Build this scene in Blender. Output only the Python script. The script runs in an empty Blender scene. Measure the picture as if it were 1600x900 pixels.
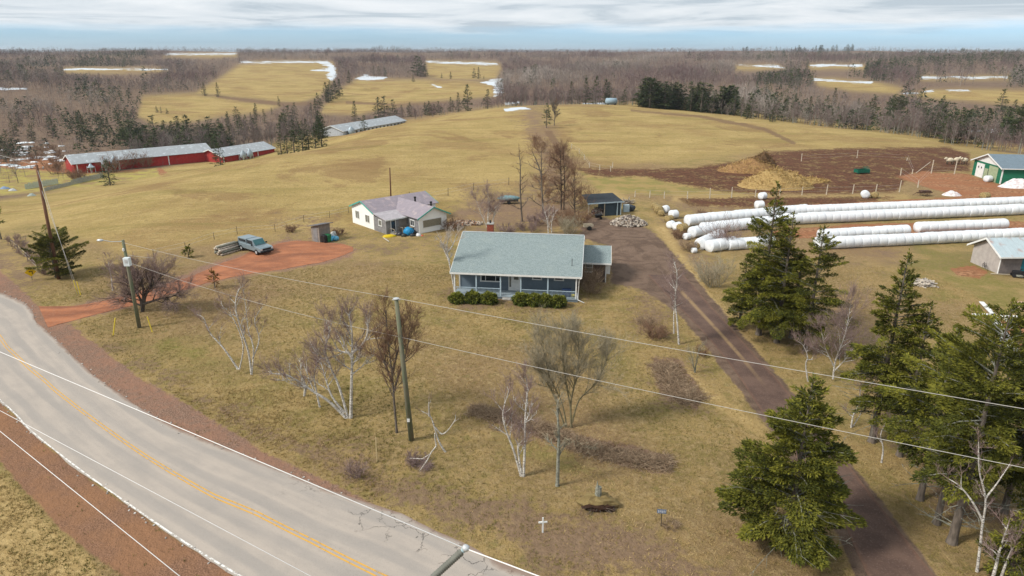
import bpy, math, random
import numpy as np
from mathutils import Vector, Matrix, noise as mnoise

S = bpy.context.scene
COL = S.collection
R = math.radians
# ---------------------------------------------------------------- camera
FPX, PITCH, CAMH = 1067.0, R(19.12), 25.0
cam_d = bpy.data.cameras.new('camera'); cam = bpy.data.objects.new('camera', cam_d); COL.objects.link(cam)
cam.location = (0, 0, CAMH); cam.rotation_euler = (math.pi/2 - PITCH, 0, 0)
cam_d.sensor_width = 36; cam_d.lens = 36*FPX/1600; cam_d.clip_start = .3; cam_d.clip_end = 20000
S.camera = cam
# ---------------------------------------------------------------- light
SUN_EL, SUN_AZ = R(42), R(-112)       # azimuth from +Y towards +X: the light comes from the left, slightly from behind the camera
W = bpy.data.worlds.new('World'); S.world = W; W.use_nodes = True
nt = W.node_tree; nt.nodes.clear()
def N(t, **k):
    n = nt.nodes.new(t)
    for a, v in k.items(): setattr(n, a, v)
    return n
L = lambda a, b: nt.links.new(a, b)
sky = N('ShaderNodeTexSky', sky_type='NISHITA', sun_disc=False, sun_elevation=SUN_EL, sun_rotation=SUN_AZ, altitude=50,
        air_density=1.0, dust_density=.6, ozone_density=3.0)
tc = N('ShaderNodeTexCoord'); sep = N('ShaderNodeSeparateXYZ'); L(tc.outputs['Generated'], sep.inputs[0])
def M(op, a, b=None, c=None, clamp=False):
    n = N('ShaderNodeMath', operation=op, use_clamp=clamp)
    for i, v in enumerate((a, b, c)):
        if v is None: continue
        if isinstance(v, (int, float)): n.inputs[i].default_value = v
        else: L(v, n.inputs[i])
    return n.outputs[0]
zz = M('MAXIMUM', sep.outputs[2], 0.0)
den = M('ADD', zz, .045)
cv = N('ShaderNodeCombineXYZ'); L(M('DIVIDE', sep.outputs[0], den), cv.inputs[0]); L(M('DIVIDE', sep.outputs[1], den), cv.inputs[1])
n1 = N('ShaderNodeTexNoise'); n1.inputs['Scale'].default_value = .42; n1.inputs['Detail'].default_value = 9; n1.inputs['Roughness'].default_value = .6
n1.inputs['Distortion'].default_value = .5; L(cv.outputs[0], n1.inputs['Vector'])
n2 = N('ShaderNodeTexNoise'); n2.inputs['Scale'].default_value = .16; n2.inputs['Detail'].default_value = 5; L(cv.outputs[0], n2.inputs['Vector'])
n3 = N('ShaderNodeTexNoise'); n3.inputs['Scale'].default_value = 14; n3.inputs['Detail'].default_value = 5
mp3 = N('ShaderNodeMapping'); mp3.inputs['Scale'].default_value = (.5, .5, 5.0); L(tc.outputs['Generated'], mp3.inputs[0]); L(mp3.outputs[0], n3.inputs['Vector'])
# cover: open blue band near the horizon, then layered cloud
edge = M('ADD', zz, M('MULTIPLY', M('SUBTRACT', n3.outputs[0], .5), .022))
edge = M('ADD', edge, M('MULTIPLY', M('SUBTRACT', n2.outputs[0], .5), .02))
mr = N('ShaderNodeMapRange', interpolation_type='SMOOTHSTEP'); L(edge, mr.inputs[0]); mr.inputs[1].default_value = .019; mr.inputs[2].default_value = .036; mr.inputs[3].default_value = .12
cov = mr.outputs[0]
cr = N('ShaderNodeValToRGB'); L(n1.outputs[0], cr.inputs[0])
e = cr.color_ramp.elements; e[0].position = .38; e[0].color = (4.2, 4.85, 5.4, 1); e[1].position = .62; e[1].color = (6.9, 7.2, 7.45, 1)
mid = cr.color_ramp.elements.new(.47); mid.color = (5.7, 6.2, 6.6, 1)
tint = N('ShaderNodeMix', data_type='RGBA', blend_type='MULTIPLY'); tint.inputs[0].default_value = 1; L(sky.outputs[0], tint.inputs[6]); tint.inputs[7].default_value = (.66, .98, 1.50, 1)
mx = N('ShaderNodeMix', data_type='RGBA'); L(cov, mx.inputs[0]); L(tint.outputs[2], mx.inputs[6]); L(cr.outputs[0], mx.inputs[7])
bg = N('ShaderNodeBackground'); bg.inputs[1].default_value = .1; L(mx.outputs[2], bg.inputs[0])
ow = N('ShaderNodeOutputWorld'); L(bg.outputs[0], ow.inputs[0])
sd = bpy.data.lights.new('sun', 'SUN'); sd.energy = 3.1; sd.angle = R(12); sd.color = (1, .95, .87)
so = bpy.data.objects.new('sun', sd); COL.objects.link(so)
dirv = Vector((math.sin(SUN_AZ)*math.cos(SUN_EL), math.cos(SUN_AZ)*math.cos(SUN_EL), math.sin(SUN_EL)))
so.rotation_euler = dirv.to_track_quat('Z', 'Y').to_euler(); so.location = (-40, -20, 60)
S.view_settings.view_transform = 'Standard'; S.view_settings.look = 'None'; S.view_settings.exposure = .38; S.view_settings.gamma = 1

# ---------------------------------------------------------------- projection of photo measurements onto the terrain
CP, SP = math.cos(PITCH), math.sin(PITCH)
def rays(X, Y):
    X = np.asarray(X, float); Y = np.asarray(Y, float)
    r = (X-800)/FPX; d = (Y-450)/FPX
    return np.stack([r, CP - d*SP, -SP - d*CP], -1)
def toPix(x, y, z):
    dz = z - CAMH; c = y*CP - dz*SP; u = y*SP + dz*CP
    c = np.where(c > .5, c, np.nan)
    return 800 + FPX*x/c, 450 - FPX*u/c
def azX(X): return math.atan2((X-800)/FPX, CP + .27*SP)
PROF = {
 -500: [(0,0),(100,0),(165,-5),(250,-10),(400,-9),(700,0),(1100,8),(1700,17),(2500,21),(3500,15),(9000,0)],
 0:    [(0,0),(88,0),(130,-2.6),(200,-9),(260,-11),(320,-11),(450,-9),(700,2),(1000,8),(1500,15),(2500,21),(3500,15),(9000,0)],
 200:  [(0,0),(120,0),(155,-1.2),(180,-4.5),(220,-10.5),(300,-11.5),(450,-9.5),(600,-5),(1000,7),(1500,16),(2500,22.5),(3500,15),(9000,0)],
 400:  [(0,0),(140,0),(190,-.5),(210,-4),(245,-11),(330,-12),(520,-9),(640,-5),(800,2),(1000,9),(1500,16),(2500,22.5),(3500,15),(9000,0)],
 600:  [(0,0),(200,.5),(258,0),(285,-5),(320,-10.5),(420,-11),(600,-7),(760,-3),(1000,8),(1500,16),(2500,22.5),(3500,15),(9000,0)],
 790:  [(0,0),(200,.5),(325,1),(385,-4),(550,-5),(760,-2),(1000,7),(1500,14),(2500,22.5),(3500,15),(9000,0)],
 950:  [(0,0),(200,.3),(350,.5),(400,-4),(550,-4),(1000,5),(1500,12),(2500,22.5),(3500,15),(9000,0)],
 1150: [(0,0),(200,0),(310,0),(360,-5),(500,-4),(800,2),(1400,12),(2500,21.5),(3500,15),(9000,0)],
 1350: [(0,0),(200,0),(275,0),(330,-6),(400,-5),(500,0),(620,2),(900,4),(1500,13),(2500,21.5),(3500,15),(9000,0)],
 1600: [(0,0),(180,0),(225,-.3),(260,-4),(340,-5),(450,0),(600,1),(900,4),(1500,13),(2500,21),(3500,15),(9000,0)],
 2100: [(0,0),(180,0),(220,0),(250,-3),(340,-4),(450,0),(600,1),(900,4),(1500,13),(2500,21),(3500,15),(9000,0)]}
AZK = np.array([azX(k) for k in sorted(PROF)])
LD = np.linspace(math.log(20), math.log(9000), 500)
def _gs(a, s):
    k = np.arange(-int(3*s), int(3*s)+1); w = np.exp(-k*k/(2*s*s)); w /= w.sum()
    return np.convolve(np.pad(a, len(k)//2, mode='edge'), w, 'valid')
TAB0 = np.stack([_gs(np.interp(np.exp(LD), *zip(*PROF[k])), 3.0) for k in sorted(PROF)])
AZG = np.linspace(AZK[0], AZK[-1], 200)
TAB = np.stack([_gs(np.interp(AZG, AZK, TAB0[:, j]), 4.0) for j in range(len(LD))], 1)
def zf(x, y):
    x = np.asarray(x, float); y = np.asarray(y, float)
    d = np.hypot(x, y) + 1e-6; az = np.arctan2(x, y)
    i = np.clip((az-AZG[0])/(AZG[1]-AZG[0]), 0, len(AZG)-1.001); j = np.clip((np.log(d)-LD[0])/(LD[1]-LD[0]), 0, len(LD)-1.001)
    i0 = i.astype(int); j0 = j.astype(int); fi = i-i0; fj = j-j0
    z = TAB[i0, j0]*(1-fi)*(1-fj)+TAB[i0+1, j0]*fi*(1-fj)+TAB[i0, j0+1]*(1-fi)*fj+TAB[i0+1, j0+1]*fi*fj
    far = np.clip((d-110)/150, 0, 1)
    und = np.sin(x*.031+1.3)*np.sin(y*.027+.4)*.5 + np.sin(x*.011-y*.013)*.8
    roll = np.sin(x*.0085+1.1+np.sin(y*.004))*np.sin(y*.0105+.6)*3.2 + np.sin(x*.0031-1)*np.sin(y*.0052+2)*3.0
    return z + und*far + roll*np.clip((d-480)/450, 0, 1)
def G(X, Y):
    """ground point seen at (X, Y) of the 1600x900 photograph"""
    r = rays(X, Y); h = math.hypot(r[0], r[1]); u = r/h
    t = np.concatenate([np.linspace(15, 400, 1600), np.linspace(401, 4500, 3000)])
    g = CAMH + u[2]*t - zf(u[0]*t, u[1]*t)
    k = np.argmax(g < 0)
    if g[k] >= 0: k = len(t)-1
    a = g[k-1]/(g[k-1]-g[k]+1e-9) if k else 0
    tt = t[k-1]+(t[k]-t[k-1])*a
    return Vector((u[0]*tt, u[1]*tt, float(zf(u[0]*tt, u[1]*tt))))
def PD(X, d):
    a = azX(X); x, y = d*math.sin(a), d*math.cos(a)
    return Vector((x, y, float(zf(x, y))))
def PYD(X, D, z):
    """point in photo column X, D metres ahead, at height z"""
    x = (X-800)/FPX*(D*CP+(CAMH-z)*SP); return Vector((x, D, z))
def GZ(X, Y, z):
    r = rays(X, Y); t = (z-CAMH)/r[2]; return Vector((r[0]*t, r[1]*t, z))
def hgt(b, Y):
    """height above base point b of something whose top shows at row Y"""
    d = math.hypot(b[0], b[1]); r = rays(800+FPX*b[0]/(b[1]*CP+(CAMH-b[2])*SP), Y)
    return CAMH + r[2]/r[1]*b[1] - b[2]

# ---------------------------------------------------------------- mesh helpers
def npmesh(name, V, faces, mats, attrs=None, smooth=False, midx=None, parent=None):
    """faces: list of int arrays (n,3) or (n,4)"""
    me = bpy.data.meshes.new(name); V = np.asarray(V, np.float32)
    me.vertices.add(len(V)); me.vertices.foreach_set('co', V.ravel())
    loops = np.concatenate([np.asarray(f, np.int32).ravel() for f in faces if len(f)])
    sizes = np.concatenate([np.full(len(f), np.asarray(f).shape[1], np.int32) for f in faces if len(f)])
    me.loops.add(len(loops)); me.loops.foreach_set('vertex_index', loops)
    me.polygons.add(len(sizes)); st = np.concatenate([[0], np.cumsum(sizes)[:-1]]).astype(np.int32)
    me.polygons.foreach_set('loop_start', st); me.polygons.foreach_set('loop_total', sizes)
    if midx is not None: me.polygons.foreach_set('material_index', np.asarray(midx, np.int32))
    me.polygons.foreach_set('use_smooth', np.full(len(sizes), smooth, bool))
    for k, v in (attrs or {}).items():
        a = me.attributes.new(k, 'FLOAT', 'POINT'); a.data.foreach_set('value', np.asarray(v, np.float32))
    for m in (mats if isinstance(mats, (list, tuple)) else [mats]): me.materials.append(m)
    me.update(calc_edges=True)
    o = bpy.data.objects.new(name, me); COL.objects.link(o)
    if parent is not None: o.parent = parent
    return o
def tag(o, label=None, cat=None, group=None, kind=None):
    if label: o['label'] = label
    if cat: o['category'] = cat
    if group: o['group'] = group
    if kind: o['kind'] = kind
    return o
def empty(name, loc, rz=0, label=None, cat=None, group=None):
    o = bpy.data.objects.new(name, None); COL.objects.link(o); o.location = loc; o.rotation_euler = (0, 0, rz); o.empty_display_size = .2
    return tag(o, label, cat, group)
def copy_tree(o, loc, rz=None, sc=None, label=None, group=None):
    c = o.copy(); COL.objects.link(c); c.location = loc
    if rz is not None: c.rotation_euler = (0, 0, rz)
    if sc is not None: c.scale = sc if hasattr(sc, '__len__') else (sc, sc, sc)
    if label: c['label'] = label
    if group: c['group'] = group
    elif 'group' in c: del c['group']
    for ch in list(o.children):
        d = ch.copy(); COL.objects.link(d); d.parent = c
        for g in ch.children:
            q = g.copy(); COL.objects.link(q); q.parent = d
    return c
class MB:
    def __init__(s): s.v = []; s.f = []; s.m = []
    def add(s, vs, fs, m=0):
        b = len(s.v); s.v += [tuple(v) for v in vs]; s.f += [tuple(b+i for i in f) for f in fs]; s.m += [m]*len(fs); return s
    def box(s, x0, x1, y0, y1, z0, z1, m=0, rot=None, piv=None):
        vs = [Vector((x, y, z)) for z in (z0, z1) for y in (y0, y1) for x in (x0, x1)]
        if rot is not None:
            p = Vector(piv) if piv is not None else Vector(((x0+x1)/2, (y0+y1)/2, (z0+z1)/2))
            vs = [p + rot @ (v-p) for v in vs]
        return s.add(vs, [(0,2,3,1),(4,5,7,6),(0,1,5,4),(2,6,7,3),(0,4,6,2),(1,3,7,5)], m)
    def slab(s, p, t, m=0, n=None):
        """a quad or polygon p given thickness t along its (downward) normal"""
        p = [Vector(q) for q in p]
        if n is None: n = (p[1]-p[0]).cross(p[2]-p[0]).normalized()
        k = len(p); q = [a - n*t for a in p]
        return s.add(p+q, [tuple(range(k)), tuple(range(2*k-1, k-1, -1))]+[(i, k+i, k+(i+1) % k, (i+1) % k) for i in range(k)], m)
    def tube(s, pts, rad, n=6, m=0, cap=True):
        pts = [Vector(p) for p in pts]
        if not hasattr(rad, '__len__'): rad = [rad]*len(pts)
        b = len(s.v); up = Vector((.13, .29, .95))
        for i, p in enumerate(pts):
            d = (pts[min(i+1, len(pts)-1)]-pts[max(i-1, 0)]).normalized()
            a = d.cross(up); a = d.cross(Vector((1, 0, 0))) if a.length < .2 else a
            a.normalize(); c = d.cross(a)
            for k in range(n):
                t = 2*math.pi*k/n; s.v.append(tuple(p + (a*math.cos(t)+c*math.sin(t))*rad[i]))
        for i in range(len(pts)-1):
            for k in range(n):
                s.f.append((b+i*n+k, b+i*n+(k+1) % n, b+(i+1)*n+(k+1) % n, b+(i+1)*n+k)); s.m.append(m)
        if cap:
            s.f.append(tuple(b+k for k in range(n-1, -1, -1))); s.f.append(tuple(b+(len(pts)-1)*n+k for k in range(n))); s.m += [m, m]
        return s
    def lathe(s, prof, c=(0,0,0), n=16, m=0, axis='z'):
        b = len(s.v)
        for r, h in prof:
            for k in range(n):
                t = 2*math.pi*k/n; q = (r*math.cos(t), r*math.sin(t), h)
                if axis == 'x': q = (h, q[0], q[1])
                if axis == 'y': q = (q[0], h, q[1])
                s.v.append((c[0]+q[0], c[1]+q[1], c[2]+q[2]))
        for i in range(len(prof)-1):
            for k in range(n):
                s.f.append((b+i*n+k, b+i*n+(k+1) % n, b+(i+1)*n+(k+1) % n, b+(i+1)*n+k)); s.m.append(m)
        s.f.append(tuple(b+k for k in range(n-1, -1, -1))); s.f.append(tuple(b+(len(prof)-1)*n+k for k in range(n))); s.m += [m, m]
        return s
    def blob(s, c, r, seed=0, jag=.25, n=10, m=0, fl=0):
        rnd = random.Random(seed); b = len(s.v); rows = max(4, n//2+1)
        for i in range(rows+1):
            th = math.pi*i/rows
            for k in range(n):
                ph = 2*math.pi*k/n; w = 1+rnd.uniform(-jag, jag)
                if i in (0, rows): w = 1
                z = math.cos(th)*r[2]*w
                s.v.append((c[0]+math.sin(th)*math.cos(ph)*r[0]*w, c[1]+math.sin(th)*math.sin(ph)*r[1]*w, c[2]+z))
        for i in range(rows):
            for k in range(n):
                s.f.append((b+i*n+k, b+(i+1)*n+k, b+(i+1)*n+(k+1) % n, b+i*n+(k+1) % n)); s.m.append(m)
        return s
    def build(s, name, mat, parent=None, smooth=False, loc=None, rz=0, bevel=0):
        me = bpy.data.meshes.new(name); me.from_pydata(s.v, [], s.f)
        for mm in (mat if isinstance(mat, (list, tuple)) else [mat]): me.materials.append(mm)
        me.polygons.foreach_set('material_index', s.m)
        if smooth: me.polygons.foreach_set('use_smooth', [True]*len(s.f))
        me.update(); me.validate()
        o = bpy.data.objects.new(name, me); COL.objects.link(o)
        if parent is not None: o.parent = parent
        if loc is not None: o.location = loc; o.rotation_euler = (0, 0, rz)
        if bevel:
            b = o.modifiers.new('bevel', 'BEVEL'); b.width = bevel; b.segments = 2; b.limit_method = 'ANGLE'
        return o
# ---------------------------------------------------------------- material helpers
class NT:
    def __init__(s, name):
        s.m = bpy.data.materials.new(name); s.m.use_nodes = True; s.t = s.m.node_tree; s.n = s.t.nodes
        s.b = s.n['Principled BSDF']; s.b.inputs['Specular IOR Level'].default_value = .25
    def new(s, t, **k):
        n = s.n.new(t)
        for a, v in k.items(): setattr(n, a, v)
        return n
    def link(s, a, b): s.t.links.new(a, b)
    def setin(s, i, v):
        if isinstance(v, (int, float, tuple, list)):
            if isinstance(v, (tuple, list)) and len(v) == 3 and i.type == 'RGBA': v = (*v, 1)
            i.default_value = v
        else: s.link(v, i)
    def math(s, op, a, b=0.0, clamp=False):
        n = s.new('ShaderNodeMath', operation=op, use_clamp=clamp); s.setin(n.inputs[0], a); s.setin(n.inputs[1], b); return n.outputs[0]
    def mix(s, f, a, b, mode='MIX'):
        n = s.new('ShaderNodeMix', data_type='RGBA', blend_type=mode); s.setin(n.inputs[0], f); s.setin(n.inputs[6], a); s.setin(n.inputs[7], b); return n.outputs[2]
    def noise(s, scale, detail=4, rough=.55, vec=None, stretch=None, dist=0, rz=0, coord='Object'):
        n = s.new('ShaderNodeTexNoise'); n.inputs['Scale'].default_value = scale; n.inputs['Detail'].default_value = detail; n.inputs['Roughness'].default_value = rough; n.inputs['Distortion'].default_value = dist
        if vec is None:
            if coord == 'Position': g = s.new('ShaderNodeNewGeometry'); vec = g.outputs['Position']
            else: g = s.new('ShaderNodeTexCoord'); vec = g.outputs[coord]
        if stretch:
            mp = s.new('ShaderNodeMapping'); mp.inputs['Scale'].default_value = stretch; mp.inputs['Rotation'].default_value = (0, 0, rz); s.link(vec, mp.inputs[0]); vec = mp.outputs[0]
        s.link(vec, n.inputs['Vector']); return n.outputs[0]
    def step(s, v, a, b, lo=0., hi=1.):
        n = s.new('ShaderNodeMapRange', interpolation_type='SMOOTHSTEP'); s.setin(n.inputs[0], v); n.inputs[1].default_value = a; n.inputs[2].default_value = b; n.inputs[3].default_value = lo; n.inputs[4].default_value = hi; return n.outputs[0]
    def attr(s, name, typ='GEOMETRY'):
        n = s.new('ShaderNodeAttribute', attribute_name=name, attribute_type=typ); return n.outputs['Fac']
    def bump(s, h, strength=.5, dist=.02):
        n = s.new('ShaderNodeBump'); n.inputs['Strength'].default_value = strength; n.inputs['Distance'].default_value = dist; s.link(h, n.inputs['Height']); s.link(n.outputs[0], s.b.inputs['Normal'])
    def color(s, c): s.setin(s.b.inputs['Base Color'], c)
    def rough(s, r): s.setin(s.b.inputs['Roughness'], r)
def paint(name, c, rough=.7, var=.2, scale=3.0, c2=None, detail=5, bump=0, metal=0, stretch=None, coord='Object', fine=0):
    t = NT(name); c2 = c2 or tuple(v*(1-var) for v in c)
    nz = t.noise(scale, detail, stretch=stretch, coord=coord); col = t.mix(t.step(nz, .35, .65), c, c2)
    if fine: col = t.mix(t.step(t.noise(fine, 3, coord=coord), .4, .62), col, tuple(v*.72 for v in c))
    t.color(col); t.rough(rough); t.b.inputs['Metallic'].default_value = metal
    if bump: t.bump(t.noise(scale*6, 4, coord=coord, stretch=stretch), bump, .02)
    return t.m
def lined(name, c, c2, period, axis, width=.12, rough=.7, var=.15, depth=.01, stain=None, metal=0):
    """siding, ribbed metal or boards: lines repeated every `period` metres along the object's axis"""
    t = NT(name); tcn = t.new('ShaderNodeTexCoord'); sp = t.new('ShaderNodeSeparateXYZ'); t.link(tcn.outputs['Object'], sp.inputs[0])
    ph = t.math('FRACT', t.math('MULTIPLY', sp.outputs[axis], 1/period)); ln = t.math('LESS_THAN', ph, width)
    cell = t.math('FLOOR', t.math('MULTIPLY', sp.outputs[axis], 1/period)); wn = t.new('ShaderNodeTexWhiteNoise', noise_dimensions='1D'); t.link(cell, wn.inputs['W'])
    col = t.mix(t.step(t.noise(1.6, 5), .3, .7), c, tuple(v*(1-var) for v in c))
    col = t.mix(t.math('MULTIPLY', wn.outputs[0], .18), col, c2)
    if stain: col = t.mix(t.step(t.noise(.9, 6, stretch=(1, 1, .4)), .52, .72), col, stain)
    col = t.mix(t.math('MULTIPLY', ln, .75), col, c2); t.color(col); t.rough(rough); t.b.inputs['Metallic'].default_value = metal
    t.bump(ph, .6, depth); return t.m
# ---------------------------------------------------------------- zones of the ground, outlined as seen and kept as albedo zones
def sdist(px, py, poly):
    """signed distance (positive inside) of pixel points to a polygon"""
    P = np.asarray(poly, float); out = np.full(px.shape, -1e3)
    x0, y0 = P.min(0)-60; x1, y1 = P.max(0)+60
    k = (px > x0) & (px < x1) & (py > y0) & (py < y1)
    if not k.any(): return out
    x = px[k]; y = py[k]; D = np.full(x.shape, 1e9); ins = np.zeros(x.shape, bool)
    for i in range(len(P)):
        ax, ay = P[i]; bx, by = P[(i+1) % len(P)]
        ex, ey = bx-ax, by-ay; t = np.clip(((x-ax)*ex+(y-ay)*ey)/(ex*ex+ey*ey+1e-9), 0, 1)
        D = np.minimum(D, np.hypot(x-ax-t*ex, y-ay-t*ey))
        c = ((ay > y) != (by > y)) & (x < ex*(y-ay)/(ey if abs(ey) > 1e-9 else 1e-9)+ax); ins ^= c
    out[k] = np.where(ins, D, -D); return out
FIELDS = [[(300,148),(345,120),(375,100),(400,96),(480,95),(520,97),(527,112),(518,130),(500,150),(470,161),(430,159),(340,150)],
 [(222,150),(300,145),(350,152),(400,160),(440,164),(410,177),(360,180),(300,190),(240,194),(215,182)],
 [(505,165),(530,140),(560,122),(640,124),(720,124),(770,130),(775,150),(700,157),(640,162),(560,180),(500,178)],
 [(665,95),(775,97),(785,104),(775,124),(700,126),(668,120)], [(255,88),(300,83),(370,83),(372,88),(330,91)],
 [(100,106),(245,106),(262,109),(250,113),(180,115),(100,114)], [(1265,122),(1300,122),(1370,128),(1412,138),(1400,147),(1330,142),(1280,135)],
 [(1400,148),(1450,140),(1500,138),(1600,140),(1680,150),(1680,168),(1560,162),(1480,156)], [(1148,102),(1215,101),(1226,107),(1190,110),(1150,110)],
 [(1262,101),(1350,101),(1352,108),(1266,109)], [(1438,119),(1578,118),(1582,125),(1438,126)]]
SNOW = [[(375,96),(490,95.3),(492,98.3),(375,98.8)], [(485,95),(512,96),(522,102),(527,120),(518,127),(508,119),(517,112),(486,110),(514,105),(495,98)],
 [(555,123),(570,117),(588,120),(605,120),(600,124),(575,126)], [(665,95.5),(775,98),(781,101.5),(720,100.5),(670,98)], [(765,125),(785,124),(787,148),(770,152),(772,135),(750,128)],
 [(672,129.5),(692,136),(690,138.5),(672,132)], [(255,83.5),(370,83),(370,85.3),(260,85.8)], [(100,107),(262,107.6),(262,109.6),(100,109)],
 [(785,169),(815,166),(829,171),(790,174)], [(788,160),(810,158),(812,161),(790,163)], [(910,161),(955,161),(955,163.5),(912,163)], [(1018,158),(1050,161),(1048,164),(1020,161)], [(1155,102),(1215,101.5),(1226,107),(1190,104.4)],
 [(1265,101),(1347,101),(1347,104),(1265,104)], [(1272,122.3),(1364,128),(1362,131),(1270,125)], [(1440,120),(1575,119),(1575,122.4),(1440,123.2)],
 [(1405,146),(1458,140),(1458,143),(1410,148.5)], [(1480,141),(1515,139.5),(1515,142),(1482,143)], [(1506,205),(1555,200),(1625,205),(1625,212),(1560,209)], [(1455,195),(1475,197),(1472,199),(1454,197)], [(0,137),(45,137),(43,140),(0,140)], [(1146,173),(1158,173),(1158,176),(1146,176)]]
Z = dict(
 field=[[(-400,330),(0,312),(130,290),(400,229),(520,206),(700,176),(790,164),(820,165),(830,200),(850,240),(800,300),(740,290),(700,345),(560,352),(420,370),(300,385),(200,400),(60,345),(-60,375),(-400,420)],
        [(860,166),(1000,158),(1150,171),(1300,190),(1600,228),(1900,265),(1900,300),(1600,238),(1480,231),(1200,235),(940,262),(880,230)]] + FIELDS,
 grass2=[[(1320,185),(1600,208),(1900,240),(1900,262),(1600,226),(1400,203)],[(900,262),(1020,270),(1130,282),(1240,296),(1150,312),(1050,306),(940,300)]],
 mud=[[(895,262),(1000,264),(1080,262),(1150,252),(1200,238),(1300,232),(1480,229),(1515,240),(1515,268),(1425,272),(1400,300),(1300,303),(1200,303),(1120,298),(1040,284),(1010,276),(930,276)],[(1060,310),(1200,308),(1400,308),(1340,320),(1150,324),(1080,322)]],
 track=[[(-40,668),(0,708),(60,772),(130,838),(215,908),(223,904),(137,832),(67,766),(5,702),(-36,662)],[(985,171),(1095,180),(1195,199),(1245,223),(1240,226),(1192,204),(1093,184),(985,174)],[(335,149),(445,160),(505,158),(500,163),(440,166),(400,161),(340,153)],[(540,158),(620,162),(700,158),(700,161),(620,166),(540,162)],[(850,205),(862,205),(900,262),(885,262)]],
 red=[[(1400,275),(1440,268),(1512,272),(1560,288),(1700,300),(1700,320),(1480,318),(1300,325),(1230,330),(1240,322),(1380,314),(1500,308),(1440,290)],
      [(1200,362),(1330,350),(1700,344),(1700,356),(1620,358),(1600,362),(1430,372),(1300,370),(1220,372)], [(0,248),(60,246),(100,250),(160,274),(100,285),(0,262)], [(150,270),(250,262),(262,270),(240,276),(170,276)],
      [(1540,505),(1560,500),(1700,530),(1700,600),(1600,560),(1580,530)],[(1485,420),(1520,415),(1545,425),(1530,435),(1495,432)],
      ],
 dirt=[[(-300,150),(-20,395),(0,420),(60,478),(110,506),(160,545),(215,588),(270,618),(330,655),(400,697),(460,728),(520,755),(600,797),(700,840),(800,884),(870,915),(1000,990),(700,990),(500,880),(320,790),(150,670),(0,550),(-200,420),(-400,300)],
       [(60,485),(120,476),(190,460),(260,440),(345,405),(390,392),(440,374),(500,376),(560,390),(548,402),(500,414),(440,424),(380,432),(280,456),(200,480),(150,494),(100,508)],
       ],
 gravel=[[(915,338),(960,342),(1000,350),(1026,366),(1060,405),(1085,432),(1135,492),(1240,615),(1380,785),(1480,920),(1345,920),(1300,815),(1195,662),(1105,545),(1058,488),(1000,452),(955,442),(955,410),(955,385),(905,372)]],
 edge2=[[(-300,620),(0,720),(50,780),(100,832),(160,878),(230,930),(480,960),(370,900),(280,845),(120,735),(0,630),(-200,500)]],
 litter=[[(812,168),(838,168),(872,235),(905,295),(850,300),(832,235)],[(500,372),(600,380),(690,378),(640,390),(560,394)],[(440,350),(520,346),(500,366),(440,366)],[(700,450),(800,454),(905,472),(905,482),(800,486),(700,478)],[(60,500),(130,520),(215,575),(330,640),(460,712),(600,780),(760,850),(900,905),(1150,910),(1060,850),(900,800),(760,780),(640,760),(560,700),(470,690),(330,620),(220,560)],
         [(730,300),(900,290),(925,340),(920,372),(700,352)], [(1010,560),(1060,548),(1110,600),(1100,640),(1030,620)], [(985,430),(1050,470),(1040,540),(995,520)], [(1040,310),(1090,380),(1130,420),(1120,450),(1070,420),(1020,350)],
         [(1280,500),(1400,600),(1500,720),(1600,800),(1600,860),(1480,820),(1400,700)], [(-20,380),(20,385),(70,440),(40,455),(-30,420)], [(1330,395),(1560,392),(1530,418),(1340,404)], [(1040,310),(1220,303),(1420,322),(1240,334),(1060,334)]],
 straw=[[(1050,303),(1420,303),(1420,312),(1050,316)],[(1060,560),(1110,600),(1200,670),(1190,690),(1120,640),(1080,610)], [(-100,760),(0,740),(60,800),(150,880),(160,910),(-100,910)], [(1015,350),(1040,350),(1100,440),(1200,560),(1170,560),(1090,450)], [(900,300),(960,295),(1000,320),(930,312)],[(1230,620),(1260,630),(1370,780),(1470,905),(1455,905),(1350,770)]],
 moss=[[(760,665),(880,690),(935,735),(880,745),(780,700)], [(1440,370),(1540,395),(1560,425),(1600,445),(1600,470),(1480,450),(1400,420)], [(1400,430),(1600,470),(1600,500),(1450,470)],[(150,520),(300,570),(400,560),(260,520)]],
 wet=[[(1015,555),(1060,560),(1100,615),(1090,640),(1030,615)],[(735,632),(800,645),(900,680),(1050,710),(1055,738),(990,735),(860,690),(760,655)]],
 snow=SNOW, yard=[[(0,262),(60,266),(120,272),(210,268),(245,262),(250,276),(140,292),(0,306),(-200,320),(-200,280)]])
SOFT = dict(field=14, mud=7, red=4, dirt=9, edge2=10, gravel=7, track=3, litter=40, straw=14, moss=22, wet=8, snow=1.5, yard=5, grass2=8)
# polar grid, fine inside the view
azs = np.concatenate([np.arange(-180, -46, 3.0), np.arange(-46, 46, .135), np.arange(46, 180, 3.0)])
ds = np.exp(np.arange(math.log(9.0), math.log(9000), .0082))
A, D = np.meshgrid(np.radians(azs), ds, indexing='ij')
gx = D*np.sin(A); gy = D*np.cos(A); gz = zf(gx, gy)
na, nd = A.shape
PX, PY = toPix(gx, gy, gz); PX = np.nan_to_num(PX, nan=-9e3); PY = np.nan_to_num(PY, nan=9e3)
att = {}
for k, ps in Z.items():
    best = np.full(PX.shape, -1e3)
    for p in ps: best = np.maximum(best, sdist(PX, PY, p))
    att[k] = np.clip(.5+best/(2*SOFT[k]), 0, 1)
far = D > 300
fld = att['field'].copy(); crest = np.array([d for d in np.interp(A[:, 0], [azX(k) for k in (-500,0,200,400,600,790,950,1150,1350,1600,2100)], [175,178,195,215,275,345,365,325,290,238,235])])[:, None]
att['wood'] = np.clip((D-crest)/12, 0, 1)*(1-np.clip(fld, 0, 1))
att['back'] = np.clip((D-crest)/8, 0, 1)
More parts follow.
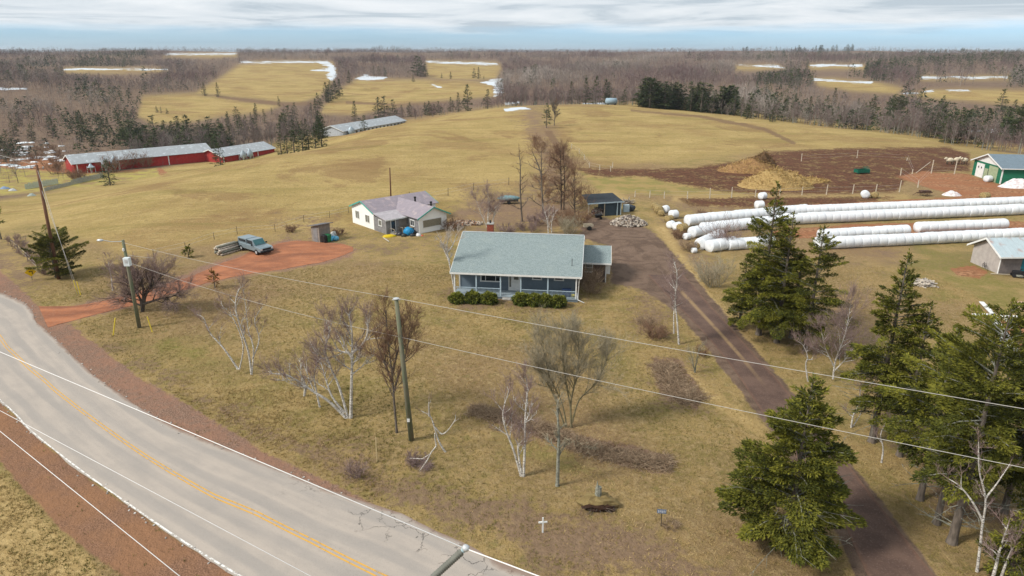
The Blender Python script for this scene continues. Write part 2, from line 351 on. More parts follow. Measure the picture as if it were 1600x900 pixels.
att['scrub'] = np.clip(1-np.abs(D-(crest-8))/26, 0, 1)*0
vid = np.arange(na*nd).reshape(na, nd); nxt = np.roll(vid, -1, 0)
quads = np.stack([vid[:, :-1], nxt[:, :-1], nxt[:, 1:], vid[:, 1:]], -1).reshape(-1, 4)[:, ::-1]
V = np.stack([gx, gy, gz], -1).reshape(-1, 3); cidx = len(V)
V = np.concatenate([V, [[0, 0, 0]]])
tri = np.stack([np.full(na, cidx), vid[:, 0], nxt[:, 0]], -1)[:, ::-1]
# road edges (as seen), turned into world polylines
def catmull(P, n=12):
    P = [Vector(p) for p in P]; out = []
    for i in range(len(P)-1):
        a = P[max(i-1, 0)]; b = P[i]; c = P[i+1]; d = P[min(i+2, len(P)-1)]
        for k in range(n):
            t = k/n; out.append(.5*((2*b)+(c-a)*t+(2*a-5*b+4*c-d)*t*t+(3*b-a-3*c+d)*t**3))
    return out+[P[-1]]
def world_line(px, pre=None, post=None, n=12):
    w = [GZ(x, y, 0) for x, y in px]
    if pre: w = [Vector((*q, 0)) for q in pre]+w
    if post: w = w+[Vector((*q, 0)) for q in post]
    return catmull(w, n)
def resample(P, n):
    P = np.array([tuple(p) for p in P]); s = np.concatenate([[0], np.cumsum(np.linalg.norm(np.diff(P, axis=0), axis=1))]); t = np.linspace(0, s[-1], n)
    return np.stack([np.interp(t, s, P[:, i]) for i in range(3)], 1), t
edgeU, _ = resample(world_line([(0,455),(60,505),(100,543),(150,588),(240,650),(320,688),(400,718),(480,752),(550,778),(620,802),(680,830),(740,858),(800,890)], pre=[(-140,118),(-98,96)], post=[(8,24.0),(22,17.5),(45,8)]), 400)
edgeL, _ = resample(world_line([(0,628),(45,673),(120,733),(200,790),(280,845),(365,898)], pre=[(-128,104),(-88,82),(-60,62.5)], post=[(-5.5,22.6),(4,17.3),(19,10),(42,0)]), 400)
ROADC = (edgeU+edgeL)/2
def ribbon(name, A_, B_, zoff, mat, cols=1, wob=0, seed=1):
    rnd = np.random.RandomState(seed); n = len(A_); t = np.linspace(0, 1, cols+1)
    P = A_[:, None, :]*(1-t[None, :, None])+B_[:, None, :]*t[None, :, None]
    if wob:
        w = np.convolve(rnd.randn(n+8), np.ones(5)/5, 'same')[4:n+4]*wob; dv = (A_-B_); dv /= np.linalg.norm(dv, axis=1)[:, None]
        P[:, 0] += dv*w[:, None]; w = np.convolve(rnd.randn(n+8), np.ones(5)/5, 'same')[4:n+4]*wob; P[:, -1] -= dv*w[:, None]
    P[..., 2] = zf(P[..., 0], P[..., 1])+zoff
    ln = np.concatenate([[0], np.cumsum(np.linalg.norm(np.diff((A_+B_)/2, axis=0), axis=1))])
    k = np.arange(n*(cols+1)).reshape(n, cols+1)
    q = np.stack([k[:-1, :-1], k[:-1, 1:], k[1:, 1:], k[1:, :-1]], -1).reshape(-1, 4)
    a, b, c = P[0, 0], P[0, -1], P[1, 0]
    if np.cross(b-a, c-a)[2] < 0: q = q[:, ::-1]
    return npmesh(name, P.reshape(-1, 3), [q], mat, attrs=dict(u=np.tile(t, n), v=np.repeat(ln, cols+1)))
_dr = [(430,1012,1068),(455,1035,1090),(480,1060,1112),(530,1108,1157),(583,1150,1205),(650,1195,1263),(722,1250,1322),(805,1310,1386),(862,1338,1430),(905,1358,1464),(960,1384,1508)]
dl, _ = resample(world_line([(l_, y_) for y_, l_, r_ in _dr]), 200); dr, _ = resample(world_line([(r_, y_) for y_, l_, r_ in _dr]), 200)
# narrow the two edges to a common arc parameter by nearest points
def pair(Aq, Bq):
    out = []
    for a in Aq: out.append(Bq[np.argmin(np.hypot(Bq[:, 0]-a[0], Bq[:, 1]-a[1]))])
    return np.array(out)
def inside_world(poly, X, Y):
    ins = np.zeros(X.shape, bool); P = np.asarray(poly)[:, :2]
    for i in range(len(P)):
        ax, ay = P[i]; bx, by = P[(i+1) % len(P)]
        ins ^= ((ay > Y) != (by > Y)) & (X < (bx-ax)*(Y-ay)/((by-ay) if abs(by-ay) > 1e-9 else 1e-9)+ax)
    return ins
near = (D < 200)
rp = inside_world(np.concatenate([edgeU, edgeL[::-1]]), gx, gy) & near
# sink the ground a little well inside the asphalt, so that the sheets above it never touch it
Rc = ROADC[::4]
dmin = np.full(gx.shape, 99.); kk = rp
sx, sy = gx[kk], gy[kk]; dm = np.full(sx.shape, 99.)
for ring in (edgeU[::2], edgeL[::2]):
    for p in ring: dm = np.minimum(dm, np.hypot(sx-p[0], sy-p[1]))
sink = np.zeros(gx.shape); sink[kk] = np.clip((dm-.15)/.8, 0, 1)*.12
def sink_poly(poly, depth=.1, inner=.15):
    k = inside_world(poly, gx, gy) & near; x, y = gx[k], gy[k]; dm = np.full(x.shape, 99.)
    for p in resample(list(poly)+[poly[0]], 300)[0]: dm = np.minimum(dm, np.hypot(x-p[0], y-p[1]))
    s = np.zeros(gx.shape); s[k] = np.clip((dm-inner)/.6, 0, 1)*depth
    return s
drive_poly = np.concatenate([dl, dr[::-1]]); park = np.array([tuple(GZ(x, y, 0)) for x, y in [(922,352),(948,346),(985,352),(1012,360),(1045,400),(1070,432),(1078,492),(1040,476),(1000,458),(958,440),(957,412),(948,385),(925,375)]])
lane_px = dict(top=[(60,478),(120,478),(190,463),(250,446),(300,431),(345,412),(375,402),(398,391),(440,380),(470,377),(500,380),(530,382),(552,388)],
               bot=[(75,512),(140,494),(200,479),(250,465),(290,452),(340,438),(380,430),(410,425),(440,421),(470,416),(500,411),(530,403),(552,394)])
laneT = resample(world_line(lane_px['top']), 160)[0]; laneB = resample(world_line(lane_px['bot']), 160)[0]
sink = np.maximum(sink, sink_poly(drive_poly)); sink = np.maximum(sink, sink_poly(np.concatenate([laneT, laneB[::-1]])))
# ditch and low relief in the near ground
mic = (np.sin(gx*1.7+np.sin(gy*.9)*2)*np.sin(gy*1.3+np.sin(gx*.7)*2))*.03*np.clip((60-D)/40, 0, 1)
V[:-1, 2] = (gz-sink+np.minimum(mic, 0)).reshape(-1)
attrs = {k: np.append(v.reshape(-1), 0) for k, v in att.items()}

# ground material
g = NT('ground_soil_and_grass')
P_ = g.new('ShaderNodeNewGeometry').outputs['Position']
big = g.noise(.035, 5, vec=P_); med = g.noise(.28, 5, .6, vec=P_); sm = g.noise(1.9, 5, .65, vec=P_); fine = g.noise(11, 4, .7, vec=P_)
strk = g.noise(.35, 5, .6, vec=P_, stretch=(.4, 1.5, 1), rz=R(24)); strk2 = g.noise(.09, 6, .62, vec=P_, stretch=(.7, 1.2, 1), rz=R(-14))
c = g.mix(g.step(med, .38, .62), (.335, .235, .098), (.225, .178, .060))
c = g.mix(g.step(g.math('ADD', big, g.math('MULTIPLY', g.math('SUBTRACT', sm, .5), .35)), .42, .62), c, (.245, .160, .085))
c = g.mix(g.math('MULTIPLY', g.step(sm, .44, .70), .8), c, (.385, .285, .135))
c = g.mix(g.math('MULTIPLY', g.step(g.noise(.75, 5, .7, vec=P_), .55, .68), .55), c, (.135, .128, .035))
c = g.mix(g.math('MULTIPLY', g.step(fine, .50, .64), .5), c, (.145, .100, .045))
c = g.mix(g.math('MULTIPLY', g.step(g.noise(4.2, 5, .75, vec=P_), .52, .66), .55), c, (.16, .105, .058))
c = g.mix(g.math('MULTIPLY', g.step(fine, .46, .30), .35), c, (.45, .345, .18))
# hay field
f = g.mix(g.step(strk2, .40, .62), (.395, .285, .112), (.315, .228, .082))
f = g.mix(g.math('MULTIPLY', g.step(big, .46, .64), .7), f, (.235, .140, .058))
f = g.mix(g.math('MULTIPLY', g.step(strk, .52, .70), .55), f, (.475, .350, .150))
f = g.mix(g.math('MULTIPLY', g.step(med, .56, .72), .5), f, (.20, .160, .045))
f = g.mix(g.math('MULTIPLY', g.step(sm, .50, .64), .75), f, (.215, .150, .062))
f = g.mix(g.math('MULTIPLY', g.step(g.noise(5, 5, .8, vec=P_), .50, .64), .55), f, (.40, .315, .165))
f = g.mix(g.math('MULTIPLY', g.step(g.noise(.6, 7, .75, vec=P_), .52, .64), .5), f, (.245, .185, .065))
f = g.mix(g.math('MULTIPLY', g.step(g.noise(.8, 7, .75, vec=P_, stretch=(.5, 1.4, 1), rz=R(30)), .54, .66), .45), f, (.48, .360, .165))
f = g.mix(g.math('MULTIPLY', g.step(g.noise(.02, 8, .68, vec=P_, dist=1.2), .535, .60), .5), f, (.20, .115, .055))
f = g.mix(g.math('MULTIPLY', g.step(g.noise(.055, 7, .7, vec=P_, stretch=(.3, 1.6, 1), rz=R(8)), .53, .62), .35), f, (.185, .155, .045))
def zone(col, name, zc, k=.45, lo=.4, hi=.6, amt=1., nz=None):
    a = g.attr(name); nn = nz or sm; m_ = g.math('MULTIPLY', g.math('SUBTRACT', nn, .5), k)
    m2 = g.math('MULTIPLY', g.math('SUBTRACT', med, .5), k)
    v = g.step(g.math('ADD', a, g.math('ADD', m_, m2)), lo, hi)
    gate = g.step(a, .02, .12)
    v = g.math('MULTIPLY', v, gate)
    if amt != 1.: v = g.math('MULTIPLY', v, amt)
    return g.mix(v, col, zc)
c = zone(c, 'field', f, .6, .25, .75)
c = zone(c, 'grass2', g.mix(g.step(med, .4, .6), (.33, .235, .095), (.235, .20, .065)), .6, .3, .7)
wf = g.mix(g.step(med, .35, .65), (.150, .098, .070), (.205, .145, .098))
wf = g.mix(g.step(sm, .5, .7), wf, (.10, .07, .055))
c = zone(c, 'wood', wf, .3, .3, .7)
c = zone(c, 'litter', g.mix(g.step(sm, .35, .65), (.255, .170, .115), (.185, .120, .080)), 1.6, .35, .85, .85)
c = zone(c, 'moss', g.mix(g.step(sm, .42, .6), (.165, .165, .035), (.24, .19, .065)), 2.2, .45, 1.0, .65)
c = zone(c, 'straw', g.mix(g.step(sm, .35, .6), (.50, .36, .165), (.36, .25, .105)), 1.0, .35, .8, .9)
c = zone(c, 'track', (.170, .105, .062), .9, .3, .7, .8)
c = zone(c, 'mud', g.mix(g.step(sm, .4, .62), (.085, .040, .024), g.mix(g.step(med, .48, .62), (.150, .070, .040), (.25, .17, .075))), 1.2, .38, .62)
c = zone(c, 'red', g.mix(g.step(strk, .4, .62), (.300, .130, .065), g.mix(g.step(sm, .4, .6), (.40, .215, .115), (.20, .095, .05))), 1.0, .35, .65)
c = zone(c, 'wet', g.mix(g.step(sm, .4, .62), (.125, .075, .05), (.25, .165, .11)), 1.2, .38, .66)
c = zone(c, 'dirt', g.mix(g.step(g.math('ADD', g.math('MULTIPLY', sm, .5), g.math('MULTIPLY', med, .5)), .42, .58), (.285, .160, .108), g.mix(g.step(fine, .4, .6), (.150, .088, .062), (.33, .215, .155))), .9, .35, .68)
c = zone(c, 'edge2', g.mix(g.step(med, .38, .64), (.285, .150, .082), g.mix(g.step(fine, .4, .6), (.175, .095, .058), (.31, .175, .11))), .7, .35, .68)
c = zone(c, 'gravel', g.mix(g.step(g.noise(.35, 6, .6, vec=P_, dist=1.5), .38, .62), (.190,.130,.095), g.mix(g.step(fine, .4, .6), (.105,.070,.052), (.150,.102,.074))), .8, .35, .66)
c = zone(c, 'yard', g.mix(g.step(med, .4, .62), (.36, .30, .09), (.27, .19, .09)), 1.0, .35, .65)
snp = g.new('ShaderNodeNewGeometry')
sn_ = g.noise(.045, 7, .72, vec=P_)
av = g.attr('snow'); sv = g.step(g.math('ADD', g.math('MULTIPLY', av, .85), g.math('MULTIPLY', g.math('SUBTRACT', sn_, .5), 4.5)), .42, .60); c = g.mix(g.math('MULTIPLY', sv, g.step(av, .02, .15)), c, (.56, .60, .64))
g.color(c); g.rough(.95); g.b.inputs['Specular IOR Level'].default_value = .08
g.bump(g.math('ADD', g.math('MULTIPLY', sm, .7), g.math('MULTIPLY', fine, .3)), 1.0, .30)
GROUND_MAT = g.m
gr = npmesh('ground', V, [quads, tri], GROUND_MAT, attrs=attrs, smooth=True); tag(gr, kind='structure')

# asphalt
a = NT('old_asphalt'); u = a.attr('u'); v = a.attr('v')
cx = a.new('ShaderNodeCombineXYZ'); a.link(a.math('MULTIPLY', u, 9), cx.inputs[0]); a.link(a.math('MULTIPLY', v, .12), cx.inputs[1])
lanes = a.noise(1.0, 6, .6, vec=cx.outputs[0]); gp = a.new('ShaderNodeNewGeometry').outputs['Position']
fn = a.noise(14, 4, .7, vec=gp); md = a.noise(.7, 6, .6, vec=gp)
col = a.mix(a.step(a.math('ADD', a.math('MULTIPLY', md, .35), a.math('MULTIPLY', lanes, .65)), .38, .62), (.400, .345, .295), (.335, .295, .258))
# tyre paths are smoother and greyer
wv = a.new('ShaderNodeMath', operation='SINE'); a.link(a.math('ADD', a.math('MULTIPLY', u, 25.1), -1.2), wv.inputs[0])
col = a.mix(a.math('MULTIPLY', a.step(a.math('ADD', wv.outputs[0], a.math('MULTIPLY', a.math('SUBTRACT', lanes, .5), 2.5)), -.2, 1.0), .5), col, (.275, .252, .230))
col = a.mix(a.math('MULTIPLY', a.step(fn, .55, .72), .45), col, (.17, .155, .14))
col = a.mix(a.math('MULTIPLY', a.step(fn, .45, .28), .3), col, (.46, .42, .37))
vo = a.new('ShaderNodeTexVoronoi', feature='DISTANCE_TO_EDGE'); vo.inputs['Scale'].default_value = .62
nzc = a.noise(1.1, 5, .7, vec=gp); mpc = a.new('ShaderNodeMapping'); a.link(gp, mpc.inputs[0])
cxx = a.new('ShaderNodeVectorMath', operation='ADD'); a.link(gp, cxx.inputs[0]); sc_ = a.new('ShaderNodeCombineXYZ'); a.link(a.math('MULTIPLY', nzc, 2.2), sc_.inputs[0]); a.link(a.math('MULTIPLY', md, 2.4), sc_.inputs[1]); a.link(sc_.outputs[0], cxx.inputs[1]); a.link(cxx.outputs[0], vo.inputs['Vector'])
crk = a.math('MULTIPLY', a.step(vo.outputs['Distance'], .024, .006), a.step(a.math('ADD', a.noise(.16, 3, vec=gp), a.step(v, 105, 135, 0, .14)), .56, .63))
pxs = a.new('ShaderNodeSeparateXYZ'); a.link(gp, pxs.inputs[0]); crk = a.math('MULTIPLY', crk, a.math('MULTIPLY', a.step(u, .36, .22), a.step(pxs.outputs[0], -16, -9)))
col = a.mix(a.math('MULTIPLY', crk, .85), col, (.055, .05, .045))
col = a.mix(a.math('MULTIPLY', a.step(a.math('ADD', u, a.math('MULTIPLY', a.math('SUBTRACT', md, .5), .12)), .05, .0), .8), col, (.20, .13, .095))
a.color(col); a.rough(.85); a.bump(fn, .5, .01)
road = ribbon('road', edgeU, edgeL, .012, a.m, 24, .13); tag(road, kind='structure')
def marking(name, frac, w, m, z=.018, wob=0):
    d_ = edgeL-edgeU; wd = np.linalg.norm(d_, axis=1)[:, None]; c_ = edgeU+d_*frac; n_ = d_/wd
    o = ribbon(name, c_-n_*w/2, c_+n_*w/2, z, m, 1, wob); return tag(o, kind='structure')
def worn(name, c1, thr=.5, sc=3.0):
    t = NT(name); gp_ = t.new('ShaderNodeNewGeometry').outputs['Position']; fz = t.step(t.noise(sc, 6, .75, vec=gp_), thr-.08, thr+.04)
    t.color(c1); t.rough(.8); tr = t.new('ShaderNodeBsdfTransparent'); ms = t.new('ShaderNodeMixShader'); t.link(fz, ms.inputs[0]); t.link(t.b.outputs[0], ms.inputs[1]); t.link(tr.outputs[0], ms.inputs[2])
    t.link(ms.outputs[0], t.n['Material Output'].inputs[0]); return t.m
# the yellow centre line as seen gives its own fraction across the road
YL = np.array([tuple(GZ(x, y, 0)) for x, y in [(0,528),(50,575),(115,627),(185,676),(260,725),(340,776),(400,804),(480,845),(592,899)]])
fr = []
for p in YL:
    i = np.argmin(np.hypot(ROADC[:, 0]-p[0], ROADC[:, 1]-p[1])); fr.append((i, np.dot(p[:2]-edgeU[i, :2], (edgeL-edgeU)[i, :2])/np.dot((edgeL-edgeU)[i, :2], (edgeL-edgeU)[i, :2])))
fr.sort(); FR = np.interp(np.arange(400), [q[0] for q in fr], [q[1] for q in fr])[:, None]
YM = worn('worn_yellow_road_paint', (.60, .33, .06), .60, 2.2)
marking('yellow_centre_line', FR-.016, .12, YM); marking('yellow_centre_line', FR+.016, .12, YM)
WM = worn('worn_white_road_paint', (.68, .66, .62), .45, 1.6)
marking('white_edge_line', .985, .15, worn('chipped_white_road_paint', (.72, .70, .66), .56, 2.6)); marking('white_edge_line', .022, .09, worn('mostly_gone_white_paint', (.60, .58, .54), .40, 1.2))
# driveway of old dark asphalt with a grassy middle, and the parking apron behind the house
d_ = NT('dark_driveway_gravel'); gp = d_.new('ShaderNodeNewGeometry').outputs['Position']; u = d_.attr('u')
col = d_.mix(d_.step(d_.noise(.5, 6, .65, vec=gp), .36, .64), (.128, .080, .060), (.083, .051, .040))
col = d_.mix(d_.math('MULTIPLY', d_.step(d_.noise(9, 4, .7, vec=gp), .52, .68), .5), col, (.19, .135, .11))
strip = d_.math('MULTIPLY', d_.step(d_.math('ABSOLUTE', d_.math('SUBTRACT', u, .52)), .10, .02), d_.step(d_.noise(.8, 6, .7, vec=gp, ), .28, .5))
strip = d_.math('MULTIPLY', strip, d_.math('MULTIPLY', d_.step(gp, 0, 1) if False else d_.step(d_.attr('v'), 3, 8), d_.step(d_.attr('v'), 30, 20)))
col = d_.mix(d_.math('MULTIPLY', strip, .8), col, (.29, .195, .10)); ed = d_.math('ADD', d_.math('ABSOLUTE', d_.math('SUBTRACT', u, .5)), d_.math('MULTIPLY', d_.math('SUBTRACT', d_.noise(1.5, 5, vec=gp), .5), .12))
col = d_.mix(d_.math('MULTIPLY', d_.step(ed, .40, .5), .3), col, (.22, .115, .07)); d_.color(col); d_.rough(.9); d_.bump(d_.noise(12, 4, vec=gp), .5, .02)
def smooth_line(Pn, k=4):
    return np.stack([_gs(Pn[:, i], k) for i in range(3)], 1)
drv = ribbon('driveway', dl, dr, .016, d_.m, 14, 0, 5); tag(drv, kind='structure')
ln = NT('red_clay_lane'); gp = ln.new('ShaderNodeNewGeometry').outputs['Position']; u = ln.attr('u')
col = ln.mix(ln.step(ln.noise(.45, 6, .65, vec=gp, stretch=(.5, 1.4, 1), rz=R(-20)), .36, .66), (.375, .145, .068), (.225, .085, .043)); col = ln.mix(ln.math('MULTIPLY', ln.step(ln.noise(5, 5, .7, vec=gp), .5, .68), .5), col, (.38, .215, .135))
ruts = ln.new('ShaderNodeMath', operation='SINE'); ln.link(ln.math('MULTIPLY', ln.math('ADD', u, .04), 12.4), ruts.inputs[0]); col = ln.mix(ln.math('MULTIPLY', ln.step(ruts.outputs[0], .5, 1.), .35), col, (.17, .07, .04)); ln.color(col); ln.rough(.95); ln.bump(ln.noise(4, 5, vec=gp), .6, .04)
lo = ribbon('dirt_lane', laneT, laneB, .014, ln.m, 10, .16, 9); tag(lo, kind='structure')
# ================================================================ vegetation
def foliage_mat(name, dark, mid_, light, rough=.75, brown=None):
    t = NT(name); r = t.attr('rnd'); cr_ = t.new('ShaderNodeValToRGB'); t.link(r, cr_.inputs[0])
    e_ = cr_.color_ramp.elements; e_[0].position = .12; e_[0].color = (*dark, 1); e_[1].position = .88; e_[1].color = (*light, 1); q = cr_.color_ramp.elements.new(.5); q.color = (*mid_, 1)
    col = cr_.outputs[0]; oi = t.new('ShaderNodeObjectInfo')
    col = t.mix(t.math('MULTIPLY', oi.outputs['Random'], .35), col, tuple(v*.6 for v in mid_))
    t.color(col); t.rough(rough); t.b.inputs['Specular IOR Level'].default_value = .15
    return t.m
PINE_LEAF = foliage_mat('olive_pine_needles', (.030,.038,.009), (.098,.104,.016), (.240,.225,.030))  # olive to yellow-green needle colours, spread at random over branches and sprays
SPRUCE_LEAF = foliage_mat('spruce_needles', (.022,.036,.016), (.045,.066,.025), (.090,.105,.035))
HEDGE_LEAF = foliage_mat('hedge_leaves', (.030,.045,.010), (.085,.105,.018), (.24,.24,.035))
RUST_LEAF = foliage_mat('rusty_needles', (.12,.06,.02), (.20,.10,.03), (.30,.17,.05))
BARK = paint('grey_brown_bark', (.165,.135,.110), .95, .45, 6, bump=.6, stretch=(1, 1, .25))
BARKD = paint('dark_bark', (.085,.068,.055), .95, .4, 6, bump=.6, stretch=(1, 1, .25))
WILLOWB = paint('olive_willow_bark', (.22,.19,.11), .95, .4, 6)
GREYBARK = paint('lichen_grey_bark', (.27,.27,.22), .95, .45, 7, bump=.5)
t = NT('white_birch_bark'); nz = t.noise(7, 4, .7, stretch=(1, 1, 3.2)); col = t.mix(t.step(nz, .50, .57), (.66,.63,.58), (.10,.08,.07)); col = t.mix(t.step(t.noise(1.3, 3), .4, .7), col, (.34,.31,.27)); t.color(col); t.rough(.8); BIRCH = t.m
def twig_mat(name, a_, b_):
    t = NT(name); t.color(t.mix(t.attr('rnd'), a_, b_)); t.rough(.95); t.b.inputs['Specular IOR Level'].default_value = .05; return t.m
TW_PURPLE = twig_mat('birch_twigs', (.17,.11,.10), (.33,.25,.225))
TW_BROWN = twig_mat('brown_twigs', (.12,.075,.05), (.27,.165,.11))
TW_ORANGE = twig_mat('orange_brown_twigs', (.13,.078,.05), (.29,.175,.11))
TW_GREY = twig_mat('grey_green_twigs', (.20,.175,.12), (.40,.35,.25))
TW_DRY = twig_mat('dry_brush_twigs', (.16,.105,.07), (.38,.285,.19))
TW_WHITE = twig_mat('pale_birch_twigs', (.32,.27,.24), (.60,.55,.50))

def sprigs(C, Dr, Ln, Wd, rs, rnd, bend=.25):
    """one kite of two triangles for every needle spray: C base, Dr unit direction, Ln length, Wd width"""
    n = len(C); s = np.cross(Dr, rs.randn(n, 3)*.45+np.array([0, 0, 1.])); s /= np.linalg.norm(s, axis=1)[:, None]+1e-6
    up = np.cross(s, Dr); mid_ = C+Dr*(Ln*.5)[:, None]+up*(Ln*bend*.3)[:, None]
    P = np.stack([C, mid_+s*Wd[:, None], C+Dr*Ln[:, None], mid_-s*Wd[:, None]], 1)
    return P.reshape(-1, 3), np.repeat(rnd, 4)
def conifer(seed, h, r, base=.15, whorl=.42, per=5, dens=1.0, size=1.0, droop=.35, rough_=.35, lean=0., shape='spruce', gap=.12):
    rs = np.random.RandomState(seed); Cs, Ds, Ls, Ws, Rn, limbs = [], [], [], [], [], []
    z = h*base; bias = rs.uniform(0, 6.28); ba = rs.uniform(.05, .28)
    while z < h*.985:
        t = (z/h-base)/(1-base)
        if shape == 'spruce': w = (1-t)**.85*(.55+.45*min(1, t/.12))
        elif shape == 'pine': w = (math.sin(math.pi*min(1, (t*.86+.14))**.8))**.7*.95+.06
        else: w = (1-t)**.7*min(1, .6+t*2)
        m = max(3, int(per*(1 if t < .85 else .8)))
        for k in range(m):
            if rs.rand() < gap and t < .9: continue
            ph = rs.uniform(0, 6.28); Lb = r*w*(1-rough_/2+rs.uniform(-rough_, rough_))*(1+ba*math.cos(ph-bias)); Lb = max(Lb, .12*size)
            zz_ = z+rs.uniform(-.5, .5)*whorl; u = np.array([math.cos(ph), math.sin(ph), 0]); v = np.array([-u[1], u[0], 0])
            a_ = rs.uniform(.05, .40)+(.55*t); b_ = droop*(1-t*.7)*rs.uniform(.6, 1.4)
            n = max(4, int(Lb*Lb*17*dens/size**2+Lb*13*dens/size)); s = rs.uniform(.08, 1, n)**.6
            side = rs.uniform(-1, 1, n)*(.46*(1-s)**.7+.05)*Lb*.9
            C = np.outer(Lb*s, u)+np.outer(side, v); C[:, 2] = zz_+Lb*(a_*s-b_*s*s)-np.abs(side)*.22+rs.randn(n)*.05*size
            D_ = np.outer(np.ones(n), u)*.9+np.outer(np.sign(side+1e-6)*np.minimum(1, np.abs(side)/(.2*Lb+.01)), v)*.9; D_[:, 2] = (a_-2*b_*s)*.8+rs.randn(n)*.32+.10; D_ += rs.randn(n, 3)*.28
            D_ /= np.linalg.norm(D_, axis=1)[:, None]
            Cs.append(C); Ds.append(D_); Ls.append((.12+.34*rs.rand(n)**1.8)*size); Ws.append(rs.uniform(.035, .078, n)*size)
            tone = rs.uniform(.15, .7)
            Rn.append(np.clip(tone+.1+rs.randn(n)*.18, 0, 1))
            limbs.append((np.array([0, 0, zz_]), np.array([u[0]*Lb*.55, u[1]*Lb*.55, zz_+Lb*(a_*.55-b_*.3)]), np.array([u[0]*Lb*.95, u[1]*Lb*.95, zz_+Lb*(a_*.95-b_*.9)]), .012+.012*Lb))
        z += whorl*rs.uniform(.7, 1.25)*(1-.35*t)
    # leader
    n = int(14*dens); C = np.zeros((n, 3)); C[:, 2] = rs.uniform(h*.94, h, n); D_ = rs.randn(n, 3)*.5+np.array([0, 0, .8]); D_ /= np.linalg.norm(D_, axis=1)[:, None]
    Cs.append(C); Ds.append(D_); Ls.append(np.full(n, .3*size)); Ws.append(np.full(n, .06*size)); Rn.append(rs.uniform(.3, .8, n))
    V_, A_ = sprigs(np.concatenate(Cs), np.concatenate(Ds), np.concatenate(Ls), np.concatenate(Ws), rs, np.concatenate(Rn))
    n = len(V_)//4; i = np.arange(n)*4; F = np.concatenate([np.stack([i, i+1, i+2], 1), np.stack([i, i+2, i+3], 1)])
    return V_, F, A_, limbs
def prisms(segs, k=3):
    """segs: rows of p0(3) p1(3) r0 r1 -> open prisms"""
    s = np.asarray(segs, float); d = s[:, 3:6]-s[:, :3]; d /= np.linalg.norm(d, axis=1)[:, None]+1e-9
    a_ = np.cross(d, np.array([.31, .17, .93])); a_ /= np.linalg.norm(a_, axis=1)[:, None]+1e-9; b_ = np.cross(d, a_)
    n = len(s); V_ = np.zeros((n, 2*k, 3))
    for j in range(k):
        t = 2*math.pi*j/k; o_ = a_*math.cos(t)+b_*math.sin(t)
        V_[:, j] = s[:, :3]+o_*s[:, 6:7]; V_[:, k+j] = s[:, 3:6]+o_*s[:, 7:8]
    i = (np.arange(n)*2*k)[:, None]
    F = np.concatenate([np.concatenate([i+j, i+(j+1) % k, i+k+(j+1) % k, i+k+j], 1) for j in range(k)])
    return V_.reshape(-1, 3), F
def conifer_tree(name, seed, loc, h, r, label, group, leaf=None, bark=None, cat='conifer', deadlow=0, trunk_r=None, **kw):
    leaf = leaf or PINE_LEAF; bark = bark or BARK
    V_, F, A_, limbs = conifer(seed, h, r, **kw)
    root = empty(name, loc, 0, label, cat, group)
    npmesh('crown', V_, [F], leaf, attrs=dict(rnd=A_), parent=root)
    rs = random.Random(seed); tr = trunk_r or (.045+h*.013)
    segs = []; lean = [rs.uniform(-.02, .02)*h for _ in range(2)]
    zs = [h*q for q in (0, .03, .12, .3, .5, .7, .85, .97)]
    pt = [np.array([0, 0, q]) for q in zs]; rr = [tr*1.5, tr*1.1, tr, tr*.85, tr*.62, tr*.38, tr*.2, .02]
    for i in range(7): segs.append([*(pt[i]-np.array([0, 0, .15 if i == 0 else 0])), *pt[i+1], rr[i], rr[i+1]])
    V1, F1 = prisms(segs, 8)
    br = []
    for a_, b_, c_, q in limbs[::2 if len(limbs) > 120 else 1]: br.append([*a_, *b_, q, q*.7]); br.append([*b_, *c_, q*.7, q*.3])
    for _ in range(deadlow):
        zz_ = rs.uniform(.06, kw.get('base', .15)+.22)*h; ph = rs.uniform(0, 6.28); Lb = rs.uniform(.35, .8)*r
        p = np.array([0, 0, zz_]); d_ = np.array([math.cos(ph), math.sin(ph), rs.uniform(-.25, .35)])
        for j in range(3):
            q = p+d_*Lb/3; br.append([*p, *q, .028*(1-j*.28), .028*(.72-j*.28)+.004]); 
            for _k in range(2):
                dd = d_+np.array([rs.uniform(-.8, .8), rs.uniform(-.8, .8), rs.uniform(-.3, .6)]); br.append([*q, *(q+dd*Lb*.22), .012, .005])
            p = q; d_ = d_+np.array([rs.uniform(-.3, .3), rs.uniform(-.3, .3), rs.uniform(-.2, .2)])
    npmesh('trunk', V1, [F1], bark, parent=root, smooth=True)
    V2, F2 = prisms(br, 4)
    npmesh('branches', V2, [F2], GREYBARK if deadlow else bark, parent=root)
    return root

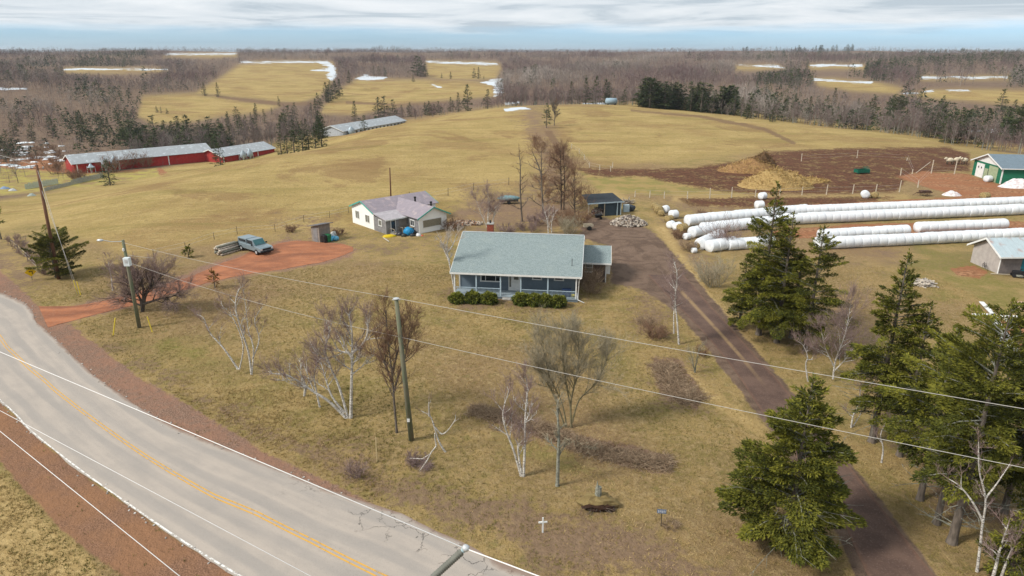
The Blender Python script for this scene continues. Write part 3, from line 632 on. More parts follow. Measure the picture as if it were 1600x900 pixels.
# ---------------------------------------------------------------- bare trees
def grow(segs, p, d, L_, r_, lvl, rs, up=.12, curl=.30, ratio=.55, kids=6, ang=.75, minr=.006):
    """one branch of three joints, then its own twigs"""
    n = 3 if lvl > 0 else 2; pts = [p]; dd = d
    for i in range(n):
        dd = dd+np.array([rs.gauss(0, curl*.5), rs.gauss(0, curl*.5), up+rs.gauss(0, curl*.35)]); dd = dd/np.linalg.norm(dd)
        q = pts[-1]+dd*L_/n; a_ = r_*(1-.8*i/n); b_ = r_*(1-.8*(i+1)/n)
        segs.append((*pts[-1], *q, max(a_, minr), max(b_, minr*.8), lvl)); pts.append(q)
    if lvl <= 0: return
    for k in range(kids):
        s = rs.uniform(.2, 1)*n; i = min(int(s), n-1); f_ = s-i; b_ = pts[i]*(1-f_)+pts[i+1]*f_
        v = np.array([rs.gauss(0, 1) for _ in range(3)]); v = v-dd*np.dot(v, dd); v /= np.linalg.norm(v)+1e-6
        nd_ = dd*math.cos(ang)+v*math.sin(ang)*rs.uniform(.7, 1.2); nd_[2] += up; nd_ /= np.linalg.norm(nd_)
        grow(segs, b_, nd_, L_*ratio*rs.uniform(.65, 1.25), r_*.45, lvl-1, rs, up, curl, ratio, kids if lvl > 1 else kids, ang, minr)
def px_pt(base, X, Y, dy=0.):
    r = rays(X, Y); t = (base[1]+dy)/r[1]; return np.array([r[0]*t, r[1]*t, CAMH+r[2]*t])
def bare_tree(*a, **k):
    if k.get('group') in ('birches on the front lawn', 'bare trees on the front lawn', 'birches among the evergreens') and k.get('lvl', 2) == 2:
        k['nb'] = int(k.get('nb', 10)*1.3); k['kids'] = k.get('kids', 6)+2; k['thick'] = min(k.get('thick', .028), .017); k['minr'] = k.get('minr', .006)*.66
    return bare_tree_(*a, **k)
def bare_tree_(name, seed, base_px, stems, label, cat='bare tree', group=None, bark=None, twig=None, r0=.09, nb=10, blen=1.5, lvl=2, kids=6, start=.35, up=.12, ang=.8, minr=.006, low=0, thick=.028, curl=.3, ratio=.55, deep=.5):
    """stems: pixel polylines in the plane through the base; branches grow from them in depth as well"""
    rs = random.Random(seed); B = G(*base_px); B0 = np.array(B); bark = bark or BIRCH; twig = twig or TW_PURPLE; big_, thin = [], []
    for si, st in enumerate(stems):
        dy = 0.; P = []; tgt = rs.uniform(-deep, deep)*1.2 if si else 0
        for i, (x, y) in enumerate(st):
            P.append(px_pt(B0, x, y, tgt*i/max(1, len(st)-1)))
        if si == 0 or abs(st[0][1]-base_px[1]) < 4: P[0][2] -= .12
        P = np.array(P); Q = [np.array(v) for v in catmull([Vector(q) for q in P], 4)]
        ln_ = np.linalg.norm(P[-1]-P[0]); sc_ = r0*(1 if si == 0 else rs.uniform(.6, .95)); n = len(Q)-1
        rad = [sc_*(1-.82*(i/n))+.008 for i in range(n+1)]; rad[0] *= 1.2
        for i in range(n): big_.append((*Q[i], *Q[i+1], rad[i], rad[i+1], 9))
        m = max(2, int(nb*(ln_/6)**.6)) if si == 0 else max(2, int(nb*.8*(ln_/6)**.6))
        for k in range(m):
            s = start+(1-start)*((k+rs.random())/m); s = min(s, .999); i = int(s*n); f_ = s*n-i; p = Q[i]*(1-f_)+Q[i+1]*f_
            d_ = Q[i+1]-Q[i]; d_ /= np.linalg.norm(d_); v = np.array([rs.gauss(0, 1) for _ in range(3)]); v -= d_*np.dot(v, d_); v /= np.linalg.norm(v)
            a_ = ang*rs.uniform(.6, 1.25); nd_ = d_*math.cos(a_)+v*math.sin(a_)
            out = []; grow(out, p, nd_, blen*rs.uniform(.6, 1.3)*(1.25-.6*s), rad[i]*.5+.004, lvl, rs, up, curl, ratio, kids, .7, minr)
            for g_ in out: (big_ if g_[6] > thick else thin).append(g_)
        out = []; grow(out, Q[-1], (Q[-1]-Q[-2])/np.linalg.norm(Q[-1]-Q[-2]), blen*.6, rad[-1], lvl, rs, up, curl, ratio, kids, .6, minr); thin += out
    root = empty(name, B, 0, label, cat, group)
    bs = np.array(big_)[:, :8]; ts = np.array(thin)[:, :8]
    bs[:, :3] -= B0; bs[:, 3:6] -= B0; ts[:, :3] -= B0; ts[:, 3:6] -= B0
    V1, F1 = prisms(bs, 7); npmesh('trunk', V1, [F1], bark, parent=root, smooth=True)
    V2, F2 = prisms(ts, 3); rr = np.random.RandomState(seed).rand(len(ts)); npmesh('twigs', V2, [F2], twig, attrs=dict(rnd=np.repeat(rr, 6)), parent=root)
    return root
def bush(name, seed, px, w, h, label, n=22, twig=None, cat='bush', group=None, lvl=2, kids=6, minr=.006, up=.10, wide=.9, loc=None, blen=None):
    B = loc or G(*px); rs = random.Random(seed); segs = []
    for k in range(n):
        ph = rs.uniform(0, 6.28); q = rs.random()**.5*w*.25; p = np.array([math.cos(ph)*q, math.sin(ph)*q, -.05])
        d_ = np.array([math.cos(ph)*wide*rs.random(), math.sin(ph)*wide*rs.random(), rs.uniform(.5, 1.1)]); d_ /= np.linalg.norm(d_)
        grow(segs, p, d_, h*rs.uniform(.6, 1.0), .018+.006*h, lvl, rs, up, .35, .5, kids, .8, minr)
    s_ = np.array(segs)[:, :8]; V2, F2 = prisms(s_, 3); rr = np.random.RandomState(seed).rand(len(s_))
    o = npmesh(name, V2, [F2], twig or TW_BROWN, attrs=dict(rnd=np.repeat(rr, 6))); o.location = B
    return tag(o, label, cat, group)

# ---- conifers by the driveway and the right hand yard (large, each its own)
GRP = 'evergreens lining the driveway'
def con_px(seed, X, Y, topY, rpx, label, leaf=None, name='pine_tree', **kw):
    B = G(X, Y); h = hgt(B, topY); dist = math.hypot(B[1], CAMH*.7); r = rpx*math.sqrt(B[0]**2*0+B[1]**2+ (CAMH*.6)**2)/FPX
    kw.setdefault('size', .8); kw['size'] *= .88; return conifer_tree(name, seed, B, h, r, label, GRP, leaf, **kw)
con_px(11, 1228, 858, 590, 122, 'big bushy pine on the left verge of the dark driveway, its foliage over the tarmac', dens=1.9, base=.11, per=8, whorl=.44, shape='spruce', rough_=.36, deadlow=36, gap=.06, size=.85)
con_px(12, 1185, 523, 285, 72, 'tallest layered spruce nearest the white bales, left of the pair beyond the driveway', dens=1.7, base=.14, per=6, whorl=.5, deadlow=20, rough_=.34, shape='spruce', droop=.3, gap=.1)
con_px(13, 1258, 548, 352, 70, 'bushy spruce standing just right of the tallest one beside the driveway', dens=1.7, base=.15, per=6, whorl=.5, deadlow=16, rough_=.34, gap=.1)
con_px(14, 1213, 535, 330, 60, 'slimmer spruce squeezed between the two layered ones beside the driveway', dens=1.7, base=.18, per=6, whorl=.5, deadlow=12, rough_=.35, gap=.1)
con_px(15, 1362, 690, 392, 80, 'wide spruce rising in the middle of the evergreen row right of the driveway', dens=1.8, base=.2, per=7, whorl=.5, deadlow=30, rough_=.36, shape='spruce', gap=.1)
con_px(16, 1437, 780, 520, 70, 'spruce with a bare grey lower trunk in front of the widest one', dens=1.8, base=.28, per=6, whorl=.5, deadlow=26, rough_=.4, shape='pine')
con_px(17, 1487, 848, 470, 78, 'tall spruce with a pale trunk near the concrete walkway', dens=1.8, base=.28, per=6, whorl=.5, deadlow=30, rough_=.45, shape='pine')
con_px(18, 1568, 800, 535, 80, 'yellowish spruce against the right edge of the photo beside the walkway', dens=1.8, base=.22, per=6, whorl=.5, deadlow=20, rough_=.36, shape='pine')
con_px(19, 1463, 818, 560, 58, 'thin trunked spruce squeezed behind the pale trunked one', dens=1.2, base=.3, per=5, whorl=.45, deadlow=16, rough_=.4, shape='pine')
con_px(20, 1575, 905, 800, 62, 'low young pine in the bottom right corner of the photo', dens=1.4, base=.08, per=6, whorl=.3, rough_=.35, size=.8)
con_px(22, 1310, 560, 470, 30, 'short ragged spruce between the driveway pair and the widest one', dens=.9, base=.25, per=4, whorl=.5, deadlow=6)
con_px(23, 1405, 712, 470, 70, 'darker spruce filling the gap behind the bare trunked one', dens=1.6, base=.2, per=6, whorl=.5, deadlow=8, rough_=.4, shape='spruce')
con_px(24, 1530, 760, 500, 80, 'bushy spruce between the pale trunked one and the right edge', dens=1.6, base=.2, per=6, whorl=.5, deadlow=8, rough_=.4, shape='spruce')
con_px(25, 1155, 512, 400, 34, 'short bushy spruce on the left flank of the tallest one', dens=1.6, base=.08, per=6, whorl=.45, rough_=.4)
con_px(26, 1235, 528, 400, 60, 'low broad spruce filling the gap between the driveway pair', dens=1.6, base=.12, per=6, whorl=.45, rough_=.4)
tr = con_px(21, 88, 434, 366, 44, 'squat windswept pine with level branches behind the leaning brown pole', dens=1.5, base=.1, per=7, whorl=.4, shape='pine', rough_=.45, droop=.05, gap=.1); tr['group'] = 'lone evergreens out in the fields'
def far_px(seed, X, Y, topY, rpx, label, **kw):
    B = G(X, Y); h = hgt(B, topY); r = rpx*B[1]/FPX
    return conifer_tree('pine_tree', seed, B, h, r, label, 'lone evergreens out in the fields', size=1.5, **kw)
far_px(31, 1398, 204, 150, 17, 'lone dark pine on the crest of the right hand field', dens=.8, base=.2, whorl=.7, per=5, shape='pine', leaf=SPRUCE_LEAF)
far_px(32, 1600, 224, 164, 32, 'broad dark pine behind the green barn at the edge of the photo', dens=.8, base=.12, whorl=.7, per=6, shape='pine', leaf=SPRUCE_LEAF)
far_px(33, 854, 200, 162, 10, 'small dark pine at the top of the hedgerow between the two hay fields', dens=.8, base=.2, whorl=.6, per=5, leaf=SPRUCE_LEAF)
far_px(34, 2, 374, 318, 9, 'green topped pine with bare trunk cut by the left edge of the photo', dens=1.0, base=.5, whorl=.5, per=5, shape='pine')
far_px(35, 336, 450, 427, 10, 'small rusty topped pine beside the red clay lane', dens=.9, base=.35, whorl=.3, per=5, shape='pine', leaf=RUST_LEAF)
far_px(36, 295, 402, 389, 8, 'knee high pine with a white bag at its foot beside the lane', dens=.9, base=.05, whorl=.3, per=6, shape='pine')

# ---- bare trees near the house and road
bare_tree('birch_tree', 41, (393,585), [[(393,585),(388,550),(376,512),(368,480),(372,455),(380,447)],[(393,585),(396,545),(388,515),(384,480),(380,452)],[(372,577),(350,545),(328,520),(318,497),(308,492)],[(374,577),(380,540),(366,500),(352,487),(345,470)],[(395,560),(405,530),(398,500),(412,478)]],
  'white birch clump with a branch reaching left, nearest the road bend', group='birches on the front lawn', nb=9, blen=1.25, lvl=2, kids=5, r0=.085, start=.3, thick=.014)
bare_tree('birch_tree', 42, (546,653), [[(548,652),(549,610),(550,560),(550,520),(545,490)],[(544,652),(530,605),(515,570),(508,545),(515,520),(508,500)],[(541,651),(515,628),(490,612),(465,595),(445,585),(425,584)],[(538,645),(518,618),(507,585),(500,560)],[(550,560),(545,552),(530,548),(522,535)],[(551,550),(565,540),(575,520),(574,500)]],
  'large white birch with several forking trunks left of the middle utility pole', group='birches on the front lawn', nb=13, blen=1.7, lvl=2, kids=7, r0=.12, start=.35, thick=.014)
bare_tree('birch_tree', 43, (500,636), [[(500,636),(494,610),(491,585),(497,560),(490,545)]], 'short birch sapling just left of the large forking birch', group='birches on the front lawn', nb=9, blen=1.1, lvl=2, kids=5, r0=.07, start=.3, thick=.02)
bare_tree('birch_tree', 44, (475,619), [[(475,619),(476,600),(470,585),(462,570)],[(475,619),(480,602),(484,590)]], 'stubby birch stem with fine twigs at the left of the birch cluster', group='birches on the front lawn', nb=8, blen=1.1, lvl=2, kids=5, r0=.07, start=.3, thick=.02)
bare_tree('bare_tree', 45, (620,676), [[(620,676),(616,630),(612,580),(606,530),(603,485)],[(616,610),(625,580),(635,550),(640,520),(645,505)],[(614,600),(604,575),(594,550),(588,530)],[(613,585),(620,555),(628,525),(632,500)]],
  'dense brown leafless tree directly behind the middle utility pole', group='bare trees on the front lawn', bark=BARK, twig=TW_BROWN, nb=17, blen=1.6, lvl=2, kids=7, r0=.085, start=.28, minr=.007)
bare_tree('birch_tree', 46, (697,706), [[(697,706),(686,690),(678,665),(672,650),(658,642)],[(680,668),(690,678),(700,672),(711,656),(712,648)],[(671,650),(670,635),(670,628)]], 'small broken white birch leaning left beside the middle utility pole', group='birches on the front lawn', nb=4, blen=.7, lvl=1, kids=4, r0=.065, start=.4, thick=.012)
bare_tree('birch_tree', 47, (816,744), [[(818,744),(820,700),(821,650),(824,610),(822,590)],[(815,744),(803,705),(790,670),(786,645),(795,610)],[(816,742),(810,710),(808,690)]], 'slender pair of white birch trunks in front of the brush ditch', group='birches on the front lawn', nb=10, blen=1.3, lvl=2, kids=7, r0=.085, start=.35, thick=.014)
bare_tree('bare_tree', 48, (871,759), [[(871,759),(872,720),(873,680),(871,640),(873,625)]], 'grey lichened tree with short twiggy sprouts at the lower lawn', group='bare trees on the front lawn', bark=GREYBARK, twig=TW_GREY, nb=11, blen=.75, lvl=2, kids=5, r0=.12, start=.25)
bare_tree('willow_tree', 49, (890,668), [[(893,668),(892,630),(900,590),(905,550),(900,520)],[(886,668),(878,630),(860,590),(850,550),(848,525)],[(884,668),(866,620),(850,590),(838,565)],[(894,660),(905,625),(930,600),(945,570),(950,550)],[(892,640),(885,600),(880,560),(878,525)]],
  'wide greyish green leafless willow in the middle of the front lawn', cat='willow', group='bare trees on the front lawn', bark=WILLOWB, twig=TW_GREY, nb=21, blen=1.8, lvl=2, kids=9, r0=.07, start=.3, minr=.0055, ang=.65, thick=.03)
bare_tree('birch_tree', 50, (1061,538), [[(1061,538),(1058,500),(1055,470),(1058,430),(1052,405)],[(1053,521),(1053,490),(1056,460),(1048,430)]], 'thin white birch on the left verge of the dark driveway', group='birches on the front lawn', nb=11, blen=1.2, lvl=2, kids=6, r0=.085, start=.3, thick=.018)
bare_tree('bare_tree', 51, (1086,582), [[(1086,582),(1088,565),(1092,545)],[(1086,582),(1082,562),(1078,550)]], 'tiny bare tree between the brush mound and the driveway', group='bare trees on the front lawn', bark=GREYBARK, twig=TW_GREY, nb=9, blen=.8, lvl=2, kids=5, r0=.05, start=.2)
bare_tree('apple_tree', 52, (222,487), [[(222,487),(220,470),(212,455),(200,440),(192,432)],[(223,487),(228,462),(240,445),(252,432),(262,425)],[(222,480),(224,455),(220,435),(215,420)],[(224,475),(250,467),(272,462),(282,455)],[(222,478),(203,470),(190,462)]],
  'wide spreading bare apple tree behind the green transformer pole', cat='apple tree', group='bare trees on the front lawn', bark=BARKD, twig=TW_PURPLE, nb=20, blen=2.0, lvl=2, kids=9, r0=.14, start=.2, up=.03, minr=.009)
bare_tree('birch_tree', 53, (176,454), [[(176,454),(174,435),(171,420),(169,408)]], 'thin spotted birch left of the green transformer pole', group='birches on the front lawn', nb=9, blen=1.2, lvl=2, kids=6, r0=.07, start=.3, thick=.02)
bare_tree('birch_tree', 54, (711,456), [[(711,456),(706,430),(701,405),(698,385),(703,365)],[(702,408),(694,390),(688,375)],[(699,395),(708,382),(713,365)]], 'white birch against the left end of the blue grey house', group='birches on the front lawn', nb=7, blen=1.2, lvl=2, kids=5, r0=.12, start=.4, thick=.02, twig=TW_WHITE)
bare_tree('birch_tree', 55, (768,362), [[(766,362),(762,340),(765,320),(762,302)],[(768,362),(772,335),(780,315)],[(765,362),(752,335),(744,312)]], 'leafless birch with purplish twigs behind the chimney', group='birches on the front lawn', nb=10, blen=2.0, lvl=2, kids=7, r0=.10, start=.3, minr=.01, thick=.02)
bare_tree('dead_tree', 56, (816,346), [[(816,346),(813,300),(813,260),(811,236)]], 'bare straight dead tree left of the row behind the house', group='bare trees behind the house', bark=BARK, twig=TW_BROWN, nb=14, blen=1.6, lvl=1, kids=6, r0=.14, start=.12, minr=.012, ang=1.2, cat='dead tree')
bare_tree('dead_tree', 57, (849,336), [[(849,336),(847,300),(846,265),(846,235)],[(846,275),(840,255),(831,236)]], 'gaunt dead tree with a forked side limb in the row behind the house', group='bare trees behind the house', bark=BARK, twig=TW_BROWN, nb=14, blen=1.8, lvl=1, kids=6, r0=.15, start=.15, minr=.012, ang=1.2, cat='dead tree')
bare_tree('larch_tree', 58, (877,328), [[(877,328),(877,290),(876,255),(875,232)],[(881,328),(882,285),(881,250),(880,238)]], 'tall dark brown larch in the row behind the house', group='bare trees behind the house', bark=BARKD, twig=TW_BROWN, nb=34, blen=2.0, lvl=2, kids=7, r0=.13, start=.1, minr=.008, ang=1.2, cat='larch')
bare_tree('larch_tree', 59, (898,338), [[(898,338),(898,310),(897,285),(898,270)]], 'shorter orange brown larch next to the firewood shed', group='bare trees behind the house', bark=BARKD, twig=TW_ORANGE, nb=28, blen=2.1, lvl=2, kids=7, r0=.11, start=.1, minr=.008, ang=1.1, cat='larch')
bare_tree('bare_tree', 60, (866,196), [[(866,196),(867,180),(868,168)]], 'small bare tree beside the dark pine at the top of the hedgerow', group='bare trees behind the house', bark=BARK, twig=TW_BROWN, nb=14, blen=3, lvl=2, kids=6, r0=.15, start=.2, minr=.03)
bare_tree('birch_tree', 61, (1263,596), [[(1263,596),(1259,570),(1262,558),(1255,540),(1246,533)],[(1262,562),(1270,562)]], 'leaning young birch at the driveway edge under the evergreens', group='birches among the evergreens', nb=7, blen=1.0, lvl=2, kids=5, r0=.06, start=.4, twig=TW_PURPLE)
bare_tree('birch_tree', 62, (1302,596), [[(1302,590),(1305,565),(1318,530),(1325,500),(1330,470)],[(1303,572),(1290,545),(1284,520)],[(1303,580),(1322,560),(1340,535)]], 'slim birch in a purplish thicket between the evergreens', group='birches among the evergreens', nb=15, blen=1.9, lvl=2, kids=8, r0=.06, start=.2, twig=TW_PURPLE)
bare_tree('birch_tree', 63, (1527,893), [[(1527,893),(1532,850),(1535,820),(1540,780),(1530,735),(1529,690)],[(1536,815),(1520,785),(1500,760),(1482,748)],[(1540,778),(1558,755),(1578,725)]], 'forked white birch in front of the evergreens at bottom right', group='birches among the evergreens', nb=6, blen=1.1, lvl=2, kids=4, r0=.07, start=.4, thick=.02)
bare_tree('birch_tree', 64, (1548,915), [[(1548,915),(1556,885),(1562,860),(1575,820)],[(1560,915),(1572,880),(1585,850)]], 'pair of pale birch stems beside the low young pine', group='birches among the evergreens', nb=7, blen=1.0, lvl=2, kids=5, r0=.09, start=.4, thick=.02)
bare_tree('birch_tree', 65, (1378,738), [[(1378,720),(1380,700),(1376,680),(1384,660)]], 'short pale birch stem between the driveway and the wide spruce', group='birches among the evergreens', nb=6, blen=.8, lvl=2, kids=4, r0=.05, start=.4)
bare_tree('birch_tree', 66, (1330,668), [[(1330,668),(1333,650),(1340,635),(1345,610)],[(1330,668),(1340,655),(1350,635)]], 'small twin birch stems at the foot of the wide spruce', group='birches among the evergreens', nb=7, blen=.9, lvl=2, kids=5, r0=.06, start=.3)
bare_tree('birch_tree', 67, (857,364), [[(857,364),(855,345),(851,330)],[(862,366),(862,348),(865,332)]], 'white stemmed birch sapling rising behind the house roof', group='birches among the evergreens', nb=8, blen=1.5, lvl=1, kids=6, r0=.09, start=.2, twig=TW_WHITE, minr=.012)
# bushes
bush('bush', 71, (1113,447), 3.2, 3.0, 'round olive brown bush right of the dark driveway', 30, TW_GREY, lvl=2, kids=6, minr=.009)
bush('bush', 72, (1022,528), 2.2, 1.3, 'dark brown bramble bush left of the thin driveway birch', 34, TW_BROWN, wide=1.5, minr=.008)
bush('bush', 73, (1008,508), 1.8, 1.0, 'low greyish bramble behind the dark brown one', 22, TW_DRY, wide=1.5, minr=.008)
bush('bush', 74, (1098,556), 1.4, 1.0, 'small bare shrub close to the driveway verge', 16, TW_BROWN)
bush('bush', 75, (890,366), 3.0, 2.2, 'greenish brown bush behind the right end of the roof', 30, TW_GREY, minr=.011)
bush('bush', 76, (918,450), 2.6, 2.4, 'leafless lilac bush against the right gable of the house', 34, TW_DRY, minr=.008)
bush('bush', 77, (925,458), 2.4, 1.2, 'pale dry shrub at the corner of the house extension', 26, TW_DRY, wide=1.4, minr=.008)
bush('bush', 78, (706,358), 3.4, 1.6, 'dark leafless thicket beside the white house gable', 24, TW_BROWN, wide=1.3, minr=.012)
for i, (x, y, w, h, tw) in enumerate([(1130,385,4,3.4,TW_PURPLE),(1100,345,2.5,1.5,TW_BROWN),(1060,372,2.0,1.1,TW_BROWN),(1075,392,2.4,1.3,TW_DRY)]):
    bush('bush', 80+i, (x, y), w, h, ['tall purplish thicket in front of the first white bales','low brown scrub at the end of the bale rows','low scrub tangled around the loose bales','dry pale scrub on the bank beside the parking area'][i], 26, tw, minr=.011, wide=1.1)
for i, (x, y, h, tw) in enumerate([(836,352,1.6,TW_PURPLE),(856,345,2.0,TW_PURPLE),(826,362,1.3,TW_PURPLE),(905,350,2.2,TW_ORANGE),(915,322,3.0,TW_ORANGE),(880,352,2.4,TW_ORANGE),(862,318,2.6,TW_ORANGE),(790,365,1.3,TW_PURPLE),(845,238,3.4,TW_ORANGE),(838,225,2.5,TW_ORANGE),(862,262,2.8,TW_ORANGE),(850,290,2.6,TW_ORANGE),(870,245,2.6,TW_ORANGE)]):
    bush('bush', 90+i, (x, y), 3.5, h, 'leafless scrub of the tangled hedgerow behind the house', 20, tw, minr=.014, wide=1.1, group='hedgerow scrub behind the house')
for i, (x, y, h) in enumerate([(30,388,1.3),(46,400,1.4),(60,412,1.2),(22,378,1.2),(74,428,1.0)]):
    bush('bush', 110+i, (x, y), 2.5, h, 'low purplish scrub along the field edge by the yellow sign', 18, TW_PURPLE, minr=.011, wide=1.2, group='scrub along the left field edge')
for i, (x, y, h) in enumerate([(125,284,3.0),(118,280,2.4),(178,270,5),(205,263,4.5),(228,262,4),(300,248,3),(85,272,4)]):
    bush('bush', 120+i, (x, y), 4, h, 'bare grey bush along the fence in front of the long red barn', 20, TW_BROWN, minr=.02, wide=.9, group='bare bushes in front of the red barn')
B = G(540, 362); 
bush('bush', 130, (530,367), 1.5, .9, 'dark low shrub right of the little outhouse', 22, TW_BROWN, minr=.012, wide=1.2)
bush('bush', 131, (455,362), 1.5, .9, 'heap of brown brush between van and outhouse', 22, TW_BROWN, minr=.012, wide=1.4)
bush('bush', 132, (648,722), 1.6, .6, 'purplish brush around the fallen birch branch', 30, TW_PURPLE, wide=1.6, minr=.006)
bush('bush', 133, (560,742), 1.6, .9, 'small purple roadside shrub', 18, TW_PURPLE, wide=1.2, minr=.006)
bush('bush', 134, (1048,822), 1.3, .45, 'small heap of pale pruned sticks behind the number sign', 60, TW_DRY, wide=2.2, minr=.008, lvl=1, kids=4, up=-.02)
# ================================================================ mid distance and far woods
PIX_FIELDS = [np.array(p, float) for p in FIELDS]
def in_fields(px, py):
    r = np.zeros(np.shape(px), bool)
    for p in PIX_FIELDS: r |= sdist(np.atleast_1d(np.asarray(px, float)), np.atleast_1d(np.asarray(py, float)), p).reshape(r.shape) > -.6
    return r
CR_K = [azX(k) for k in (-500,0,95,200,335,400,435,510,635,790,950,1150,1350,1600,2100)]
CR_D = [200,190,240,258,272,285,285,325,350,350,370,328,292,240,240]
def crest_d(a_): return np.interp(a_, CR_K, CR_D)
MIDV = []
for i, (h, r, shp) in enumerate([(10, 2.1, 'spruce'), (9, 2.5, 'spruce'), (9, 2.7, 'pine'), (11, 2.0, 'spruce'), (8, 2.3, 'pine')]):
    root = conifer_tree('spruce_tree', 200+i, (0, 0, -500), h, r, 'dark evergreen', 'x', leaf=SPRUCE_LEAF, size=1.9, dens=.62, whorl=.62, per=6, base=.06, cat='spruce'); MIDV.append(root)
mid_used = set(); mrs = random.Random(77)
def mid_conifer(p, h, label, group, w=1.):
    k = mrs.randrange(5); b = MIDV[k]; hh = (10, 9, 9, 11, 8)[k]; s = h/hh; loc = (p[0], p[1], p[2]-.2)
    sw = s*w*mrs.uniform(1.05, 1.4)
    if k not in mid_used:
        mid_used.add(k); b.location = loc; b.scale = (sw, sw, s); b['label'] = label; b['group'] = group or 'evergreens'; b.rotation_euler = (0, 0, mrs.uniform(0, 6))
        return b
    return copy_tree(b, loc, mrs.uniform(0, 6), (sw, sw, s), label, group)
def cluster(x0, x1, d0, d1, n, h0, h1, label, group, w=1.):
    for _ in range(n): mid_conifer(PD(mrs.uniform(x0, x1), mrs.uniform(d0, d1)), mrs.uniform(h0, h1), label, group, w)
cluster(188, 345, 262, 340, 50, 4.5, 10, 'dark evergreen in the clump behind the long red barn', 'evergreens behind the long red barn', 1.5)
cluster(350, 432, 300, 420, 14, 5, 9, 'dark evergreen in the valley behind the shorter red barn', 'evergreens behind the shorter red barn')
cluster(432, 508, 290, 420, 22, 6, 10.5, 'dark evergreen in the valley left of the white barn', 'evergreens left of the white barn')
for x in (431, 441, 452, 466, 476, 487, 497): mid_conifer(PD(x, 222+mrs.uniform(-2, 3)), mrs.uniform(4.8, 7.5), 'round dark evergreen on the field edge right of the shorter red barn', 'evergreens on the field edge', 1.3)
for x, top in [(553,158),(590,152),(600,151),(613,156),(627,164),(640,160),(648,171),(664,160),(670,158),(678,163),(685,158),(704,152),(716,145),(731,132),(762,140)]:
    p = PD(x, mrs.uniform(372, 395)); mid_conifer(p, max(4, hgt(p, top)), 'evergreen in the row between the white barn and the field crest', 'evergreens beyond the white barn')
for x, y, top in [(320,150,129),(341,151,129),(245,176,165),(252,177,166),(261,178,169),(497,170,145),(510,160,129),(517,158,127),(524,155,126),(531,150,124),(514,160,133),(546,130,110),(436,166,150),(425,180,168),(584,118,103),(592,118,104),(602,119,106),(652,118,88),(657,120,90),(665,120,100),(690,122,114),(704,123,112),(741,122,107),(748,123,105),(756,124,118),(646,128,118)]:
    p = G(x, y); mid_conifer(p, hgt(p, top), 'single dark evergreen on the far fields', 'evergreens on the far fields')
cluster(1003, 1150, 340, 366, 52, 9.5, 13.5, 'dark evergreen in the dense stand beyond the right hand field', 'dense evergreen stand beyond the field', 1.55)
for x, top in [(893,128),(915,122),(931,119),(946,124),(951,128),(960,148),(975,140),(905,150),(968,150)]:
    p = PD(x, mrs.uniform(368, 400)); mid_conifer(p, max(3, hgt(p, top)), 'evergreen near the tiny blue tank on the field crest', 'evergreens by the blue tank')
cluster(1160, 1620, 300, 420, 40, 5, 11.5, 'evergreen in the mixed wood behind the right hand field', 'evergreens in the right hand wood')
for x in (1160, 1170, 1198, 1206, 1218, 1228, 1452, 1461, 1470, 1478, 1488, 1498, 1508, 1520, 1535, 1550):
    mid_conifer(PD(x, float(crest_d(azX(x)))+mrs.uniform(4, 30)), mrs.uniform(8, 12), 'evergreen at the near edge of the right hand wood', 'evergreens at the wood edge')
cluster(-20, 190, 285, 430, 16, 5, 9, 'dark evergreen in the scrubby valley at the far left', 'evergreens in the left valley')
for x, y_, dd, top, lb in ((568, 0, 283, 180, 'small dark evergreen in front of the white barn'), (163, 0, 178, 250, 'small dark evergreen before the silos of the long red barn'), (339, 0, 212, 224, 'dark evergreen between the two red barns')):
    p = PYD(x, dd, 0); p.z = float(zf(p.x, p.y)); mid_conifer(p, max(3., hgt(p, top)), lb, None, 1.2)
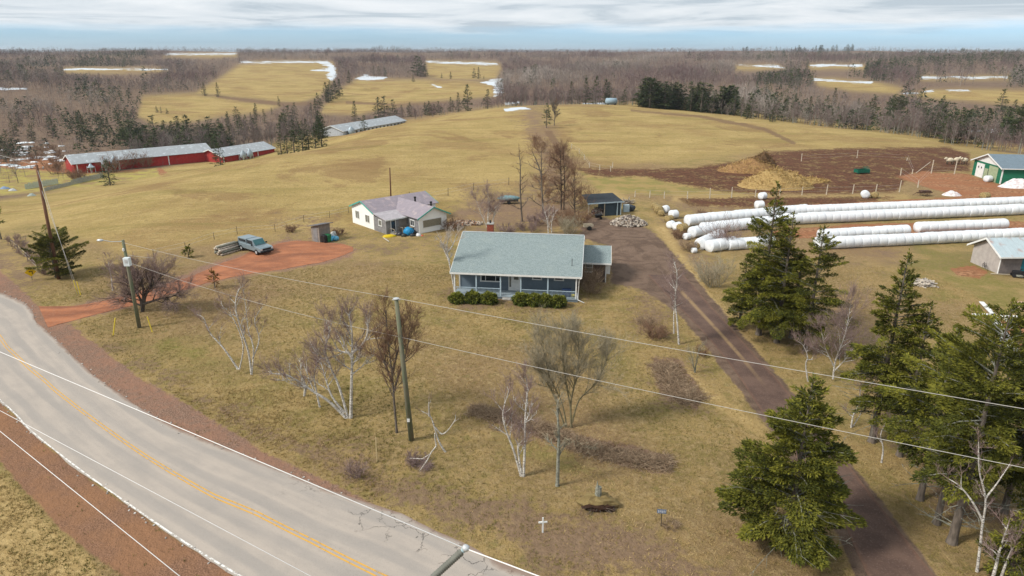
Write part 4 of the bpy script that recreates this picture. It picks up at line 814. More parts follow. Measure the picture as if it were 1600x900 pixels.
# ---- bare woods: slivers of twig and trunk, denser and finer close by
def wood(name, seed, trees, spiky, mat, nper, size):
    """trees: rows x y z h r tone"""
    rs = np.random.RandomState(seed); T = np.asarray(trees); n = len(T); K = nper
    t = rs.rand(n, K); ph = rs.rand(n, K)*6.283
    if spiky: rad = (1-t)*T[:, 4:5]*np.sqrt(rs.uniform(.2, 1, (n, K))); zc = T[:, 3:4]*(.06+.92*t)
    else:
        q = np.sqrt(rs.rand(n, K)); rad = T[:, 4:5]*q*np.sqrt(np.clip(1-(2*t-.95)**2, .05, 1)); zc = T[:, 3:4]*(.22+.72*t)
    C = np.stack([T[:, 0:1]+rad*np.cos(ph), T[:, 1:2]+rad*np.sin(ph), T[:, 2:3]+zc], -1)
    if spiky: D_ = np.stack([np.cos(ph)*.9, np.sin(ph)*.9, rs.uniform(-.6, .5, (n, K))], -1); Ln = T[:, 4:5]*rs.uniform(.5, .8, (n, K)); Wd = Ln*.30
    else: D_ = np.stack([np.cos(ph)*.35, np.sin(ph)*.35, rs.uniform(.5, 1, (n, K))], -1)+rs.randn(n, K, 3)*.25; Ln = T[:, 3:4]*rs.uniform(.16, .32, (n, K)); Wd = Ln*size
    D_ /= np.linalg.norm(D_, axis=-1, keepdims=True); sd_ = np.cross(D_, rs.randn(n, K, 3)); sd_ /= np.linalg.norm(sd_, axis=-1, keepdims=True)+1e-9
    P = np.stack([C-sd_*Wd[..., None]*.6, C+D_*Ln[..., None], C+sd_*Wd[..., None]*.6], 2).reshape(-1, 3)
    rn = np.repeat(np.clip(T[:, 5:6]+rs.randn(n, K)*.10+(.18*(t-.5)), 0, 1).reshape(-1), 3)
    F = np.arange(len(P)).reshape(-1, 3)
    if not spiky:   # pale trunks
        b = T[:, :3]; a_ = rs.rand(n)*6.28; w_ = .010*T[:, 3]+.02; o_ = np.stack([np.cos(a_)*w_, np.sin(a_)*w_, 0*w_], 1); o2 = np.stack([-np.sin(a_)*w_, np.cos(a_)*w_, 0*w_], 1)
        top = b+np.stack([rs.randn(n)*.3, rs.randn(n)*.3, T[:, 3]*.85], 1); P2 = np.stack([b+o_, b-o_, top, b+o2, b-o2, top], 1).reshape(-1, 3)
        F = np.concatenate([F, np.arange(len(P2)).reshape(-1, 3)+len(P)]); P = np.concatenate([P, P2]); rn = np.concatenate([rn, np.repeat(np.where(rs.rand(n) < .35, .97, .6), 6)])
    return npmesh(name, P, [F], mat, attrs=dict(rnd=rn))
t = NT('bare_wood_twigs'); cr_ = t.new('ShaderNodeValToRGB'); t.link(t.attr('rnd'), cr_.inputs[0]); e_ = cr_.color_ramp.elements
e_[0].position = 0; e_[0].color = (.115,.085,.090,1); e_[1].position = 1; e_[1].color = (.42,.37,.33,1)
for p_, c_ in ((.3, (.150,.096,.094)), (.5, (.168,.132,.124)), (.7, (.215,.182,.160)), (.85, (.27,.235,.205))): q = cr_.color_ramp.elements.new(p_); q.color = (*c_, 1)
t.color(cr_.outputs[0]); t.rough(.95); t.b.inputs['Specular IOR Level'].default_value = .05; WOODM = t.m
FARLEAF = foliage_mat('distant_needles', (.018,.030,.018), (.038,.056,.026), (.085,.095,.035))
rs = np.random.RandomState(5)
def band(n, dlo, dhi, x0=-120, x1=1720, pw=1.0):
    a_ = rs.uniform(azX(x0), azX(x1), n); u = rs.rand(n)**pw; d = np.exp(np.log(dlo)+u*(np.log(dhi)-np.log(dlo))); return a_, d
def forest_rows(a_, d, h0, h1, conif_mask_fn=None):
    cd = crest_d(a_); ok = d > cd+3
    x = d*np.sin(a_); y = d*np.cos(a_); z = zf(x, y); h = rs.uniform(h0, h1, len(x))*(.62+.65*np.sin(a_*31+d*.01)**2*np.cos(a_*17-d*.006)**2+.15*rs.rand(len(x)))
    px, py = toPix(x, y, z); _, p5 = toPix(x, y, z+h*.55); _, p9 = toPix(x, y, z+h*.92)
    ok &= ~in_fields(px, py); ok &= ~in_fields(px, p5); ok &= ~in_fields(px, p9)
    # open left valley bottom: fewer trees
    h = np.where((px < 345) & (d < 420), h*.72, h)
    left = (px < 200) & (d < 420); ok &= ~(left & (rs.rand(len(x)) < .55))
    yard_ = (px > -50) & (px < 110) & (d < 232); ok &= ~yard_
    lowf = (px > 335) & (px < 500) & (d < 560) & (rs.rand(len(x)) < .5); ok &= ~lowf
    return x, y, z-.2, h, px, py, ok
def tone_of(x, y): return .46+.24*np.sin(x*.013+y*.004+1.6*np.sin(y*.006))*np.sin(y*.012+x*.003)+.16*np.sin(x*.031-y*.011+2)
def conprob(px, d):
    p = np.full(px.shape, .035); p = np.where((px > 1180), .27, p); p = np.where((px > 1350) & (d > 420), .30, p); p = np.where((px < 230), .34, p); p = np.where((px < 120) & (d > 600), .16, p)
    return np.clip(p*(1+1.6*np.sin(px*.021+d*.012)*np.sin(d*.019+px*.007)), 0, 1)
dec, con = {0: [], 1: [], 2: []}, []
for lvl, (n, dlo, dhi, h0, h1, rr0, rr1) in enumerate([(11500, 200, 620, 5.0, 9.0, 1.5, 2.7), (17000, 600, 1400, 8, 12, 2.8, 4.6), (15000, 1350, 3300, 9, 12.5, 4.5, 9)]):
    a_, d = band(n, dlo, dhi); x, y, z, h, px, py, ok = forest_rows(a_, d, h0, h1); r_ = rs.uniform(rr0, rr1, n)
    ic = rs.rand(n) < conprob(px, d); tn = np.clip(tone_of(x, y)+rs.randn(n)*.09, 0, 1)
    rows = np.stack([x, y, z, h, r_, tn], 1)
    dec[lvl] = rows[ok & ~ic]
    cc = rows[ok & ic & (d > 295)]; cc[:, 4] = np.clip(cc[:, 3]*.24, 1.6, 4); cc[:, 5] = np.clip(.45+rs.randn(len(cc))*.15, 0, 1); con.append(cc)
G3 = 'woodland beyond the fields'
o = wood('near_woodland', 1, dec[0], False, WOODM, 46, .040); tag(o, 'leafless grey brown woodland just beyond the hay fields', 'woodland', kind='stuff')
o = wood('middle_woodland', 2, dec[1], False, WOODM, 26, .07); tag(o, 'leafless purplish woodland on the rising far slopes', 'woodland', kind='stuff')
o = wood('horizon_woodland', 3, dec[2], False, WOODM, 14, .13); tag(o, 'hazy leafless woodland up to the horizon', 'woodland', kind='stuff')
o = wood('evergreen_woodland', 4, np.concatenate(con), True, FARLEAF, 44, .3); tag(o, 'distant evergreens scattered through the leafless woods', 'woodland', kind='stuff')
# dark line of trees on the skyline at right
for k in range(26):
    x = mrs.choice([mrs.uniform(1219, 1252), mrs.uniform(1256, 1290), mrs.uniform(1294, 1322), mrs.uniform(1152, 1166)]); p = PD(x, mrs.uniform(2150, 2400)); mid_conifer(p, mrs.uniform(13, 21), 'evergreen on the skyline at the right', 'evergreens on the skyline', 1.4)
# individual bare trees at the near edge of the woods
EDGE = []
for i in range(4):
    segs = []; r2 = random.Random(300+i)
    for q in range(5): segs.append((0, 0, q*1.5-.3*(q == 0), r2.uniform(-.1, .1)*0, 0, (q+1)*1.5, .13*(1-q*.18), .13*(.82-q*.18), 5))
    for q in range(30):
        zz_ = r2.uniform(1.5, 7.4); ph = r2.uniform(0, 6.28); grow(segs, np.array([0, 0, zz_]), np.array([math.cos(ph)*.7, math.sin(ph)*.7, .75]), r2.uniform(1.4, 2.6)*(1.1-zz_/14), .035, 1, r2, .12, .3, .55, 7, .7, .022)
    s_ = np.array(segs)[:, :8]; root = empty('bare_tree', (0, 0, -500), 0, 'bare tree', 'bare tree', 'x'); V2, F2 = prisms(s_[:5], 5); npmesh('trunk', V2, [F2], GREYBARK, parent=root)
    V2, F2 = prisms(s_[5:], 3); npmesh('twigs', V2, [F2], WOODM, attrs=dict(rnd=np.repeat(np.random.RandomState(i).uniform(.25, .8, len(s_)-5), 6)), parent=root); EDGE.append(root)
used = set()
for k in range(210):
    x = mrs.choice([mrs.uniform(790, 1003), mrs.uniform(790, 900), mrs.uniform(1150, 1620), mrs.uniform(1150, 1620), mrs.uniform(345, 510), mrs.uniform(560, 790), mrs.uniform(190, 345)])
    dd = float(crest_d(azX(x)))+mrs.uniform(0, 24); p = PD(x, dd); px, py = toPix(*[np.array([v]) for v in p]); _, pt_ = toPix(np.array([p[0]]), np.array([p[1]]), np.array([p[2]+8.]))
    if in_fields(px, py)[0] or in_fields(px, pt_)[0]: continue
    i = k % 4; s = mrs.uniform(.75, 1.25)*(.55 if x < 100 else 1); lb = ('bare tree at the near edge of the wood behind the right hand field' if x > 1003 else 'bare tree in the purplish belt beyond the hedgerow' if x > 790 else 'bare tree in the valley beyond the long field crest'); gp_ = 'bare trees at the wood edge'
    if i not in used: used.add(i); b = EDGE[i]; b.location = p; b.scale = (s, s, s); b['label'] = lb; b['group'] = gp_
    else: copy_tree(EDGE[i], p, mrs.uniform(0, 6), s, lb, gp_)
# ================================================================ buildings
WHITE = paint('white_trim', (.74,.74,.72), .6, .12, 2)
VINYL = lined('white_vinyl_siding', (.82,.82,.79), (.66,.67,.66), .11, 2, .12, .6, .05, .004)
SHINGLE = NT('blue_grey_roof_shingles'); t = SHINGLE; tcn = t.new('ShaderNodeTexCoord'); bk = t.new('ShaderNodeTexBrick'); mp = t.new('ShaderNodeMapping'); t.link(tcn.outputs['Object'], mp.inputs[0])
t.link(mp.outputs[0], bk.inputs['Vector']); bk.inputs['Scale'].default_value = 1; bk.inputs['Brick Width'].default_value = .30; bk.inputs['Row Height'].default_value = .145; bk.inputs['Mortar Size'].default_value = .010; bk.offset = .5
bk.inputs['Color1'].default_value = (.140,.185,.185,1); bk.inputs['Color2'].default_value = (.215,.265,.265,1); bk.inputs['Mortar'].default_value = (.11,.14,.155,1)
col = t.mix(t.step(t.noise(9, 4, .8), .42, .62), bk.outputs[0], (.285,.33,.325)); col = t.mix(t.math('MULTIPLY', t.step(t.noise(3.2, 5, .75), .5, .7), .5), col, (.16,.21,.23)); col = t.mix(t.math('MULTIPLY', t.step(t.noise(.5, 4), .5, .72), .35), col, (.27,.31,.29)); t.color(col); t.rough(.95); t.bump(bk.outputs['Fac'], .5, .01); SHINGLE = t.m
BLUESID = lined('blue_grey_siding', (.150,.195,.235), (.085,.11,.14), .13, 2, .15, .75, .15, .008)
PORCHG = paint('grey_porch_boards', (.30,.36,.40), .7, .2, 3, stretch=(.3, 3, 1))
PALEBLUE = paint('pale_blue_paint', (.42,.52,.58), .7, .15, 4)
GLASS = paint('window_glass', (.03,.035,.04), .12, .1, 1); GLASS.node_tree.nodes['Principled BSDF'].inputs['Specular IOR Level'].default_value = .6
CURT = paint('curtained_glass', (.20,.20,.17), .3, .4, 3)
BRICK = paint('red_chimney_brick', (.28,.07,.04), .9, .4, 9)
CONC = paint('grey_concrete', (.40,.385,.36), .9, .25, 2.5, bump=.3)
SHAKE = lined('brown_cedar_shakes', (.15,.105,.085), (.06,.045,.04), .17, 2, .12, .9, .35, .012)
DARKM = paint('black_plastic', (.02,.02,.022), .5, .2, 4)
ALU = paint('aluminium', (.55,.57,.58), .4, .15, 4, metal=.3)

def window(parent, x0, x1, z0, z1, y, face, fr=.07, mull=(), glass=None, trim=None, name='window', cross=()):
    """a window on a wall plane; face '-y','+y','-x','+x' in the parent's frame; y is the plane coordinate"""
    trim = trim or WHITE; glass = glass or GLASS
    ax = 'y' if 'y' in face else 'x'; sg = -1 if face[0] == '-' else 1
    def B(mb, a0, a1, c0, c1, d0, d1):
        lo_, hi = sorted((y+sg*d0, y+sg*d1))
        if ax == 'y': mb.box(a0, a1, lo_, hi, c0, c1)
        else: mb.box(lo_, hi, a0, a1, c0, c1)
    f_ = MB(); B(f_, x0-fr, x1+fr, z1, z1+fr, -.02, .05); B(f_, x0-fr-.03, x1+fr+.03, z0-fr, z0, -.02, .07); B(f_, x0-fr, x0, z0, z1, -.02, .05); B(f_, x1, x1+fr, z0, z1, -.02, .05)
    for q in mull: B(f_, x0+(x1-x0)*q-.03, x0+(x1-x0)*q+.03, z0, z1, -.01, .042)
    for q in cross: B(f_, x0, x1, z0+(z1-z0)*q-.02, z0+(z1-z0)*q+.02, -.012, .038)
    o = f_.build(name, trim, parent)
    g_ = MB(); B(g_, x0, x1, z0, z1, -.015, .015); g_.build('pane', glass, o); return o
def roof_panel(mb, p, t=.12): mb.slab(p, t)
# ---- the blue grey house
H = GZ(703, 425, 3.0); ang = R(-7.1)
house = empty('bungalow', (H.x, H.y, 0), ang, 'long blue grey bungalow with shingled roof and open front porch', 'house')
x1, xr = 13.85, 13.35
w = MB(); w.box(.55, 13.3, 2.1, 12.3, .45, 2.98); w.box(.6, 13.25, 2.15, 12.25, -.3, .45)
w.add([(.55, 2.1, 2.98), (.55, 12.3, 2.98), (.55, 7.4, 5.3), (.75, 2.1, 2.98), (.75, 12.3, 2.98), (.75, 7.4, 5.3)], [(0, 2, 1), (3, 4, 5), (0, 3, 5, 2), (1, 2, 5, 4)])
w.add([(13.1, 2.1, 2.98), (13.1, 12.3, 2.98), (13.1, 7.4, 5.3), (13.3, 2.1, 2.98), (13.3, 12.3, 2.98), (13.3, 7.4, 5.3)], [(0, 2, 1), (3, 4, 5), (0, 3, 5, 2), (1, 2, 5, 4)])
w.build('wall', BLUESID, house)
# the shingle texture must lie along the slope: each slope is its own mesh turned to the pitch
def slope(parent, x0, x1_, ya, za, yb, zb, mat, t=.10, name='roof'):
    ln_ = math.hypot(yb-ya, zb-za); a_ = math.atan2(zb-za, yb-ya); mb = MB(); mb.box(0, x1_-x0, 0, ln_, -t, 0); o = mb.build(name, mat, parent); o.location = (x0, ya, za); o.rotation_euler = (a_, 0, 0); return o
rf = slope(house, 0, x1, 0, 3.0, 7.42, 5.5, SHINGLE)
rb = slope(house, x1, 0, 13.1, 3.45, 7.42, 5.5, SHINGLE) if False else None
mb = MB(); mb.slab([(x1, 7.42, 5.497), (0, 7.42, 5.497), (0, 13.1, 3.4), (x1, 13.1, 3.4)], .10, n=Vector((0, .34, .94))); mb.build('roof', SHINGLE, house)
mb = MB(); mb.box(-.02, x1+.02, -.03, .0, 2.80, 2.985); 
for xx in (-.035, x1): mb.slab([(xx, -.02, 3.0), (xx+.035, -.02, 3.0), (xx+.035, 7.42, 5.5), (xx, 7.42, 5.5)], .20, n=Vector((0, 0, 1))); mb.slab([(xx, 13.12, 3.38), (xx, 7.42, 5.5), (xx+.035, 7.42, 5.5), (xx+.035, 13.12, 3.38)], .20, n=Vector((0, 0, 1)))
mb.build('fascia', WHITE, house)
mb = MB(); mb.box(0.02, x1-.02, 7.30, 7.54, 5.47, 5.545); mb.build('ridge_cap', paint('ridge_shingles', (.42,.46,.47), .9, .2, 5), house)
mb = MB(); mb.box(.03, x1-.03, .05, 2.08, 2.74, 2.79); mb.build('porch_ceiling', WHITE, house)
d = MB(); d.box(.3, 13.55, .15, 2.09, .38, .50); d.build('porch_floor', PORCHG, house)
d = MB(); d.box(.36, 5.5, .19, .23, -.1, .375); d.box(7.5, 13.5, .19, .23, -.1, .375); d.build('porch_skirt', BLUESID, house)
for px_ in (.42, 2.75, 5.35, 7.5, 10.35, 13.3): mb = MB(); mb.box(px_-.065, px_+.065, .18, .31, .50, 2.74); mb.build('post', WHITE if px_ in (.42, 13.3) else PALEBLUE, house)
for a_, b_ in ((.49, 2.68), (2.82, 5.28), (7.57, 10.28), (10.42, 13.23)):
    mb = MB(); mb.box(a_, b_, .21, .27, 1.25, 1.31); mb.box(a_, b_, .22, .26, .58, .62)
    k = a_+.06
    while k < b_: mb.box(k-.012, k+.012, .225, .255, .62, 1.25); k += .13
    mb.build('railing', PALEBLUE, house)
for i in range(3): mb = MB(); mb.box(5.55, 7.35, -.25-.28*i+.38, .14-.28*i+.0 if i else .145, .02, .38-.12*i) if i == 0 else mb.box(5.55, 7.35, -.15-.28*i+.28, .13-.28*(i-1)-.002, .0, .38-.12*i); mb.build('step', CONC, house)
mb = MB(); mb.box(5.95, 7.3, 2.06, 2.095, .5, 2.62); mb.build('door_surround', WHITE, house)
dr_ = MB(); dr_.box(6.4, 7.2, 2.035, 2.058, .52, 2.55); dob = dr_.build('door', WHITE, house)
mb = MB(); mb.box(6.55, 7.05, 2.015, 2.033, 1.75, 2.4); mb.build('pane', CURT, dob); mb = MB(); mb.box(6.06, 6.25, 2.04, 2.058, .9, 2.4); mb.build('side_light', CURT, house); mb = MB(); mb.box(6.44, 6.48, 1.99, 2.033, 1.45, 1.58); mb.build('handle', ALU, dob)
window(house, 3.0, 5.05, 1.5, 2.45, 2.1, '-y', .12, (.22, .76)); window(house, 8.65, 9.45, 1.92, 2.45, 2.1, '-y', .12); window(house, 11.0, 11.8, 1.92, 2.45, 2.1, '-y', .12)
for zz_ in (1,): mb = MB(); mb.box(.53, .66, 2.02, 2.095, .5, 2.74); mb.build('corner_trim', WHITE, house)
mb = MB(); mb.box(13.19, 13.32, 2.02, 2.095, .5, 2.74); mb.build('corner_trim', WHITE, house)
mb = MB(); mb.tube([(13.78, -.08, 2.82), (13.62, .12, 2.7), (13.5, .12, .75), (13.55, -.1, .5), (14.2, -.55, .38)], .045, 6); mb.build('downspout', WHITE, house, smooth=True)
ch = MB(); ch.box(2.75, 3.45, 7.75, 8.4, 4.6, 6.35); cho = ch.build('chimney', BRICK, house); mb = MB(); mb.box(2.70, 3.50, 7.70, 8.45, 6.35, 6.45); mb.build('cap', CONC, cho); mb = MB(); mb.lathe([(.1, 0), (.1, .3), (.08, .3), (.08, .05)], (3.1, 8.07, 6.45), 10); mb.build('flue', DARKM, cho)
mb = MB(); mb.tube([(12.75, 1.8, 3.6), (12.75, 1.8, 4.4)], .035, 6); mb.build('vent_pipe', DARKM, house)
# extension
ex = MB(); ex.box(13.32, 16.45, 7.15, 13.2, -.2, 2.55); ex.add([(16.28, 7.15, 2.55), (16.28, 13.2, 2.55), (16.28, 10.1, 3.5), (16.45, 7.15, 2.55), (16.45, 13.2, 2.55), (16.45, 10.1, 3.5)], [(0, 2, 1), (3, 4, 5), (0, 3, 5, 2), (1, 2, 5, 4)]); ex.build('extension_wall', SHAKE, house)
slope(house, 13.4, 16.95, 6.65, 2.55, 10.1, 3.66, SHINGLE); mb = MB(); mb.slab([(16.95, 10.1, 3.657), (13.4, 10.1, 3.657), (13.4, 13.7, 2.5), (16.95, 13.7, 2.5)], .10, n=Vector((0, .31, .95))); mb.build('roof', SHINGLE, house)
mb = MB(); mb.box(13.4, 16.98, 6.61, 6.645, 2.37, 2.55); mb.slab([(16.952, 6.62, 2.55), (16.99, 6.62, 2.55), (16.99, 10.1, 3.67), (16.952, 10.1, 3.67)], .2, n=Vector((0, 0, 1))); mb.build('fascia', WHITE, house)
window(house, 14.1, 14.85, 1.35, 2.3, 7.15, '-y', .08, (), CURT, cross=(.5,)); mb = MB(); mb.box(16.36, 16.48, 7.06, 7.145, -.1, 2.37); mb.build('corner_trim', WHITE, house)
mb = MB(); mb.box(16.46, 16.9, 7.3, 9.2, 1.1, 2.35); mb.build('side_box', WHITE, house)
# hedges and the cooler on the porch
def hedge(name, px, w_, d__, h, seed, label, group):
    B = GZ(*px, .0); rs = np.random.RandomState(seed); n = int(1500*w_*max(d__, .8)*h*.9)
    u = rs.randn(n, 3); u /= np.linalg.norm(u, axis=1)[:, None]; lump = 1+.24*np.sin(u[:, 0]*6+seed)*np.cos(u[:, 1]*5+u[:, 2]*4+seed*.7); rr = rs.uniform(.72, 1.03, n)*lump
    C = u*rr[:, None]*np.array([w_/2, d__/2, h*.52]); C[:, 2] += h*.5; k = C[:, 2] > .02; C = C[k]; D_ = u[k]+rs.randn(len(C), 3)*.6; D_ /= np.linalg.norm(D_, axis=1)[:, None]
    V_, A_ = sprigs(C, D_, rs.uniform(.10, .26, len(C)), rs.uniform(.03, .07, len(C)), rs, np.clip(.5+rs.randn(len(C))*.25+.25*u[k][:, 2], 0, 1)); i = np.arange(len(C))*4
    root = empty(name, B, ang, label, 'shrub', group); npmesh('foliage', V_, [np.concatenate([np.stack([i, i+1, i+2], 1), np.stack([i, i+2, i+3], 1)])], HEDGE_LEAF, attrs=dict(rnd=A_), parent=root)
    mb = MB(); rr_ = random.Random(seed)
    for q in range(7): ph = rr_.uniform(0, 6.28); mb.tube([(0, 0, -.05), (math.cos(ph)*w_*.2, math.sin(ph)*d__*.2, h*.4), (math.cos(ph)*w_*.32, math.sin(ph)*d__*.32, h*.7)], [.03, .02, .01], 5)
    mb.build('stems', BARKD, root); return root
for i, (x, y, w_, h, lb) in enumerate([(714,475,1.45,1.15,'leftmost of the three round shrubs before the porch'),(739,475,1.6,1.3,'middle one of the three round shrubs before the porch'),(764,476,1.7,1.25,'third round shrub, just left of the porch steps'),(814,478,1.6,1.3,'first shrub right of the porch steps, joined to the hedge'),(834,479,1.5,1.3,'second shrub of the hedge right of the porch steps'),(853,480,1.5,1.3,'third shrub of the hedge right of the porch steps'),(872,481,1.6,1.25,'last shrub of the hedge, nearest the right porch corner')]):
    hedge('round_shrub', (x, y), w_, 1.35, h, 400+i, lb, 'shrubs along the porch')
cl = MB(); cl.box(-.45, .45, -.25, .25, 0, .75); cl.box(-.49, .49, -.29, .29, .75, .85); q = house.matrix_basis @ Vector((12.3, .85, .5)); o = cl.build('storage_box', paint('dark_blue_plastic', (.02,.04,.10), .5, .2), None, loc=q, rz=ang, bevel=.03); tag(o, 'dark blue storage box on the right end of the porch', 'box')
mb = MB(); mb.lathe([(.14, 0), (.18, .32), (.2, .34), (.17, .34), (.13, .04)], (0, 0, 0), 12); q = house.matrix_basis @ Vector((13.0, .5, .5)); o = mb.build('flower_pot', paint('yellow_plastic', (.55,.45,.04), .5), None, loc=q, smooth=True); tag(o, 'yellow pot on the porch corner beside the blue box', 'pot')

# ---- the white L shaped mobile home
TEAL = paint('teal_green_trim', (.08,.36,.30), .6, .15)
MROOF = lined('mauve_metal_roof', (.285,.245,.275), (.20,.17,.19), .23, 1, .15, .5, .15, .01, stain=(.40,.32,.32)); MROOF2 = lined('mauve_metal_roof_wing', (.295,.255,.285), (.21,.18,.20), .23, 0, .15, .5, .15, .01, stain=(.42,.34,.33))
WEATH = lined('weathered_grey_boards', (.27,.26,.26), (.13,.125,.125), .16, 2, .12, .9, .3, .01)
WEATH2 = lined('brown_grey_boards', (.30,.26,.225), (.15,.13,.115), .16, 2, .12, .9, .3, .01)
wo = Vector((-24.4, 102.3, 0)); wa = R(-48.6)
wh = empty('mobile_home', wo, wa, 'white L shaped mobile home with teal trim and mauve metal roof', 'house')
def gable(mb, plane, a0, a1, zE, am, zR, axis='x', t=.12):
    p = [(a0, zE), (a1, zE), (am, zR)]
    A_ = [(plane, q[0], q[1]) if axis == 'x' else (q[0], plane, q[1]) for q in p]; B_ = [(plane+t, q[0], q[1]) if axis == 'x' else (q[0], plane+t, q[1]) for q in p]
    mb.add(A_+B_, [(0, 1, 2), (5, 4, 3), (0, 3, 4, 1), (1, 4, 5, 2), (2, 5, 3, 0)])
mb = MB(); mb.box(0, 6.4, 0, 11, .0, 2.85); gable(mb, 0, 0, 6.4, 2.85, 3.2, 3.95, 'y'); gable(mb, 10.88, 0, 6.4, 2.85, 3.2, 3.95, 'y'); mb.box(9.7, 12.7, 3.6, 8.5, 0, 2.65); mb.box(6.402, 9.698, 3.62, 8.48, 0, 2.65); gable(mb, 12.58, 3.6, 8.5, 2.65, 6.05, 3.75, 'x'); mb.build('wall', VINYL, wh)
mb = MB(); mb.slab([(-.25, -.3, 2.80), (3.2, -.3, 4.08), (3.2, 11.3, 4.08), (-.25, 11.3, 2.80)], .07, n=Vector((-.35, 0, .94))); mb.slab([(6.75, -.3, 2.76), (6.75, 11.3, 2.76), (3.2, 11.3, 4.08), (3.2, -.3, 4.08)], .07, n=Vector((.35, 0, .94))); mb.build('roof', MROOF, wh)
mb = MB(); mb.slab([(3.3, 3.15, 2.52), (13.1, 3.15, 2.52), (13.1, 6.05, 3.9), (3.3, 6.05, 3.9)], .07, n=Vector((0, -.4, .92))); mb.slab([(3.3, 8.95, 2.52), (3.3, 6.05, 3.9), (13.1, 6.05, 3.9), (13.1, 8.95, 2.52)], .07, n=Vector((0, .4, .92))); mb.build('wing_roof', MROOF2, wh)
mb = MB()
for y_ in (-.34, 11.3):
    mb.slab([(-.27, y_, 2.83), (-.27, y_+.04, 2.83), (3.2, y_+.04, 4.11), (3.2, y_, 4.11)], .2, n=Vector((0, 0, 1))); mb.slab([(6.77, y_, 2.79), (3.2, y_, 4.11), (3.2, y_+.04, 4.11), (6.77, y_+.04, 2.79)], .2, n=Vector((0, 0, 1)))
mb.slab([(13.1, 3.13, 2.54), (13.15, 3.13, 2.54), (13.15, 6.05, 3.93), (13.1, 6.05, 3.93)], .2, n=Vector((0, 0, 1))); mb.slab([(13.1, 8.97, 2.54), (13.1, 6.05, 3.93), (13.15, 6.05, 3.93), (13.15, 8.97, 2.54)], .2, n=Vector((0, 0, 1)))
mb.build('trim', TEAL, wh)
mb = MB(); mb.box(6.42, 9.8, -.05, 2.1, 0, 2.3); mb.build('porch_wall', WEATH, wh); mb = MB(); mb.box(6.42, 9.68, 2.102, 3.58, 0, 2.28); mb.build('porch_wall', WEATH2, wh); mb = MB(); mb.box(9.802, 12.6, 3.53, 3.595, 0, 2.5); mb.build('porch_wall', WEATH, wh)
mb = MB(); mb.slab([(6.3, -.3, 2.84), (6.3, 3.6, 2.84), (10.1, 3.6, 2.36), (10.1, -.3, 2.36)], .09, n=Vector((.13, 0, .99))); mb.build('porch_roof', paint('grey_porch_roof', (.40,.37,.39), .6, .2, 2), wh); mb = MB(); mb.box(10.1, 10.14, -.32, 3.4, 2.2, 2.38); mb.build('porch_fascia', WHITE, wh)
window(wh, 1.1, 2.1, 1.15, 2.25, 0, '-y', .06, (.5,), CURT); window(wh, 4.0, 5.1, 1.05, 2.1, 0, '-y', .06, (.5,), CURT); window(wh, 7.9, 8.6, 1.25, 2.0, -.05, '-y', .09, (), CURT); window(wh, 4.3, 7.5, .9+.1, 2.05, 12.7, '+x', .08, (), paint('blind_window', (.25,.23,.17), .4, .3, 4, stretch=(1, 5, 1))); window(wh, 10.7, 11.6, 1.2, 1.95, 3.53, '-y', .1, (.5,))
mb = MB(); mb.box(9.8, 9.83, .7, 1.55, .35, 2.15); do = mb.build('door', WHITE, wh); mb = MB(); mb.box(9.83, 9.85, .8, 1.45, .5, 2.05); mb.build('pane', GLASS, do)
mb = MB(); mb.box(9.85, 11.2, .4, 2.0, .28, .36)
for x_ in (9.95, 11.1):
    for y_ in (.48, 1.92): mb.box(x_-.04, x_+.04, y_-.04, y_+.04, 0, 1.1)
mb.box(9.95, 11.15, 1.89, 1.95, 1.05, 1.12); mb.box(9.95, 11.15, .45, .51, 1.05, 1.12); mb.build('stoop', paint('grey_deck_wood', (.33,.29,.24), .9, .3), wh)
for x_, y_ in ((5.9, 7.6), (10.4, 7.4)): mb = MB(); mb.lathe([(.14, 0), (.14, .75), (.2, .78), (.2, .95), (.05, 1.0)], (x_, y_, 3.1), 10); mb.build('stove_pipe', DARKM, wh)
# clutter at the porch of the mobile home
def lwh(x, y, z=0): return wo + Matrix.Rotation(wa, 3, 'Z') @ Vector((x, y, z))
mb = MB(); mb.blob((0, 0, .22), (1.0, .55, .3), 3, .12, 12); o = mb.build('wheelbarrow_tub', paint('yellow_tub', (.62,.45,.01), .5), None, True, lwh(11.1, -.4), .4); tag(o, 'yellow upturned tub in front of the white house porch', 'tub'); o.name = 'upturned_tub'
mb = MB(); mb.blob((0, 0, .65), (.75, .7, .7), 4, .14, 12); o = mb.build('tarp_bundle', paint('bright_blue_tarp', (.02,.25,.50), .5, .3, 5), None, True, lwh(12.1, 2.2)); tag(o, 'bright blue tarp bundle by the white house door', 'tarp')
for i, (x_, y_, r_, c_, lb) in enumerate([(11.5, 1.1, .5, (.03,.03,.035), 'black rubbish bag left of the blue tarp bundle'), (12.4, 1.2, .45, (.03,.035,.03), 'black rubbish bag in front of the blue tarp bundle'), (12.0, 3.0, .55, (.02,.02,.025), 'black rubbish bag behind the blue tarp bundle'), (13.1, 2.2, .42, (.03,.03,.03), 'black rubbish bag nearest the white gable'), (13.5, 2.9, .4, (.65,.65,.66), 'white bag against the corner of the white gable'), (13.9, 3.3, .25, (.5,.08,.05), 'small red bag at the white gable corner')]):
    mb = MB(); mb.blob((0, 0, r_*.7), (r_, r_*.85, r_*.8), 20+i, .2, 10); o = mb.build('rubbish_bag', paint('bag_%d' % i, c_, .4, .2), None, True, lwh(x_, y_)); tag(o, lb, 'bag')
mb = MB(); mb.tube([(0, 0, 0), (0, 0, 1.0)], .04, 6); mb.box(-.6, .6, -.35, .35, .95, 1.0); 
for x_ in (-.5, .5): mb.tube([(x_, -.3, 0), (x_, -.3, .95)], .03, 5); mb.tube([(x_, .3, 0), (x_, .3, .95)], .03, 5)
